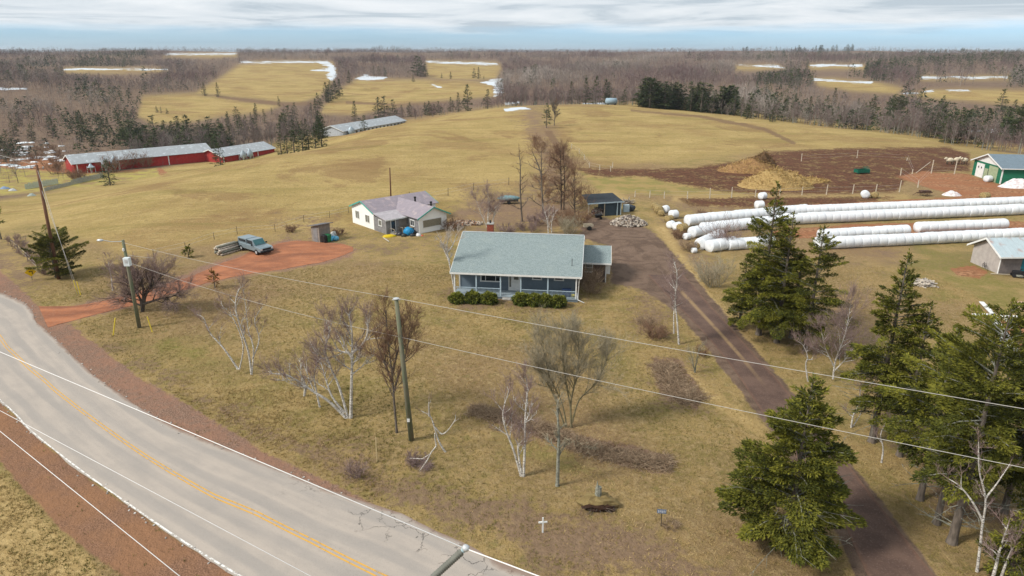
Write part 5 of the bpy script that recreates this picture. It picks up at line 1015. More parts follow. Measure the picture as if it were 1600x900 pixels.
o = mb.build('garden_table', paint('worn_wood', (.35,.28,.18), .8, .3), None, loc=lwh(11.0, 3.0), rz=.5); tag(o, 'small worn wooden table in the porch corner of the white house', 'table')
for i, (a_, b_, lb) in enumerate([((598,356),(606,362),'pale board lying along the white wall'),((599,372),(608,378),'plank lying before the porch corner')]):
    p, q = G(*a_), G(*b_); mb = MB(); mb.tube([p+Vector((0, 0, .05)), q+Vector((0, 0, .05))], .07, 4); o = mb.build('loose_board', paint('board_%d' % i, (.45,.42,.38), .8, .2), None); tag(o, lb, 'board')
# ---- outhouse shed
def frame_px(a, b):
    p, q = G(*a), G(*b); return p, math.atan2(q.y-p.y, q.x-p.x), (q-p).length
p, rz, ln_ = frame_px((500, 379), (518, 374))
sh = empty('wooden_shed', p, rz, 'narrow weathered wooden shed with lean-to roof beside the red clay yard', 'shed')
mb = MB(); mb.box(0, 1.9, 0, 1.7, -.1, 2.0); mb.add([(0, 0, 2.0), (1.9, 0, 2.0), (1.9, 1.7, 2.0), (0, 1.7, 2.0), (0, 0, 2.5), (1.9, 0, 2.35)], [(0, 1, 5, 4), (4, 5, 2, 3), (0, 4, 3), (1, 2, 5)]); mb.build('wall', WEATH2, sh)
mb = MB(); mb.slab([(-.35, -.4, 2.62), (2.2, -.4, 2.5), (2.2, 1.95, 2.1), (-.35, 1.95, 2.15)], .07, n=Vector((0, .2, .97))); mb.build('roof', paint('grey_felt_roof', (.15,.145,.15), .9), sh)
mb = MB(); mb.box(-.04, -.003, .35, 1.2, 0, 1.9); mb.build('door', WEATH, sh)
GRN = paint('green_bin_plastic', (.02,.16,.06), .5, .2); 
for nm, px_, m_, lb in (('wheelie_bin', (508, 379), DARKM, 'black wheelie bin in front of the narrow shed'), ('wheelie_bin', (513, 378), GRN, 'green wheelie bin right of the black one')):
    r_ = empty(nm, G(*px_), rz, lb, 'bin'); mb = MB(); mb.add([(-.26, -.3, .08), (.26, -.3, .08), (.26, .28, .08), (-.26, .28, .08), (-.32, -.36, 1.0), (.32, -.36, 1.0), (.32, .36, 1.0), (-.32, .36, 1.0)], [(3, 2, 1, 0), (4, 5, 6, 7), (0, 1, 5, 4), (1, 2, 6, 5), (2, 3, 7, 6), (3, 0, 4, 7)]); mb.build('body', m_, r_)
    mb = MB(); mb.add([(-.34, -.4, 1.0), (.34, -.4, 1.0), (.34, .38, 1.0), (-.34, .38, 1.0), (-.3, -.3, 1.08), (.3, -.3, 1.08), (.3, .3, 1.12), (-.3, .3, 1.12)], [(4, 5, 6, 7), (0, 1, 5, 4), (1, 2, 6, 5), (2, 3, 7, 6), (3, 0, 4, 7)]); mb.build('lid', m_, r_)
    for s in (-1, 1): mb = MB(); mb.lathe([(.1, -.03), (.1, .03)], (s*.3, .3, .1), 12, axis='x'); mb.build('wheel', DARKM, r_)
for i, (x, y, c_, lb) in enumerate([(517, 377, (.10,.42,.62), 'pale blue recycling bag next to the green bin'), (521, 376, (.12,.45,.66), 'second blue recycling bag'), (525, 376, (.14,.42,.60), 'outermost blue recycling bag'), (519, 373, (.55,.60,.62), 'whitish bag behind the blue recycling bags'), (522, 369, (.55,.55,.52), 'grey bag behind the bins')]):
    mb = MB(); mb.blob((0, 0, .33), (.42, .38, .38), 40+i, .2, 10); o = mb.build('recycling_bag', paint('blue_bag_%d' % i, c_, .35, .25, 6), None, True, G(x, y)); tag(o, lb, 'bag', 'bags beside the bins')

# ---- pickup with a capped bed (reads as a silver van)
def vehicle():
    p, q = G(398, 397), G(384, 386)   # front and rear on the right... heading towards the lower right
    hd = R(-38); c0 = G(399.5, 392.5)
    r_ = empty('pickup_truck', c0, hd, 'silver pickup truck with a matching bed cap parked on the red clay yard', 'truck')
    SIL = paint('silver_blue_paint', (.24,.30,.33), .35, .08, 2, metal=.3); Lh, Wh = 2.7, .95
    prof = [(-Lh, .45), (-Lh, 1.0), (-Lh+.02, 1.12), (Lh-1.55, 1.12), (Lh-.15, 1.02), (Lh, .88), (Lh, .45)]
    def ext(pr, w0, w1=None, mat=None, nm='body', tw=None):
        mb = MB(); n = len(pr); a_ = [(x, -w0, z) for x, z in pr]; b_ = [(x, w0, z) for x, z in pr]; mb.add(a_+b_, [tuple(range(n)), tuple(range(2*n-1, n-1, -1))]+[(i, n+i, n+(i+1) % n, (i+1) % n) for i in range(n)]); return mb.build(nm, mat, r_, bevel=.05)
    ext(prof, Wh, mat=SIL)
    ext([(-.55, 1.1), (-.35, 1.78), (.75, 1.80), (1.35, 1.1)], .80, mat=SIL, nm='cab'); ext([(-Lh+.05, 1.1), (-Lh+.12, 1.74), (-.62, 1.76), (-.60, 1.1)], .84, mat=SIL, nm='bed_cap')
    mb = MB(); mb.add([(.80, -.70, 1.765), (1.33, -.76, 1.17), (1.33, .76, 1.17), (.80, .70, 1.765), (.84, -.70, 1.79), (1.37, -.76, 1.19), (1.37, .76, 1.19), (.84, .70, 1.79)], [(4, 5, 6, 7), (0, 4, 7, 3), (0, 1, 5, 4), (1, 2, 6, 5), (2, 3, 7, 6)]); mb.build('windscreen', paint('teal_tinted_glass', (.06,.16,.17), .15), r_)
    for s in (-1, 1):
        mb = MB(); mb.box(-.40, .78, min(s*.80, s*.815), max(s*.80, s*.815), 1.2, 1.66); mb.build('side_window', GLASS, r_); mb = MB(); mb.box(-Lh+.35, -.75, min(s*.84, s*.855), max(s*.84, s*.855), 1.28, 1.62); mb.build('side_window', GLASS, r_)
        for x_ in (-1.75, 1.75):
            w_ = MB(); w_.lathe([(.2, -.11), (.36, -.12), (.38, -.06), (.38, .06), (.36, .12), (.2, .11)], (x_, s*.88, .38), 18, axis='y'); wo_ = w_.build('wheel', DARKM, r_, smooth=False); h_ = MB(); h_.lathe([(.05, -.02), (.2, -.015), (.2, .015), (.05, .02)], (x_, s*.995, .38), 12, axis='y'); h_.build('rim', ALU, wo_)
        mb = MB(); mb.box(Lh-.01, Lh+.03, min(s*.62, s*.9), max(s*.62, s*.9), .72, .90); mb.build('headlight', paint('lamp_glass', (.7,.7,.68), .15), r_); mb = MB(); mb.box(.95, 1.12, min(s*.97, s*1.15), max(s*.97, s*1.15), 1.15, 1.32); mb.build('mirror', DARKM, r_)
    mb = MB(); mb.box(Lh-.005, Lh+.025, -.6, .6, .68, .92); mb.build('grille', DARKM, r_); mb = MB(); mb.box(Lh-.12, Lh+.10, -.95, .95, .38, .60); mb.build('bumper', DARKM, r_, bevel=.04); return r_
vehicle()

# ---- farm barns in the valley
REDW = lined('barn_red_cladding', (.42,.035,.030), (.24,.025,.022), .5, 0, .06, .8, .25, .01, stain=(.30,.06,.05)); REDG = lined('barn_red_gable', (.40,.045,.04), (.24,.025,.022), .5, 1, .06, .8, .25, .01)
METR = lined('pale_metal_roof', (.33,.35,.365), (.26,.28,.30), .9, 0, .06, .45, .12, .01, stain=(.50,.55,.58)); WHTW = lined('grey_white_cladding', (.50,.53,.56), (.36,.38,.41), .6, 0, .06, .7, .15, .01)
def long_barn(name, label, p0, p1, wid, hw, hr, wallm, gabm, roofm, win=0, winm=None, extra=None):
    d_ = (p1-p0); ln_ = math.hypot(d_.x, d_.y); rz = math.atan2(d_.y, d_.x); r_ = empty(name, (p0.x, p0.y, min(p0.z, p1.z)), rz, label, 'barn')
    mb = MB(); mb.box(0, ln_, 0, wid, -3, hw); mb.build('wall', wallm, r_)
    mb = MB(); 
    for x_ in (-.02, ln_-.1): mb.add([(x_, .0, hw), (x_, wid, hw), (x_, wid/2, hr), (x_+.12, 0, hw), (x_+.12, wid, hw), (x_+.12, wid/2, hr)], [(0, 2, 1), (3, 4, 5), (0, 3, 5, 2), (1, 2, 5, 4)])
    mb.box(-.025, -.005, .02, wid-.02, -.5, hw-.002); mb.build('gable', gabm, r_)
    mb = MB(); mb.slab([(-.6, -.6, hw-.1), (ln_+.6, -.6, hw-.1), (ln_+.6, wid/2, hr+.15), (-.6, wid/2, hr+.15)], .1, n=Vector((0, -.3, .95))); mb.slab([(-.6, wid+.6, hw-.1), (-.6, wid/2, hr+.15), (ln_+.6, wid/2, hr+.15), (ln_+.6, wid+.6, hw-.1)], .1, n=Vector((0, .3, .95))); mb.build('roof', roofm, r_)
    mb = MB(); mb.slab([(-.65, -.6, hw-.08), (-.6, -.6, hw-.08), (-.6, wid/2, hr+.18), (-.65, wid/2, hr+.18)], .3, n=Vector((0, 0, 1))); mb.slab([(-.65, wid+.6, hw-.08), (-.65, wid/2, hr+.18), (-.6, wid/2, hr+.18), (-.6, wid+.6, hw-.08)], .3, n=Vector((0, 0, 1))); mb.build('trim', WHITE, r_)
    for i in range(win):
        x_ = ln_*(.1+.86*(i+.5)/win); mb = MB(); mb.box(x_-ln_*.012, x_+ln_*.012, -.04, -.005, hw*.50, hw*.80); mb.build('window', winm or GLASS, r_)
    for x_ in (ln_*.02, ln_*.30, ln_*.66): mb = MB(); mb.box(x_-.15, x_+.15, -.12, -.045, -1, hw-.3); mb.build('downpipe', WHITE, r_)
    mb = MB(); mb.box(-.08, -.03, wid*.12, wid*.42, -.2, hw*.75); mb.build('door', gabm, r_); return r_, ln_, rz
def on(p, X): # slide in azimuth only
    return p
b0 = GZ(118, 273, -10.4); b1 = GZ(332, 251, -10.4)
rb1, L1, rz1 = long_barn('poultry_barn', 'long red barn with a pale metal roof at the left edge of the hay field', b0, b1, 11, 3.3, 5.3, REDW, REDG, METR)
b2 = PYD(349, 230, -11.2); b3 = PYD(430, 251, -11.2)
rb2, L2, rz2 = long_barn('poultry_barn', 'shorter red barn with pale blue roof half hidden by the field crest', b2, b3, 11, 3.0, 4.9, REDW, REDG, METR)
b4 = PYD(537, 297, -10.6); b5 = PYD(634, 345, -10.6); zb = -10.6
rb3, L3, rz3 = long_barn('poultry_barn', 'long white barn with small dark windows beyond the field crest', b4, b5, 12, 3.4, 5.4, WHTW, WHTW, METR, 14)
def silo(p, h, r_, label, group):
    root = empty('feed_silo', p, 0, label, 'silo', group); mb = MB(); mb.lathe([(.25, 1.0), (r_, 2.2), (r_, h-1.2), (r_*.25, h-.2), (.2, h)], (0, 0, 0), 16); mb.build('tank', ALU2, root, True)
    for k in range(4): a_ = k*math.pi/2+.4; mb = MB(); mb.tube([(math.cos(a_)*r_, math.sin(a_)*r_, -.5), (math.cos(a_)*r_, math.sin(a_)*r_, 2.4)], .08, 5); mb.build('leg', ALU, root)
ALU2 = paint('galvanised_steel', (.36,.43,.48), .45, .25, 3, metal=.2, stretch=(1, 1, .3))
for i, (x, lb) in enumerate([(136, 'short silo nearest the red gable'), (147, 'middle feed silo before the long red barn'), (155, 'right feed silo before the long red barn')]):
    p = b0+(b1-b0).normalized()*(5, 9, 11.5)[i]+Vector((.35, -1, 0))*2.4; silo(p, (3.2, 4.6, 4.8)[i], 1.05, lb, 'feed silos at the red barns')
for i, (x, lb) in enumerate([(376, 'left feed silo before the shorter red barn'), (382, 'right feed silo before the shorter red barn')]):
    p = b2+(b3-b2).normalized()*(9, 12)[i]+Vector((.35, -1, 0))*2.4; silo(p, 4.4, 1.0, lb, 'feed silos at the red barns')
p = b4+(b5-b4).normalized()*5+Vector((.5, -1, 0))*2.0; silo(p, 5.2, 1.4, 'pale silo beside the white barn', 'feed silos at the red barns')
# ---- green barn at right
GREEN = lined('green_cladding', (.015,.16,.085), (.01,.09,.05), .3, 2, .1, .7, .15, .01); PALEG = lined('pale_green_boards', (.34,.40,.25), (.22,.27,.17), .4, 1, .08, .8, .2, .01)
gb, rzg, lg = frame_px((1518, 273), (1562, 287.5)); 
gr_ = empty('green_barn', gb, rzg, 'green barn with white gable, white sliding door and blue grey roof', 'barn')
wg = lg; h0 = 3.3; 
def gyb(mb, y_, t=.1): mb.add([(0, y_, h0), (wg, y_, h0), (wg/2, y_, h0+1.75), (0, y_+t, h0), (wg, y_+t, h0), (wg/2, y_+t, h0+1.75)], [(0, 1, 2), (5, 4, 3), (0, 3, 4, 1), (1, 4, 5, 2), (2, 5, 3, 0)])
mb = MB(); mb.box(0, wg, 0, 22, -.3, h0); mb.build('wall', GREEN, gr_); mb = MB(); gyb(mb, -.02); mb.build('gable', WHITE, gr_)
mb = MB(); mb.slab([(-.5, -.5, h0-.15), (wg/2, -.5, h0+1.9), (wg/2, 22.5, h0+1.9), (-.5, 22.5, h0-.15)], .1, n=Vector((-.4, 0, .9))); mb.slab([(wg+.5, -.5, h0-.15), (wg+.5, 22.5, h0-.15), (wg/2, 22.5, h0+1.9), (wg/2, -.5, h0+1.9)], .1, n=Vector((.4, 0, .9))); mb.build('roof', lined('slate_blue_metal_roof', (.16,.21,.25), (.11,.15,.18), .4, 1, .1, .6, .15, .01), gr_)
mb = MB(); mb.slab([(-.55, -.56, h0-.13), (-.55, -.5, h0-.13), (wg/2, -.5, h0+1.95), (wg/2, -.56, h0+1.95)], .25, n=Vector((0, 0, 1))); mb.slab([(wg+.55, -.56, h0-.13), (wg/2, -.56, h0+1.95), (wg/2, -.5, h0+1.95), (wg+.55, -.5, h0-.13)], .25, n=Vector((0, 0, 1))); mb.box(wg+.5, wg+.55, -.5, 22.5, h0-.3, h0-.13); mb.box(wg-.12, wg+.05, -.06, -.005, 0, h0-.05); mb.box(wg+.005, wg+.06, -.0, .15, 0, h0-.05); mb.build('trim', WHITE, gr_)
mb = MB(); mb.box(wg*.13, wg*.40, -.10, -.025, .05, 2.9); do = mb.build('door', WHITE, gr_)
for x_ in (.21, .31): mb = MB(); mb.box(wg*x_-.18, wg*x_+.18, -.12, -.102, 1.9, 2.3); mb.build('pane', GLASS, do)
mb = MB(); mb.box(wg*.42, wg*.54, -.08, -.025, .0, 2.2); mb.box(wg*.56, wg*.86, -.06, -.025, 0, 3.0); mb.build('board_panel', PALEG, gr_); mb = MB(); mb.box(wg*.54+.01, wg*.555, -.05, -.025, 0, 2.1); mb.build('door', DARKM, gr_)
# ---- grey shed with teal door at right
gs, rzs, ls = frame_px((1537, 412), (1559, 428)); gs2 = G(1559, 428)
q_ = G(1559, 428); ax = math.atan2((G(1600, 427.5)-q_).y, (G(1600, 427.5)-q_).x)
s_ = empty('garden_shed', q_, ax, 'pale grey shed with a rusty metal roof and teal door at the right edge', 'shed')
wd = (G(1536, 410)-q_).length; dS = min(wd, 6.0); hS = 2.3
BEIGE = paint('beige_shed_wall', (.42,.38,.35), .8, .15, 2); mb = MB(); mb.box(0, 7.5, 0, dS, -.2, hS); mb.add([(.0, 0, hS), (.0, dS, hS), (.0, dS/2, hS+1.35), (.1, 0, hS), (.1, dS, hS), (.1, dS/2, hS+1.35)], [(0, 2, 1), (3, 4, 5), (0, 3, 5, 2), (1, 2, 5, 4)]); mb.build('wall', BEIGE, s_)
mb = MB(); mb.box(.06, 2.6, -.03, -.003, 0, hS-.1); mb.build('front_panel', paint('brown_grey_panel', (.20,.17,.16), .8, .2), s_); mb = MB(); mb.box(2.62, 5.2, -.05, -.003, 0, hS-.05); mb.build('door', paint('teal_door', (.01,.16,.22), .6, .15), s_)
RUST = lined('rusty_metal_roof', (.42,.50,.53), (.30,.36,.39), .6, 0, .06, .5, .1, .01, stain=(.36,.25,.22))
mb = MB(); mb.slab([(-.5, -.5, hS-.1), (8, -.5, hS-.1), (8, dS/2, hS+1.5), (-.5, dS/2, hS+1.5)], .08, n=Vector((0, -.5, .9))); mb.slab([(-.5, dS+.5, hS-.1), (-.5, dS/2, hS+1.5), (8, dS/2, hS+1.5), (8, dS+.5, hS-.1)], .08, n=Vector((0, .5, .9))); mb.build('roof', RUST, s_)
mb = MB(); mb.slab([(-.56, -.52, hS-.08), (-.5, -.52, hS-.08), (-.5, dS/2, hS+1.53), (-.56, dS/2, hS+1.53)], .22, n=Vector((0, 0, 1))); mb.slab([(-.56, dS+.52, hS-.08), (-.56, dS/2, hS+1.53), (-.5, dS/2, hS+1.53), (-.5, dS+.52, hS-.08)], .22, n=Vector((0, 0, 1))); mb.box(-.5, 8, -.55, -.5, hS-.25, hS-.08); mb.box(-.04, -.003, -.02, .12, 0, hS-.12); mb.build('trim', WHITE, s_)
# ---- woodshed with black roof behind the house
pw, rzw, lw = frame_px((919, 339), (969, 336))
ws = empty('woodshed', pw, rzw, 'firewood shed with a black roof and open slatted front behind the house', 'shed')
BLKR = paint('black_roof_felt', (.035,.042,.05), .8, .25, 3); POSTW = paint('pale_timber', (.42,.36,.27), .85, .25)
mb = MB(); mb.box(2.9, lw, .1, 3.0, -.1, 2.1); mb.build('wall', lined('dark_blue_boards', (.05,.075,.095), (.03,.04,.05), .2, 0, .1, .8), ws)
mb = MB(); mb.slab([(-.1, -.3, 2.25), (lw+.3, -.3, 2.25), (lw+.1, 3.6, 2.9), (.2, 3.6, 2.9)], .1, n=Vector((0, -.16, .98))); mb.build('roof', BLKR, ws)
for x_ in (.0, 2.7, lw-.6, lw): mb = MB(); mb.box(x_-.07, x_+.07, -.15, -.02, -.1, 2.15); mb.build('post', POSTW if x_ < 3 else PALEBLUE, ws)
mb = MB(); mb.box(-.3, lw+.5, -.36, -.302, 2.08, 2.25); mb.build('fascia', PALEBLUE, ws); mb = MB(); mb.box(0, 2.7, -.1, -.04, .25, .35); mb.build('rail', POSTW, ws)
# ================================================================ logs, bales, poles, fences, signs
LOGM = paint('split_firewood', (.46,.38,.30), .9, .5, 5, c2=(.22,.17,.135)); LOGG = paint('grey_birch_logs', (.42,.38,.34), .9, .5, 4, c2=(.15,.125,.11))
def pile(name, px, w_, d_, h, n, seed, label, mats, ln=(.35, .5), rr=(.06, .12), cat='firewood', kind='stuff', flat=False):
    B = G(*px); rs = random.Random(seed); mb = MB()
    for k in range(n):
        a_ = rs.uniform(0, 6.28); q = math.sqrt(rs.random()); x, y = math.cos(a_)*q*w_/2, math.sin(a_)*q*d_/2; z = h*(1-q**1.6)*rs.uniform(.75, 1.05)+.04
        l_ = rs.uniform(*ln)/2; v = Vector((rs.uniform(-1, 1), rs.uniform(-1, 1), rs.uniform(-.55, .55) if not flat else rs.uniform(-.15, .15))).normalized()*l_; r_ = rs.uniform(*rr)
        mb.tube([Vector((x, y, z))-v, Vector((x, y, z))+v], r_, rs.choice((4, 5, 3)), m=rs.randrange(len(mats)))
    mb.blob((0, 0, 0), (w_*.42, d_*.42, h*.8), seed, .1, 12)
    o = mb.build(name, mats, None, loc=B); return tag(o, label, cat, kind=kind)
FW = [LOGM, LOGG, paint('pale_split_wood', (.60,.53,.44), .9, .35, 5), paint('dark_split_wood', (.14,.11,.09), .9, .3, 5)]
pile('firewood_pile', (982, 350), 5.6, 4.2, 1.3, 820, 1, 'big loose heap of split firewood on the gravel behind the house', FW)
pile('firewood_in_shed', (933, 336), 2.4, 1.2, 1.3, 160, 2, 'stacked firewood behind the slats of the woodshed', [LOGG, FW[3], paint('red_brown_logs', (.20,.10,.07), .9, .3, 4)], rr=(.05, .09))
pile('firewood_scatter', (727, 350), 5.5, 2.6, .45, 260, 3, 'orange brown scattered split logs right of the white house', [paint('orange_split_logs', (.42,.22,.12), .9, .4, 4), LOGM, FW[2], FW[3]])
pile('debris_heap', (980, 318), 2.0, 1.0, .5, 60, 4, 'pile of pale boards behind the woodshed', [LOGM, LOGG, FW[2]], ln=(.8, 1.8), rr=(.03, .07), cat='debris')
pile('log_heap', (1443, 445), 2.6, 1.6, .5, 60, 6, 'pale logs lying behind the wide spruce at right', [LOGG, FW[2]], ln=(.8, 2.0), rr=(.05, .10), cat='logs', flat=True)
# log pile by the pickup: every log counted
p, rz, ln_ = frame_px((347, 400), (383, 389)); rs = random.Random(9); k = 0
lg_root = None
for row in range(5):
    for j in range(6-row):
        mb = MB(); L_ = rs.uniform(3.0, 3.9); r_ = rs.uniform(.10, .15); mb.tube([(rs.uniform(-.2, .3), 0, 0), (L_*.5, rs.uniform(-.05, .05), rs.uniform(-.03, .03)), (L_, 0, 0)], [r_*1.1, r_, r_*.85], 8)
        o = mb.build('log', [GREYBARK, FW[2], LOGM][rs.randrange(3)], None, True); v = Matrix.Rotation(rz, 3, 'Z') @ Vector((0, j*.32+row*.16, .13+row*.24)); o.location = p+v; o.rotation_euler = (0, 0, rz+rs.uniform(-.04, .04)); tag(o, 'long unsplit log in the stack left of the pickup', 'log', 'logs stacked beside the pickup')
# ---- white wrapped bales
BW = NT('white_bale_wrap'); t = BW; col = t.mix(t.step(t.noise(1.2, 5), .4, .7), (.78,.80,.82), (.62,.66,.70)); col = t.mix(t.math('MULTIPLY', t.step(t.noise(3.5, 5, .7, stretch=(6, 1, 1)), .56, .72), .6), col, (.44,.46,.49)); col = t.mix(t.math('MULTIPLY', t.step(t.noise(2.1, 6, .8), .60, .70), .55), col, (.42,.36,.30)); oi = t.new('ShaderNodeObjectInfo'); col = t.mix(t.math('MULTIPLY', oi.outputs['Random'], .28), col, (.50,.52,.55)); t.color(col); t.rough(.3); t.bump(t.noise(2.5, 5, .6, stretch=(5, 1, 1)), .8, .05); BW = t.m
HAY = paint('hay_bale', (.36,.27,.12), .95, .4, 6, bump=.8, c2=(.18,.13,.06)); HAYD = paint('dark_old_hay', (.20,.15,.085), .95, .4, 6, bump=.8)
def bale_mesh(name, r_, l_, seed, mat):
    rs = random.Random(seed); n = 20; prof = [(r_*.30, -l_/2), (r_*.965, -l_/2+.0), (r_*.993, -l_/2+.04), (r_, -l_/4), (r_*.985, 0), (r_, l_/4), (r_*.993, l_/2-.04), (r_*.965, l_/2), (r_*.3, l_/2)]
    mb = MB(); mb.lathe(prof, (0, 0, r_*.93), n, axis='x')
    mb.v = [(x, y*(1.03+rs.uniform(-.012, .012)), max(.0, z*(.97+rs.uniform(-.012, .012)))) for x, y, z in mb.v]; return mb.build(name, mat, None, True)
BM = [bale_mesh('wrapped_bale', .82, 1.28, i, BW) for i in range(4)]; bm_used = set(); brs = random.Random(8)
def put_bale(k, p, rz, label, group, s=1.):
    if k not in bm_used: bm_used.add(k); o = BM[k]
    else: o = BM[k].copy(); COL.objects.link(o)
    o.location = p; o.rotation_euler = (0, brs.uniform(-.01, .01), rz); sy = s*brs.uniform(.985, 1.02); o.scale = (s*1.0, sy, sy); tag(o, label, 'bale', group); return o
def bale_row(pa, pb, label, group, step_=1.25, r_=.82, s=1.0, end_hay=False):
    """pa, pb: where the row's underside shows"""
    a_, b_ = G(*pa), G(*pb); d_ = b_-a_; n = max(1, int(round(d_.length/step_))); rz = math.atan2(d_.y, d_.x)
    for i in range(n):
        p = a_+d_*((i+.5)/n); jy = brs.uniform(-.05, .05); p = p+Vector((-math.sin(rz), math.cos(rz), 0))*(.55+jy); p.z -= .03
        o = put_bale(brs.randrange(4), p, rz+brs.uniform(-.03, .03), label, group, s)
        o.scale[0] = (d_.length/n)/1.28*1.01
bale_row((1076, 354), (1262, 336), 'wrapped bale in the long back row, its part left of the tall spruce', 'bales of the long back row', s=1.12)
bale_row((1228, 351.5), (1640, 334), 'wrapped bale in the long front row towards the green barn', 'bales of the long front row', s=1.12)
bale_row((1225, 339), (1640, 321), 'wrapped bale in the row just behind the long front one', 'bales of the long second row', s=1.08)
bale_row((1436, 364), (1573, 358.5), 'wrapped bale in the short separate row of nine or ten', 'bales of the short separate row', s=1.0, step_=1.45)
bale_row((1278, 390.5), (1660, 372), 'wrapped bale in the nearest row beside the lawn', 'bales of the nearest row', s=1.05)
bale_row((1284, 376), (1420, 368.5), 'wrapped bale in the short row behind the nearest one', 'bales of the short rear row', s=1.0)
bale_row((1100, 366), (1250, 350), 'wrapped bale in the second row at the left, beside the thicket', 'bales of the left second row', s=1.05)
bale_row((1085, 372), (1117, 366), 'wrapped bale at the left end, in the cluster by the parking area', 'loose bales at the left end', s=1.0); bale_row((1100, 391), (1130, 376), 'wrapped bale turned across the left end cluster', 'loose bales at the left end', s=1.05)
bale_row((1112, 395), (1150, 388), 'wrapped bale nearest the thicket in the left end cluster', 'loose bales at the left end', s=1.05); bale_row((1140, 392), (1210, 386), 'wrapped bale in the row half hidden by the tall spruce', 'loose bales at the left end', s=1.0)
for i, (x, y, rz, s, lb) in enumerate([(1039, 332, .9, .75, 'small white bale at the head of the hay bale line'), (1052, 341, .4, .85, 'white bale standing alone left of the long rows'), (1048, 356, .8, .7, 'small white bale beside the brown hay bales'), (1058, 359, .7, .75, 'white bale next to the split open hay bale'), (1073, 374, .5, .6, 'little white bale lowest at the left end'), (1084, 395, .3, .45, 'torn white bale scrap at the bank'), (1186, 326, .2, .9, 'white bale behind the top of the tall spruce'), (1191, 311, .5, .8, 'white bale behind the spruce top near the straw heap'), (1351, 309, 1.3, .85, 'bale half wrapped in white beside the fence'), (1543, 284, .2, .85, 'white bale against the green barn gable')]):
    put_bale(i % 4, G(x, y), rz, lb, None, s)
HB = bale_mesh('hay_bale', .75, 1.2, 30, HAY); first = True
for i, (x, y, rz, lb) in enumerate([(1023, 325, 1.3, 'furthest brown hay bale of the line behind the parking'), (1026, 329, 1.3, 'second brown hay bale of the line'), (1029, 333, 1.3, 'third brown hay bale of the line'), (1033, 337, 1.3, 'fourth brown hay bale, next to the white one'), (1045, 347, .5, 'collapsed brown hay bale in front of the lone white bale'), (1066, 362, .5, 'brown hay bale in the left end cluster'), (1092, 388, .3, 'brown hay bale on the bank by the driveway'), (1366, 309, 1.0, 'brown hay bale beside the half wrapped one'), (1538, 311, .2, 'golden hay bale on white sheeting before the green barn')]):
    o = HB if first else HB.copy(); first or COL.objects.link(o); first = False; o.location = G(x, y); o.rotation_euler = (0, 0, rz); s = .72+.12*(i % 3); o.scale = (s, s, s*.9); tag(o, lb, 'hay bale', 'brown hay bales')
# straw and manure heaps, plastic heaps
def heap(name, px, w_, d_, h, seed, mat, label, cat, tufts=0, tm=None, loc=None):
    B = loc or G(*px); rs = np.random.RandomState(seed); n = 26; xs = np.linspace(-1, 1, n); X_, Y_ = np.meshgrid(xs, xs, indexing='ij'); r_ = np.hypot(X_, Y_); nz = np.array([[mnoise.noise(Vector((a_*2.3+seed, b_*2.3, seed*.37)))+.5*mnoise.noise(Vector((a_*6, b_*6+seed, 0))) for b_ in xs] for a_ in xs])
    z = np.clip(1-r_**1.5+nz*.28*(1.1-r_), -.1, 2)*h; z = np.where(r_ > 1.0, -.15, z-.05)
    V_ = np.stack([X_*w_/2, Y_*d_/2, z], -1).reshape(-1, 3); k = np.arange(n*n).reshape(n, n); q = np.stack([k[:-1, :-1], k[1:, :-1], k[1:, 1:], k[:-1, 1:]], -1).reshape(-1, 4)
    Vt = [V_]; F_ = [q]; mi = [0]*len(q); A_ = [np.full(len(V_), .5)]
    if tufts:
        a_ = rs.rand(tufts)*6.28; rr = np.sqrt(rs.rand(tufts))*.95; x, y = rr*np.cos(a_), rr*np.sin(a_); i = np.clip(((x+1)/2*(n-1)).astype(int), 0, n-1); j = np.clip(((y+1)/2*(n-1)).astype(int), 0, n-1)
        C = np.stack([x*w_/2, y*d_/2, z[i, j]+.02], 1); D_ = rs.randn(tufts, 3)*np.array([1, 1, .45])+np.array([0, 0, .25]); D_ /= np.linalg.norm(D_, axis=1)[:, None]; V2, A2 = sprigs(C, D_, rs.uniform(.3, .9, tufts), rs.uniform(.03, .06, tufts), rs, rs.rand(tufts)); i = np.arange(tufts)*4+len(V_)
        Vt.append(V2); A_.append(A2); tri_ = np.concatenate([np.stack([i, i+1, i+2], 1), np.stack([i, i+2, i+3], 1)]); F_ = [q, tri_]; mi += [1]*len(tri_)
    o = npmesh(name, np.concatenate(Vt), F_, [mat, tm or mat], attrs=dict(rnd=np.concatenate(A_)), midx=mi, smooth=True); o.location = B; return tag(o, label, cat)
STR = twig_mat('straw_stalks', (.30,.19,.07), (.60,.44,.19)); STRG = paint('straw_heap', (.42,.29,.115), .95, .4, 3, bump=.8, c2=(.26,.155,.06), fine=9); MAN = paint('manure_heap', (.12,.055,.03), .95, .4, 3, bump=.8)
heap('straw_heap', (1212, 291), 15, 10, 3.4, 1, STRG, 'large golden straw heap in the muddy paddock', 'straw heap', 2600, STR); heap('straw_heap', (1172, 267), 15, 8, 2.6, 2, paint('dark_straw', (.34,.20,.08), .95, .5, 2, c2=(.16,.08,.04), fine=7), 'browner straw heap behind the large golden one', 'straw heap', 1500, STR); heap('manure_heap', (1190, 265), 7.5, 6, 4.0, 3, paint('brown_dung', (.13,.075,.035), .95, .5, 2), 'dark brown manure mound on top of the rear straw heap', 'manure heap', 900, twig_mat('dung_straw', (.08,.045,.02), (.26,.16,.07)))
heap('straw_litter', (1262, 283), 9, 6, .5, 4, STRG, 'flat spread of straw right of the golden heap', 'straw', 1200, STR)
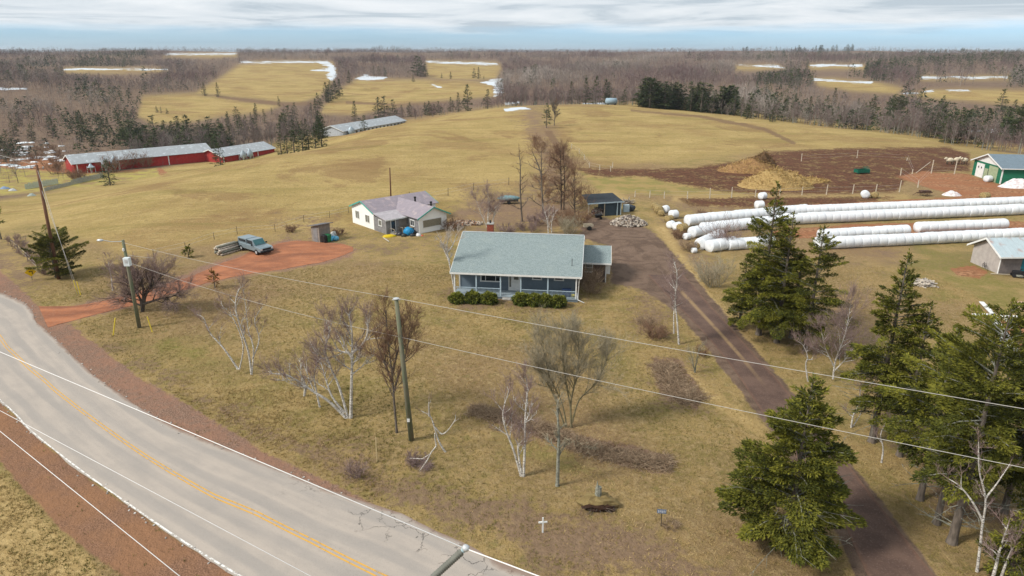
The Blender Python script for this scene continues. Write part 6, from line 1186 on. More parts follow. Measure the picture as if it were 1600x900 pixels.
PL = paint('crumpled_white_plastic', (.74,.73,.72), .5, .2, 2, c2=(.50,.42,.42), bump=.8); heap('plastic_heap', (1590, 292), 7.5, 4, 1.7, 5, PL, 'heap of crumpled white bale wrap beside the green barn', 'plastic heap'); heap('plastic_heap', (1487, 305), 3.6, 2.4, .9, 6, PL, 'small crumpled plastic heap near the old machinery', 'plastic heap'); heap('plastic_sheet', (1538, 315), 5.0, 2.6, .3, 7, PL, 'flat white sheeting under the golden bale', 'plastic sheet')
# brush: the long ditch, the round mound
def brush(name, seed, pts, n, label, mat, hz=.35, w_=1.0, ln=(.5, 1.3), r_=.011):
    rs = random.Random(seed); P = catmull([G(*q) for q in pts], 6); segs = []; o0 = np.array(P[0])
    for k in range(n):
        i = rs.randrange(len(P)-1); p = P[i].lerp(P[i+1], rs.random()); dd = (P[i+1]-P[i]).normalized(); nn = Vector((-dd.y, dd.x, 0)); off = rs.gauss(0, .42)*w_; q = p+nn*off; z = max(.02, hz*(1-(off/w_)**2))*rs.random()
        v = Vector((rs.gauss(0, 1), rs.gauss(0, 1), abs(rs.gauss(.1, .35)))).normalized()*rs.uniform(*ln)/2; a_ = np.array(q)+np.array([0, 0, z]); m_ = a_+np.array(v)+np.random.RandomState(k).randn(3)*.06; segs.append((*(a_-np.array(v)-o0), *(a_-o0), r_, r_*1.2)); segs.append((*(a_-o0), *(m_-o0), r_*1.2, r_*.6))
    s_ = np.array(segs); V2, F2 = prisms(s_, 3); o = npmesh(name, V2, [F2], mat, attrs=dict(rnd=np.repeat(np.random.RandomState(seed).rand(len(s_)), 6))); o.location = P[0]; return tag(o, label, 'brush', kind='stuff')
brush('brush_windrow', 1, [(738,640),(780,652),(840,668),(890,690),(940,708),(1000,720),(1048,726)], 3600, 'long windrow of cut brush lying across the front lawn', TW_DRY, .30, 1.05, (.5, 1.5))
brush('brush_windrow', 11, [(880,690),(910,700),(935,708)], 160, 'paler grey sticks in the middle of the long windrow', TW_GREY, .35, .7, (.3, .7), .02)
brush('brush_mound', 2, [(1035,570),(1048,592),(1062,612),(1085,628)], 2600, 'flattened mound of dry brush beside the driveway', TW_DRY, .16, 1.5, (.6, 1.6))
brush('fallen_twigs', 3, [(640,720),(660,728),(672,732)], 260, 'purplish fallen twigs near the broken birch', TW_PURPLE, .3, .6, (.4, .9), .006)
mb = MB(); p = G(655, 738); a_ = [px_pt(p, *q) for q in [(656,737),(668,720),(674,708),(682,698),(680,688),(679,678)]]; mb.tube([Vector(q)+Vector((0, 0, .06)) for q in a_], [.03, .035, .045, .05, .04, .02], 6); mb.tube([Vector(a_[2]), Vector(px_pt(p, 660, 717)), Vector(px_pt(p, 640, 716))], [.03, .025, .012], 5); o = mb.build('fallen_branch', BIRCH, None, True); tag(o, 'white forked branch lying on the grass below the broken birch', 'branch')
# root plate with stump
r_ = empty('uprooted_stump', G(934, 790), 0, 'tree stump tipped up on its grassy root plate', 'stump'); mb = MB(); mb.blob((0, 0, .28), (1.15, .6, .42), 5, .18, 14); mb.build('root_plate', paint('turf_and_roots', (.22,.165,.07), .95, .4, 4, bump=.8, c2=(.17,.12,.05)), r_)
mb = MB(); mb.blob((0, -.42, .18), (.9, .3, .26), 6, .3, 12); mb.build('torn_soil', paint('dark_torn_soil', (.05,.025,.015), .95, .4, 6), r_); mb = MB(); mb.tube([(0, .1, .5), (.02, .12, 1.2)], [.22, .17], 8); mb.tube([(-.05, .1, 1.2), (-.08, .1, 1.6)], [.08, .02], 5); mb.build('stump', GREYBARK, r_)
rr_ = random.Random(3); mb = MB()
for k in range(30): a_ = rr_.uniform(0, 6.28); mb.tube([(math.cos(a_)*.4, -.3+math.sin(a_)*.2, .2), (math.cos(a_)*1.1, -.5+math.sin(a_)*.5, rr_.uniform(-.05, .4))], [.02, .006], 4)
mb.build('roots', BARK, r_)
# ---- memorial cross, number sign, stakes, yellow diamond
p = G(848, 832); h = hgt(p, 809); r_ = empty('white_cross', p, R(8), 'small white wooden cross in the grass near the road', 'cross'); mb = MB(); mb.box(-.04, .04, -.03, .03, -.1, h); mb.build('upright', WHITE, r_); mb = MB(); mb.box(-.24, .24, -.032, .028+.004, h*.66, h*.66+.08); mb.build('crossbar', WHITE, r_)
p = G(1033, 822); h = hgt(p, 796); r_ = empty('house_number_sign', p, R(-8), 'small blue grey house number sign on a thin dark post', 'sign'); mb = MB(); mb.tube([(0, 0, -.1), (-.05, 0, h)], .022, 6); mb.build('post', DARKM, r_); mb = MB(); mb.box(-.29, .21, -.045, -.025, h-.24, h+.02); pl_ = mb.build('plate', paint('blue_grey_plate', (.12,.16,.24), .5, .1), r_)
NUM = paint('white_lettering', (.8,.8,.8), .5, .05)
mb = MB()
for i in range(4):     # four digits, too small in the photo to be read: plain seven segment shapes
    x0 = -.245+i*.108; y_ = -.0465; sg = [(x0, x0+.07, h-.06, h-.045), (x0, x0+.07, h-.12, h-.105), (x0+.055, x0+.07, h-.18, h-.045)]
    if i in (0, 2): sg.append((x0, x0+.07, h-.185, h-.17))
    for q in sg: mb.box(q[0], q[1], y_-.002, y_+.001, q[2], q[3])
mb.build('digits', NUM, pl_)
p = G(589, 722); mb = MB(); mb.add([(-.03, -.03, -.1), (.03, -.03, -.1), (.03, .03, -.1), (-.03, .03, -.1), (.0, -.03, 1.05), (.07, -.03, 1.05), (.07, .03, 1.05), (.0, .03, 1.05)], [(3, 2, 1, 0), (4, 5, 6, 7), (0, 1, 5, 4), (1, 2, 6, 5), (2, 3, 7, 6), (3, 0, 4, 7)]); o = mb.build('survey_stake', paint('raw_timber', (.52,.40,.22), .8, .15), None, loc=p); tag(o, 'tall pale wooden stake in the grass near the road', 'stake'); o.scale = (1, 1, hgt(p, 684)/1.05)
p = G(50.5, 437); h = hgt(p, 418); r_ = empty('curve_warning_sign', p, R(32), 'yellow diamond road sign with a black bent arrow at the field edge', 'road sign'); mb = MB(); mb.box(-.04, .04, -.02, .03, -.1, h-.2); mb.build('post', GREYBARK, r_); s = .52
YEL = paint('yellow_sign_face', (.80,.50,.0), .45, .05); mb = MB(); mb.add([(0, -.04, h-2*s*1.05), (s*1.15, -.04, h-s*1.05), (0, -.04, h), (-s*1.15, -.04, h-s*1.05), (0, -.025, h-2*s*1.05), (s*1.15, -.025, h-s*1.05), (0, -.025, h), (-s*1.15, -.025, h-s*1.05)], [(0, 1, 2, 3), (7, 6, 5, 4), (0, 4, 5, 1), (1, 5, 6, 2), (2, 6, 7, 3), (3, 7, 4, 0)]); pl_ = mb.build('plate', YEL, r_)
mb = MB(); c0 = h-s*1.05; mb.add([(.12, -.043, c0-.28), (.20, -.043, c0-.28), (.20, -.043, c0+.02), (.12, -.043, c0+.02)], [(0, 1, 2, 3)]); mb.add([(-.02, -.043, c0+.02), (.20, -.043, c0+.02), (.20, -.043, c0+.10), (-.02, -.043, c0+.10)], [(0, 1, 2, 3)]); mb.add([(-.02, -.043, c0-.05), (-.02, -.043, c0+.17), (-.2, -.043, c0+.06)], [(0, 1, 2)]); mb.build('arrow', DARKM, pl_)
# ---- poles and lines
GPOLE = paint('green_treated_pole', (.115,.14,.085), .85, .35, 5, c2=(.17,.155,.11), stretch=(1, 1, .2)); BPOLE = paint('brown_leaning_pole', (.17,.085,.05), .85, .35, 5, stretch=(1, 1, .2)); WIREM = paint('pale_wire', (.44,.42,.39), .5, .05); WIRED = paint('thin_wire', (.42,.40,.37), .5, .05)
def pole(name, base, top, label, mat, r_=.14, parts=None):
    B = G(*base); T = Vector(px_pt(np.array(B), *top)); r0_ = empty(name, B, 0, label, 'utility pole'); mb = MB(); v = T-B; mb.tube([v*-.01, v*.5, v], [r_*1.1, r_*.95, r_*.75], 10); mb.build('shaft', mat, r0_, True); return r0_, B, T
p1, B1, T1 = pole('utility_pole', (218, 512), (192, 375), 'green utility pole with white transformer box and street lamp by the lane', GPOLE, .17)
v = T1-B1; mb = MB(); c = v*.775; mb.box(c.x-.05, c.x+.50, c.y-.55, c.y-.12, c.z-.42, c.z+.38); o = mb.build('meter_box', paint('white_metal_box', (.68,.74,.76), .4, .1), p1, bevel=.03); mb = MB(); mb.box(c.x+.10, c.x+.35, c.y-.575, c.y-.552, c.z-.1, c.z+.2); mb.build('cover', ALU, o)
mb = MB(); c = v*.985; mb.tube([c, c+Vector((-.9, -.3, .05)), c+Vector((-1.5, -.5, .25))], .035, 6); mb.build('lamp_arm', ALU, p1); mb = MB(); mb.blob((c.x-1.75, c.y-.55, c.z+.25), (.32, .16, .12), 1, .03, 10); mb.build('lamp_head', ALU, p1, True)
mb = MB(); c = v*.90; mb.lathe([(.05, -.15), (.09, -.1), (.09, .1), (.05, .15)], (c.x, c.y-.2, c.z), 10); mb.build('insulator', WHITE, p1)
p2, B2, T2 = pole('utility_pole', (643, 688), (619, 467), 'tall green utility pole in the middle of the front lawn', GPOLE, .17)
v = T2-B2; mb = MB(); mb.lathe([(.2, 0), (.2, .04), (.1, .08)], (v.x, v.y, v.z), 10); mb.tube([(v.x-.25, v.y, v.z-.06), (v.x+.25, v.y, v.z-.06)], .04, 6); mb.build('pole_top_bracket', ALU, p2); mb = MB(); c = v*.16; mb.box(c.x-.12, c.x+.06, c.y-.22, c.y-.16, c.z-.1, c.z+.12); mb.build('tag', WHITE, p2)
p0, B0_, T0 = pole('utility_pole', (92, 436), (57, 258), 'tall leaning brown utility pole beside the windswept pine', BPOLE, .19)
v = T0-B0_; mb = MB(); mb.tube([v, v*1.03], .03, 6); mb.tube([v*.97+Vector((-.9, .2, 0)), v*.97+Vector((.9, -.2, 0))], .05, 5); mb.build('crossarm', BPOLE, p0)
for s_2 in (-.8, 0, .8): mb = MB(); c = v*.97; mb.lathe([(.04, 0), (.09, .05), (.05, .12), (.09, .17), (.04, .24)], (c.x+s_2, c.y-.2*s_2, c.z+.04), 8); mb.build('insulator', CONC, p0)
p4, B4, T4 = pole('utility_pole', (611, 316), (609, 262), 'thin dark pole standing in the hay field behind the white house', BPOLE, .13)
def wire(name, A_, B_, sag, r_, label, mat, n=24):
    mb = MB(); pts = [A_.lerp(B_, k/n)-Vector((0, 0, sag*4*(k/n)*(1-k/n))) for k in range(n+1)]; mb.tube(pts, r_, 5, cap=True); o = mb.build(name, mat, None, True); return tag(o, label, 'wire')
def at_h(X, Y, z): return GZ(X, Y, z)
# third pole of this line stands outside the frame to the right
dirL = (T2-T1); T3 = None
best = None
for L_ in (26.,27.,28.,29.,30.):
    for b_ in np.linspace(-.9, .9, 90):
        for hz in (12.8,):
            c = Vector((T2.x+L_*math.cos(b_), T2.y+L_*math.sin(b_), hz)); px, py = toPix(np.array([c.x]), np.array([c.y]), np.array([c.z]))
            yy = 467+(635-467)*(px[0]-619)/(1600-619); e_ = abs(py[0]-yy)
            if px[0] > 1620 and (best is None or e_ < best[0]): best = (e_, c)
T3 = at_h(1800, 672, 12.6); p3 = empty('utility_pole', (T3.x, T3.y, 0), 0, 'green utility pole right of the driveway evergreens, outside the photo', 'utility pole'); mb = MB(); mb.tube([(0, 0, -.3), (0, 0, 6), (0, 0, T3.z+.1)], [.18, .16, .13], 10); mb.build('shaft', GPOLE, p3, True)
up_ = Vector((0, 0, .05))
wire('power_line', T1-(T1-B1)*.03, T2+up_, .25, .012, 'upper overhead wire from the transformer pole to the middle pole', WIREM); wire('power_line', T2+up_, T3, .12, .013, 'upper overhead wire running right from the middle pole', WIREM)
A2 = B1+(T1-B1)*.76; C2 = B2+(T2-B2)*.745; D2 = Vector((T3.x, T3.y, hgt(Vector((T3.x, T3.y, 0)), 764)))
wire('telephone_line', A2, C2, .45, .012, 'lower overhead cable from the transformer pole to the middle pole', WIREM); wire('telephone_line', C2, D2, .15, .013, 'lower overhead cable running right from the middle pole', WIREM)
# near roadside pole below the camera, with its line post insulator
# the conductor tops: fitted to where the wires show, at about the height of a pole head
def at_h(X, Y, z): q = GZ(X, Y, z); return q
I0 = at_h(727, 857, 13.0); I1 = at_h(676, 903, 12.2)
PB = Vector((I1.x-.25, I1.y-.35, 0)); np_ = empty('roadside_pole', PB, 0, 'roadside pole below the view whose ribbed insulator juts over the road edge', 'utility pole')
mb = MB(); mb.tube([(0, 0, -.3), (0, 0, 6), (0, 0, 12.25)], [.18, .16, .13], 10); mb.build('shaft', BPOLE, np_, True)
a_ = I1-PB; b_ = I0-PB; dv = (b_-a_); Ln_ = dv.length; rotq = dv.to_track_quat('X', 'Z'); mb = MB(); pr = []; k = 0.; pr.append((.05, 0))
while k < Ln_*.86: pr += [(.052, k+.002), (.098, k+.018), (.098, k+.028), (.052, k+.05)]; k += .062
pr += [(.05, k+.03)]; mb.lathe(pr, (0, 0, 0), 18, axis='x'); o = mb.build('insulator', paint('grey_green_polymer', (.20,.20,.17), .5, .2), np_, True); o.location = a_; o.rotation_mode = 'QUATERNION'; o.rotation_quaternion = rotq
mb = MB(); mb.lathe([(.06, k+.02), (.075, k+.06), (.06, Ln_-.06), (.03, Ln_-.03)], (0, 0, 0), 12, axis='x'); o2 = mb.build('end_fitting', paint('pale_blue_metal', (.42,.55,.58), .4), o, True); mb = MB(); mb.blob((Ln_+.02, 0, 0), (.10, .10, .10), 2, .05, 10); mb.build('clamp', ALU, o, True)
mb = MB(); mb.tube([(0, 0, 12.1), tuple(a_)], .06, 6); mb.build('bracket', ALU, np_)
NW = paint('bright_conductor', (.78,.76,.74), .5, .03)
W0 = at_h(-170, 478, 11.6); W1 = at_h(960, 945, 13.1)
wire('power_line', at_h(-260, 440, 11.8), I0, .0, .015, 'conductor crossing the road up to the ribbed insulator', NW, 4); wire('power_line', I0, W1, 0, .018, 'conductor running right from the ribbed insulator', NW, 2)
wire('power_line', at_h(-200, 535, 12.0), at_h(560, 940, 13.2), 0, .009, 'middle thin conductor above the near lane of the road', NW, 2); wire('power_line', at_h(-120, 577, 12.6), at_h(330, 940, 14.2), 0, .010, 'nearest conductor above the red roadside soil', NW, 2)
wire('guy_wire', B0_+(T0-B0_)*.97, G(121, 462), 0, .02, 'thin guy wire of the brown pole, outer one', WIRED, 2); wire('guy_wire', B0_+(T0-B0_)*.80, G(124, 460), 0, .02, 'thin guy wire of the brown pole, lower one', WIRED, 2)
wire('overhead_line', T0, at_h(-300, 150, 9), .8, .022, 'thin line running left from the brown pole', WIRED, 12)
wire('service_drop', B1+(T1-B1)*.84, at_h(240, 403, 7.2), .05, .012, 'short service loop at the transformer pole', WIRED, 4)
YG = paint('yellow_guy_guard', (.72,.56,.06), .5, .08)
for i, (a_, b_, lb) in enumerate([((115, 438), (121, 460), 'left yellow guy wire guard below the brown pole'), ((120, 440), (126, 461), 'right yellow guy wire guard below the brown pole'), ((180, 497), (177, 524), 'yellow guard left of the transformer pole'), ((230, 495), (238, 519), 'yellow guard right of the transformer pole')]):
    q = G(*b_); tp = Vector(px_pt(np.array(q), *a_)); mb = MB(); mb.tube([q, tp], .05, 6); o = mb.build('guy_guard', YG, None); tag(o, lb, 'guy guard')
# ---- fences
FPOST = paint('weathered_fence_post', (.55,.48,.38), .9, .3, 4); 
def fence(label, bases, h, group=None, rails=2, mat=None, r_=.06, tall=None):
    r0_ = empty('wire_fence', G(*bases[0]), 0, label, 'fence', group); o0 = G(*bases[0]); P = [G(*b) for b in bases]; m_ = mat or FPOST; rs = random.Random(len(bases))
    for i, p in enumerate(P): hh = (tall[i] if tall else h)*rs.uniform(.9, 1.1); q = p-o0; mb = MB(); mb.tube([q-Vector((0, 0, .2)), q+Vector((rs.uniform(-.06, .06), 0, hh))], [r_, r_*.8], 5); mb.build('fence_post', m_, r0_)
    mb = MB()
    for k in range(rails):
        z = h*(.45+.45*k/max(1, rails-1))
        for a_, b_ in zip(P[:-1], P[1:]): mb.tube([a_-o0+Vector((0, 0, z)), b_-o0+Vector((0, 0, z))], .012, 3, cap=False)
    mb.build('fence_wire', WIRED, r0_); return r0_
fence('wire fence with pale posts along the near side of the muddy paddock', [(992,308),(1015,309),(1038,310),(1074,311),(1109,310),(1143,309),(1180,308),(1218,306),(1253,305),(1291,304),(1332,303),(1368,302),(1405,300)], 1.5, tall=[1.2,1.2,1.3,1.5,1.8,1.9,1.4,1.5,1.7,2.0,1.7,1.6,2.0], r_=.10)
fence('fence of tall posts beside the muddy yard left of the green barn', [(1407,274),(1434,293),(1455,271),(1491,272)], 1.6, tall=[1.6,1.4,3.2,3.1], r_=.12)
fence('line of thin posts running up between the two hay fields', [(893,232),(905,240),(913,250),(921,262),(937,266),(954,268),(957,262)], 1.3, r_=.09); fence('weathered posts along the back of the muddy paddock', [(1252,252),(1339,247),(1417,251),(1425,272)], 1.5, tall=[2, 2, .8, 1], r_=.10)
fence('old wire fence behind the outhouse along the hay field', [(240,402),(290,390),(335,374),(371,366),(430,362),(475,347),(515,340),(545,333)], 1.1, r_=.04, mat=BARKD); fence('thin dark fence posts behind the white house', [(640,312),(656,317),(700,306),(740,297),(795,289)], 1.4, r_=.06, mat=BARKD)
fence('bedraggled field edge fence by the yellow sign', [(18,385),(30,395),(44,408),(60,424)], 1.1, r_=.05, mat=BARKD)
mb = MB(); o0 = G(1431, 271); q = G(1452, 262)
mb.tube([Vector((0, 0, .1)), q-o0+Vector((0, 0, 1.3))], .07, 5); o = mb.build('fence_brace', FPOST, None, loc=o0); tag(o, 'slanting pole leaning on the tall fence post', 'post')
# slatted snow fence in front of the red barn
SF = paint('grey_slats', (.30,.32,.30), .9, .3, 4)
for nm, a_, b_, h, lb, m_ in (('slatted_fence', (112, 289), (162, 277), 1.5, 'old grey slatted fence below the long red barn', SF), ('panel_wall', (40, 296), (92, 287), 1.6, 'low pale green panels at the field edge left of the slatted fence', paint('pale_green_panel', (.38,.45,.40), .8, .2)), ('slatted_fence', (70, 299), (112, 289), 1.0, 'broken low fence between the panels and the slatted fence', SF)):
    A_, B_ = G(*a_), G(*b_); n = int((B_-A_).length/.35); r0_ = empty(nm, A_, 0, lb, 'fence'); mb = MB(); rs = random.Random(4)
    for k in range(n): p = (B_-A_)*(k/n); dd = (B_-A_).normalized()*.13; mb.slab([p, p+dd*2, p+dd*2+Vector((0, 0, h*rs.uniform(.8, 1.05))), p+Vector((0, 0, h*rs.uniform(.8, 1.05)))], .03)
    mb.build('slats', m_, r0_); mb = MB(); mb.tube([Vector((0, 0, h*.5)), (B_-A_)+Vector((0, 0, h*.5))], .04, 4); mb.build('rail', m_, r0_)
# snowy debris field at far left
rs = random.Random(12); SNW = paint('old_snow', (.74,.77,.80), .8, .1, 1)
for i in range(46):
    x, y = rs.uniform(-10, 108), rs.uniform(222, 262); y = min(y, 262-(0 if x < 60 else (x-60)*.3)); p = G(x, y); s = rs.uniform(.6, 2.6); mb = MB(); mb.blob((0, 0, .0), (s, s*rs.uniform(.5, 1.2), .28), i, .35, 10); o = mb.build('snow_patch', SNW, None, True, p); tag(o, 'patch of old snow among the scrub at the far left', 'snow patch', 'snow patches at the far left')
for i, (x, y, w_, c_, lb) in enumerate([(12, 258, 7, (.50,.58,.62), 'pale blue sheeting spread at the far left edge'), (38, 262, 6, (.48,.56,.60), 'pale grey sheeting beside the red track at far left'), (8, 295, 3.0, (.18,.26,.40), 'blue tarpaulin heap at the field edge on the left'), (20, 298, 2.4, (.45,.47,.48), 'grey rubble beside the blue tarpaulin'), (50, 306, 2.5, (.30,.34,.30), 'pale twisted branches lying in the hay field')]):
    heap('sheeting' if i < 2 else 'debris_heap', (x, y), w_, w_*.5, .5 if i < 2 else .7, 20+i, paint('sheet_%d' % i, c_, .6, .3, 1), lb, 'debris')
bs = [bush('bush', 500+i, (rs.uniform(-10, 100), rs.uniform(228, 258)), 4, rs.uniform(1.5, 3), 'bare scrub among the snow patches at far left', 14, TW_BROWN, lvl=1, kids=8, minr=.03, wide=1.1, group='scrub among the snow patches') for i in range(22)]
# ---- livestock: cream cattle standing at the barn corner
def cow(px, rz, label, s=1.):
    r_ = empty('sheep', G(*px), rz, label, 'sheep', 'sheep beside the green barn'); r_.scale = (s, s, s); FL = paint_c('cream_fleece', (.62,.54,.40)); DK = paint_c('dark_legs', (.10,.08,.06))
    mb = MB(); mb.blob((0, 0, .72), (.62, .34, .36), 1, .06, 14); mb.blob((.62, 0, .98), (.20, .15, .20), 2, .05, 10); mb.tube([(.42, 0, .85), (.62, 0, 1.0)], [.22, .14], 8); mb.blob((.80, 0, .90), (.15, .09, .10), 3, .05, 8)
    for x_ in (-.38, .34):
        for y_ in (-.17, .17): mb.tube([(x_, y_, .6), (x_+(.04 if x_ < 0 else 0), y_, .3), (x_-.02, y_, -.02)], [.10, .055, .045], 6, m=1)
    for y_ in (-.12, .12): mb.tube([(.62, y_, 1.08), (.58, y_*2.0, 1.05)], [.05, .02], 5, m=1)
    mb.tube([(-.6, 0, .8), (-.68, 0, .5)], [.05, .03], 5); mb.build('body', [FL, DK], r_, True); return r_
_pc = {}
def paint_c(n, c):
    if n not in _pc: _pc[n] = paint(n, c, .9, .2, 4)
    return _pc[n]
cow((1483, 257), R(170), 'cream sheep furthest left beside the green barn', 1.45); cow((1494, 256.5), R(20), 'cream sheep in the middle of the three at the barn corner', 1.5); cow((1506, 257), R(200), 'cream sheep against the corner of the green barn', 1.45)
# ---- farmyard bits
r_ = empty('green_feeder', G(1346, 271), .2, 'dark green cattle feeder standing in the muddy paddock', 'feeder'); GF = paint('dark_green_steel', (.01,.12,.075), .5, .2)
mb = MB(); mb.slab([(-1.4, -.7, .3), (1.4, -.7, .3), (1.4, .7, .3), (-1.4, .7, .3)], .06); mb.box(-1.45, 1.45, -.75, -.70, .25, .95); mb.box(-1.45, 1.45, .70, .75, .25, .95); mb.box(-1.45, -1.4, -.70, .70, .25, .95); mb.box(1.4, 1.45, -.70, .70, .25, .95); mb.build('trough', GF, r_)
mb = MB()
for x_ in np.linspace(.2, 1.4, 6): mb.tube([(x_, -.7, .95), (x_-.1, 0, 1.5)], .03, 4); mb.tube([(x_, .7, .95), (x_-.1, 0, 1.5)], .03, 4)
mb.build('rack', GF, r_)
for x_ in (-1.3, 1.3):
    for y_ in (-.65, .65): mb = MB(); mb.box(x_-.05, x_+.05, y_-.05, y_+.05, -.1, .3); mb.build('leg', GF, r_)
r_ = empty('rusty_machinery', G(1444, 306), .1, 'rusty old farm machine with spoked wheels near the fence', 'farm machine'); RS = paint('dark_rust', (.10,.055,.04), .9, .4, 4)
mb = MB(); mb.box(-1.6, 1.5, -.08, .08, .55, .7); mb.box(-.9, .9, -.5, .5, .7, 1.0); mb.tube([(-1.6, 0, .6), (-2.3, 0, .2)], .05, 5)
for k in range(7): mb.tube([(-1.2+k*.42, -.5, .9), (-1.0+k*.42, .6, .2)], .03, 4)
mb.build('frame', RS, r_)
for s in (-1, 1):
    mb = MB(); 
    for k in range(10): a_ = k*.628; b_ = a_+.628; mb.tube([(math.cos(a_)*.45, s*.7, .45+math.sin(a_)*.45), (math.cos(b_)*.45, s*.7, .45+math.sin(b_)*.45)], .035, 4, cap=False); mb.tube([(0, s*.7, .45), (math.cos(a_)*.45, s*.7, .45+math.sin(a_)*.45)], .02, 4)
    mb.build('wheel', RS, r_)
# riding mower at the shed, wheelbarrow and cart behind the house, teal boat like cover, tank on the crest
def mower(px, rz):
    r_ = empty('riding_mower', G(*px), rz, 'black riding mower parked before the teal shed door', 'mower'); mb = MB(); mb.box(-.2, .75, -.3, .3, .35, .75); mb.box(-.75, -.2, -.35, .35, .35, .6); mb.build('body', DARKM, r_, bevel=.04); mb = MB(); mb.box(-.62, -.2, -.22, .22, .62, .72); mb.box(-.68, -.60, -.22, .22, .64, 1.0); mb.build('seat', DARKM, r_); mb = MB(); mb.lathe([(.6, .15), (.62, .3), (.3, .35)], (.05, 0, 0), 12); mb.build('deck', GREYBARK, r_)
    for x_, q in ((-.5, .28), (.62, .2)):
        for s in (-1, 1): mb = MB(); mb.lathe([(.08, -.09), (q, -.08), (q, .08), (.08, .09)], (x_, s*.42, q), 14, axis='y'); mb.build('wheel', DARKM, r_)
    mb = MB(); mb.tube([(.05, 0, .7), (-.12, 0, 1.0)], .02, 5); mb.lathe([(.17, .98), (.17, 1.0)], (-.12, 0, 0), 12); mb.build('steering_wheel', DARKM, r_)
mower((1592, 433), R(160))
r_ = empty('wheelbarrow', G(934, 343), .2, 'black wheelbarrow in front of the firewood shed', 'wheelbarrow'); mb = MB(); mb.add([(-.35, -.25, .35), (.35, -.25, .35), (.35, .25, .35), (-.35, .25, .35), (-.55, -.4, .8), (.65, -.4, .8), (.65, .4, .8), (-.55, .4, .8)], [(3, 2, 1, 0), (0, 1, 5, 4), (1, 2, 6, 5), (2, 3, 7, 6), (3, 0, 4, 7), (4, 5, 6, 7)]); mb.build('tray', DARKM, r_); mb = MB(); mb.lathe([(.05, -.06), (.2, -.05), (.2, .05), (.05, .06)], (.55, 0, .2), 12, axis='y'); mb.build('wheel', DARKM, r_)
for s in (-1, 1): mb = MB(); mb.tube([(.55, s*.1, .2), (-.3, s*.28, .35), (-1.1, s*.32, .6)], .025, 5); mb.build('handle', DARKM, r_)
r_ = empty('garden_cart', G(919, 359), .1, 'small wooden cart with two wheels beside the parking area', 'cart'); mb = MB(); mb.box(-.7, .7, -.4, .4, .45, .52); mb.box(-.7, .7, -.42, -.38, .52, .9); mb.box(-.7, .7, .38, .42, .52, .9); mb.build('bed', POSTW, r_)
for s in (-1, 1): mb = MB(); mb.lathe([(.05, -.05), (.33, -.04), (.33, .04), (.05, .05)], (.1, s*.5, .33), 12, axis='y'); mb.build('wheel', DARKM, r_)
mb = MB(); mb.blob((0, 0, .55), (.8, .5, .6), 7, .12, 10); o = mb.build('tarped_machine', paint('dark_grey_tarp', (.05,.06,.075), .6, .3), None, True, G(985, 330)); tag(o, 'dark tarped object right of the woodshed', 'tarp'); mb = MB(); mb.box(-.5, .5, -.25, .25, 0, 1.2); o = mb.build('metal_cabinet', PALEBLUE, None, loc=G(978, 331), rz=.2, bevel=.03); tag(o, 'pale blue metal cabinet leaning at the woodshed end', 'cabinet')
r_ = empty('covered_trailer', G(795, 318), .05, 'low trailer under a teal blue cover in the hay field', 'trailer'); mb = MB(); mb.blob((0, 0, .95), (1.9, .9, .45), 9, .06, 14); mb.build('cover', paint('teal_cover', (.16,.28,.30), .6, .2), r_, True); mb = MB(); mb.box(-1.6, 1.6, -.7, .7, .45, .62); mb.build('bed', DARKM, r_)
for s in (-1, 1): mb = MB(); mb.lathe([(.05, -.08), (.32, -.08), (.32, .08), (.05, .08)], (0, s*.75, .32), 12, axis='y'); mb.build('wheel', DARKM, r_)
r_ = empty('blue_tank', PD(955, 352), .1, 'tiny pale blue tank at the far edge of the right hand field', 'tank'); mb = MB(); mb.lathe([(.4, -3.0), (1.5, -2.6), (1.6, 0), (1.5, 2.6), (.4, 3.0)], (0, 0, 1.7), 16, axis='x'); mb.build('shell', paint('pale_blue_shell', (.28,.38,.45), .5, .15), r_, True)
for x_ in (-1.8, 1.8): mb = MB(); mb.box(x_-.2, x_+.2, -1.2, 1.2, -.3, .7); mb.build('cradle', DARKM, r_)
# ---- walkway, boards and garden frame at the right edge
p = [G(*q) for q in ((1538, 478), (1556, 494), (1600, 560), (1650, 625), (1630, 640), (1588, 572), (1547, 510))]
cw = MB(); cw.slab([(q.x, q.y, .10) for q in ([p[i] for i in (1, 2, 3)]+[p[i] for i in (4, 5, 6)])], .2, n=Vector((0, 0, 1))); o = cw.build('concrete_walkway', paint('pale_concrete', (.58,.58,.57), .85, .2, 1.5), None); tag(o, kind='structure')
mb = MB(); 
for a_, b_ in (((1520, 494), (1556, 494)), ((1533, 474), (1556, 498))): A_, B_ = G(*a_), G(*b_); d_ = (B_-A_).normalized(); n_ = Vector((-d_.y, d_.x, 0))*.22; mb.slab([A_-n_+Vector((0, 0, .2)), B_-n_+Vector((0, 0, .2)), B_+n_+Vector((0, 0, .2)), A_+n_+Vector((0, 0, .2))], .08, n=Vector((0, 0, 1)))
o = mb.build('white_boards', WHITE, None); tag(o, 'crossed white boards at the head of the concrete walkway', 'boards')
def frame_box(name, pts, wid, h, mat, label):
    P = [G(*q) for q in pts]; r0_ = empty(name, P[0], 0, label, 'garden bed'); 
    for a_, b_ in zip(P[:-1], P[1:]): mb = MB(); mb.tube([a_-P[0]+Vector((0, 0, h)), b_-P[0]+Vector((0, 0, h))], wid, 4); mb.build('board', mat, r0_)
    return r0_
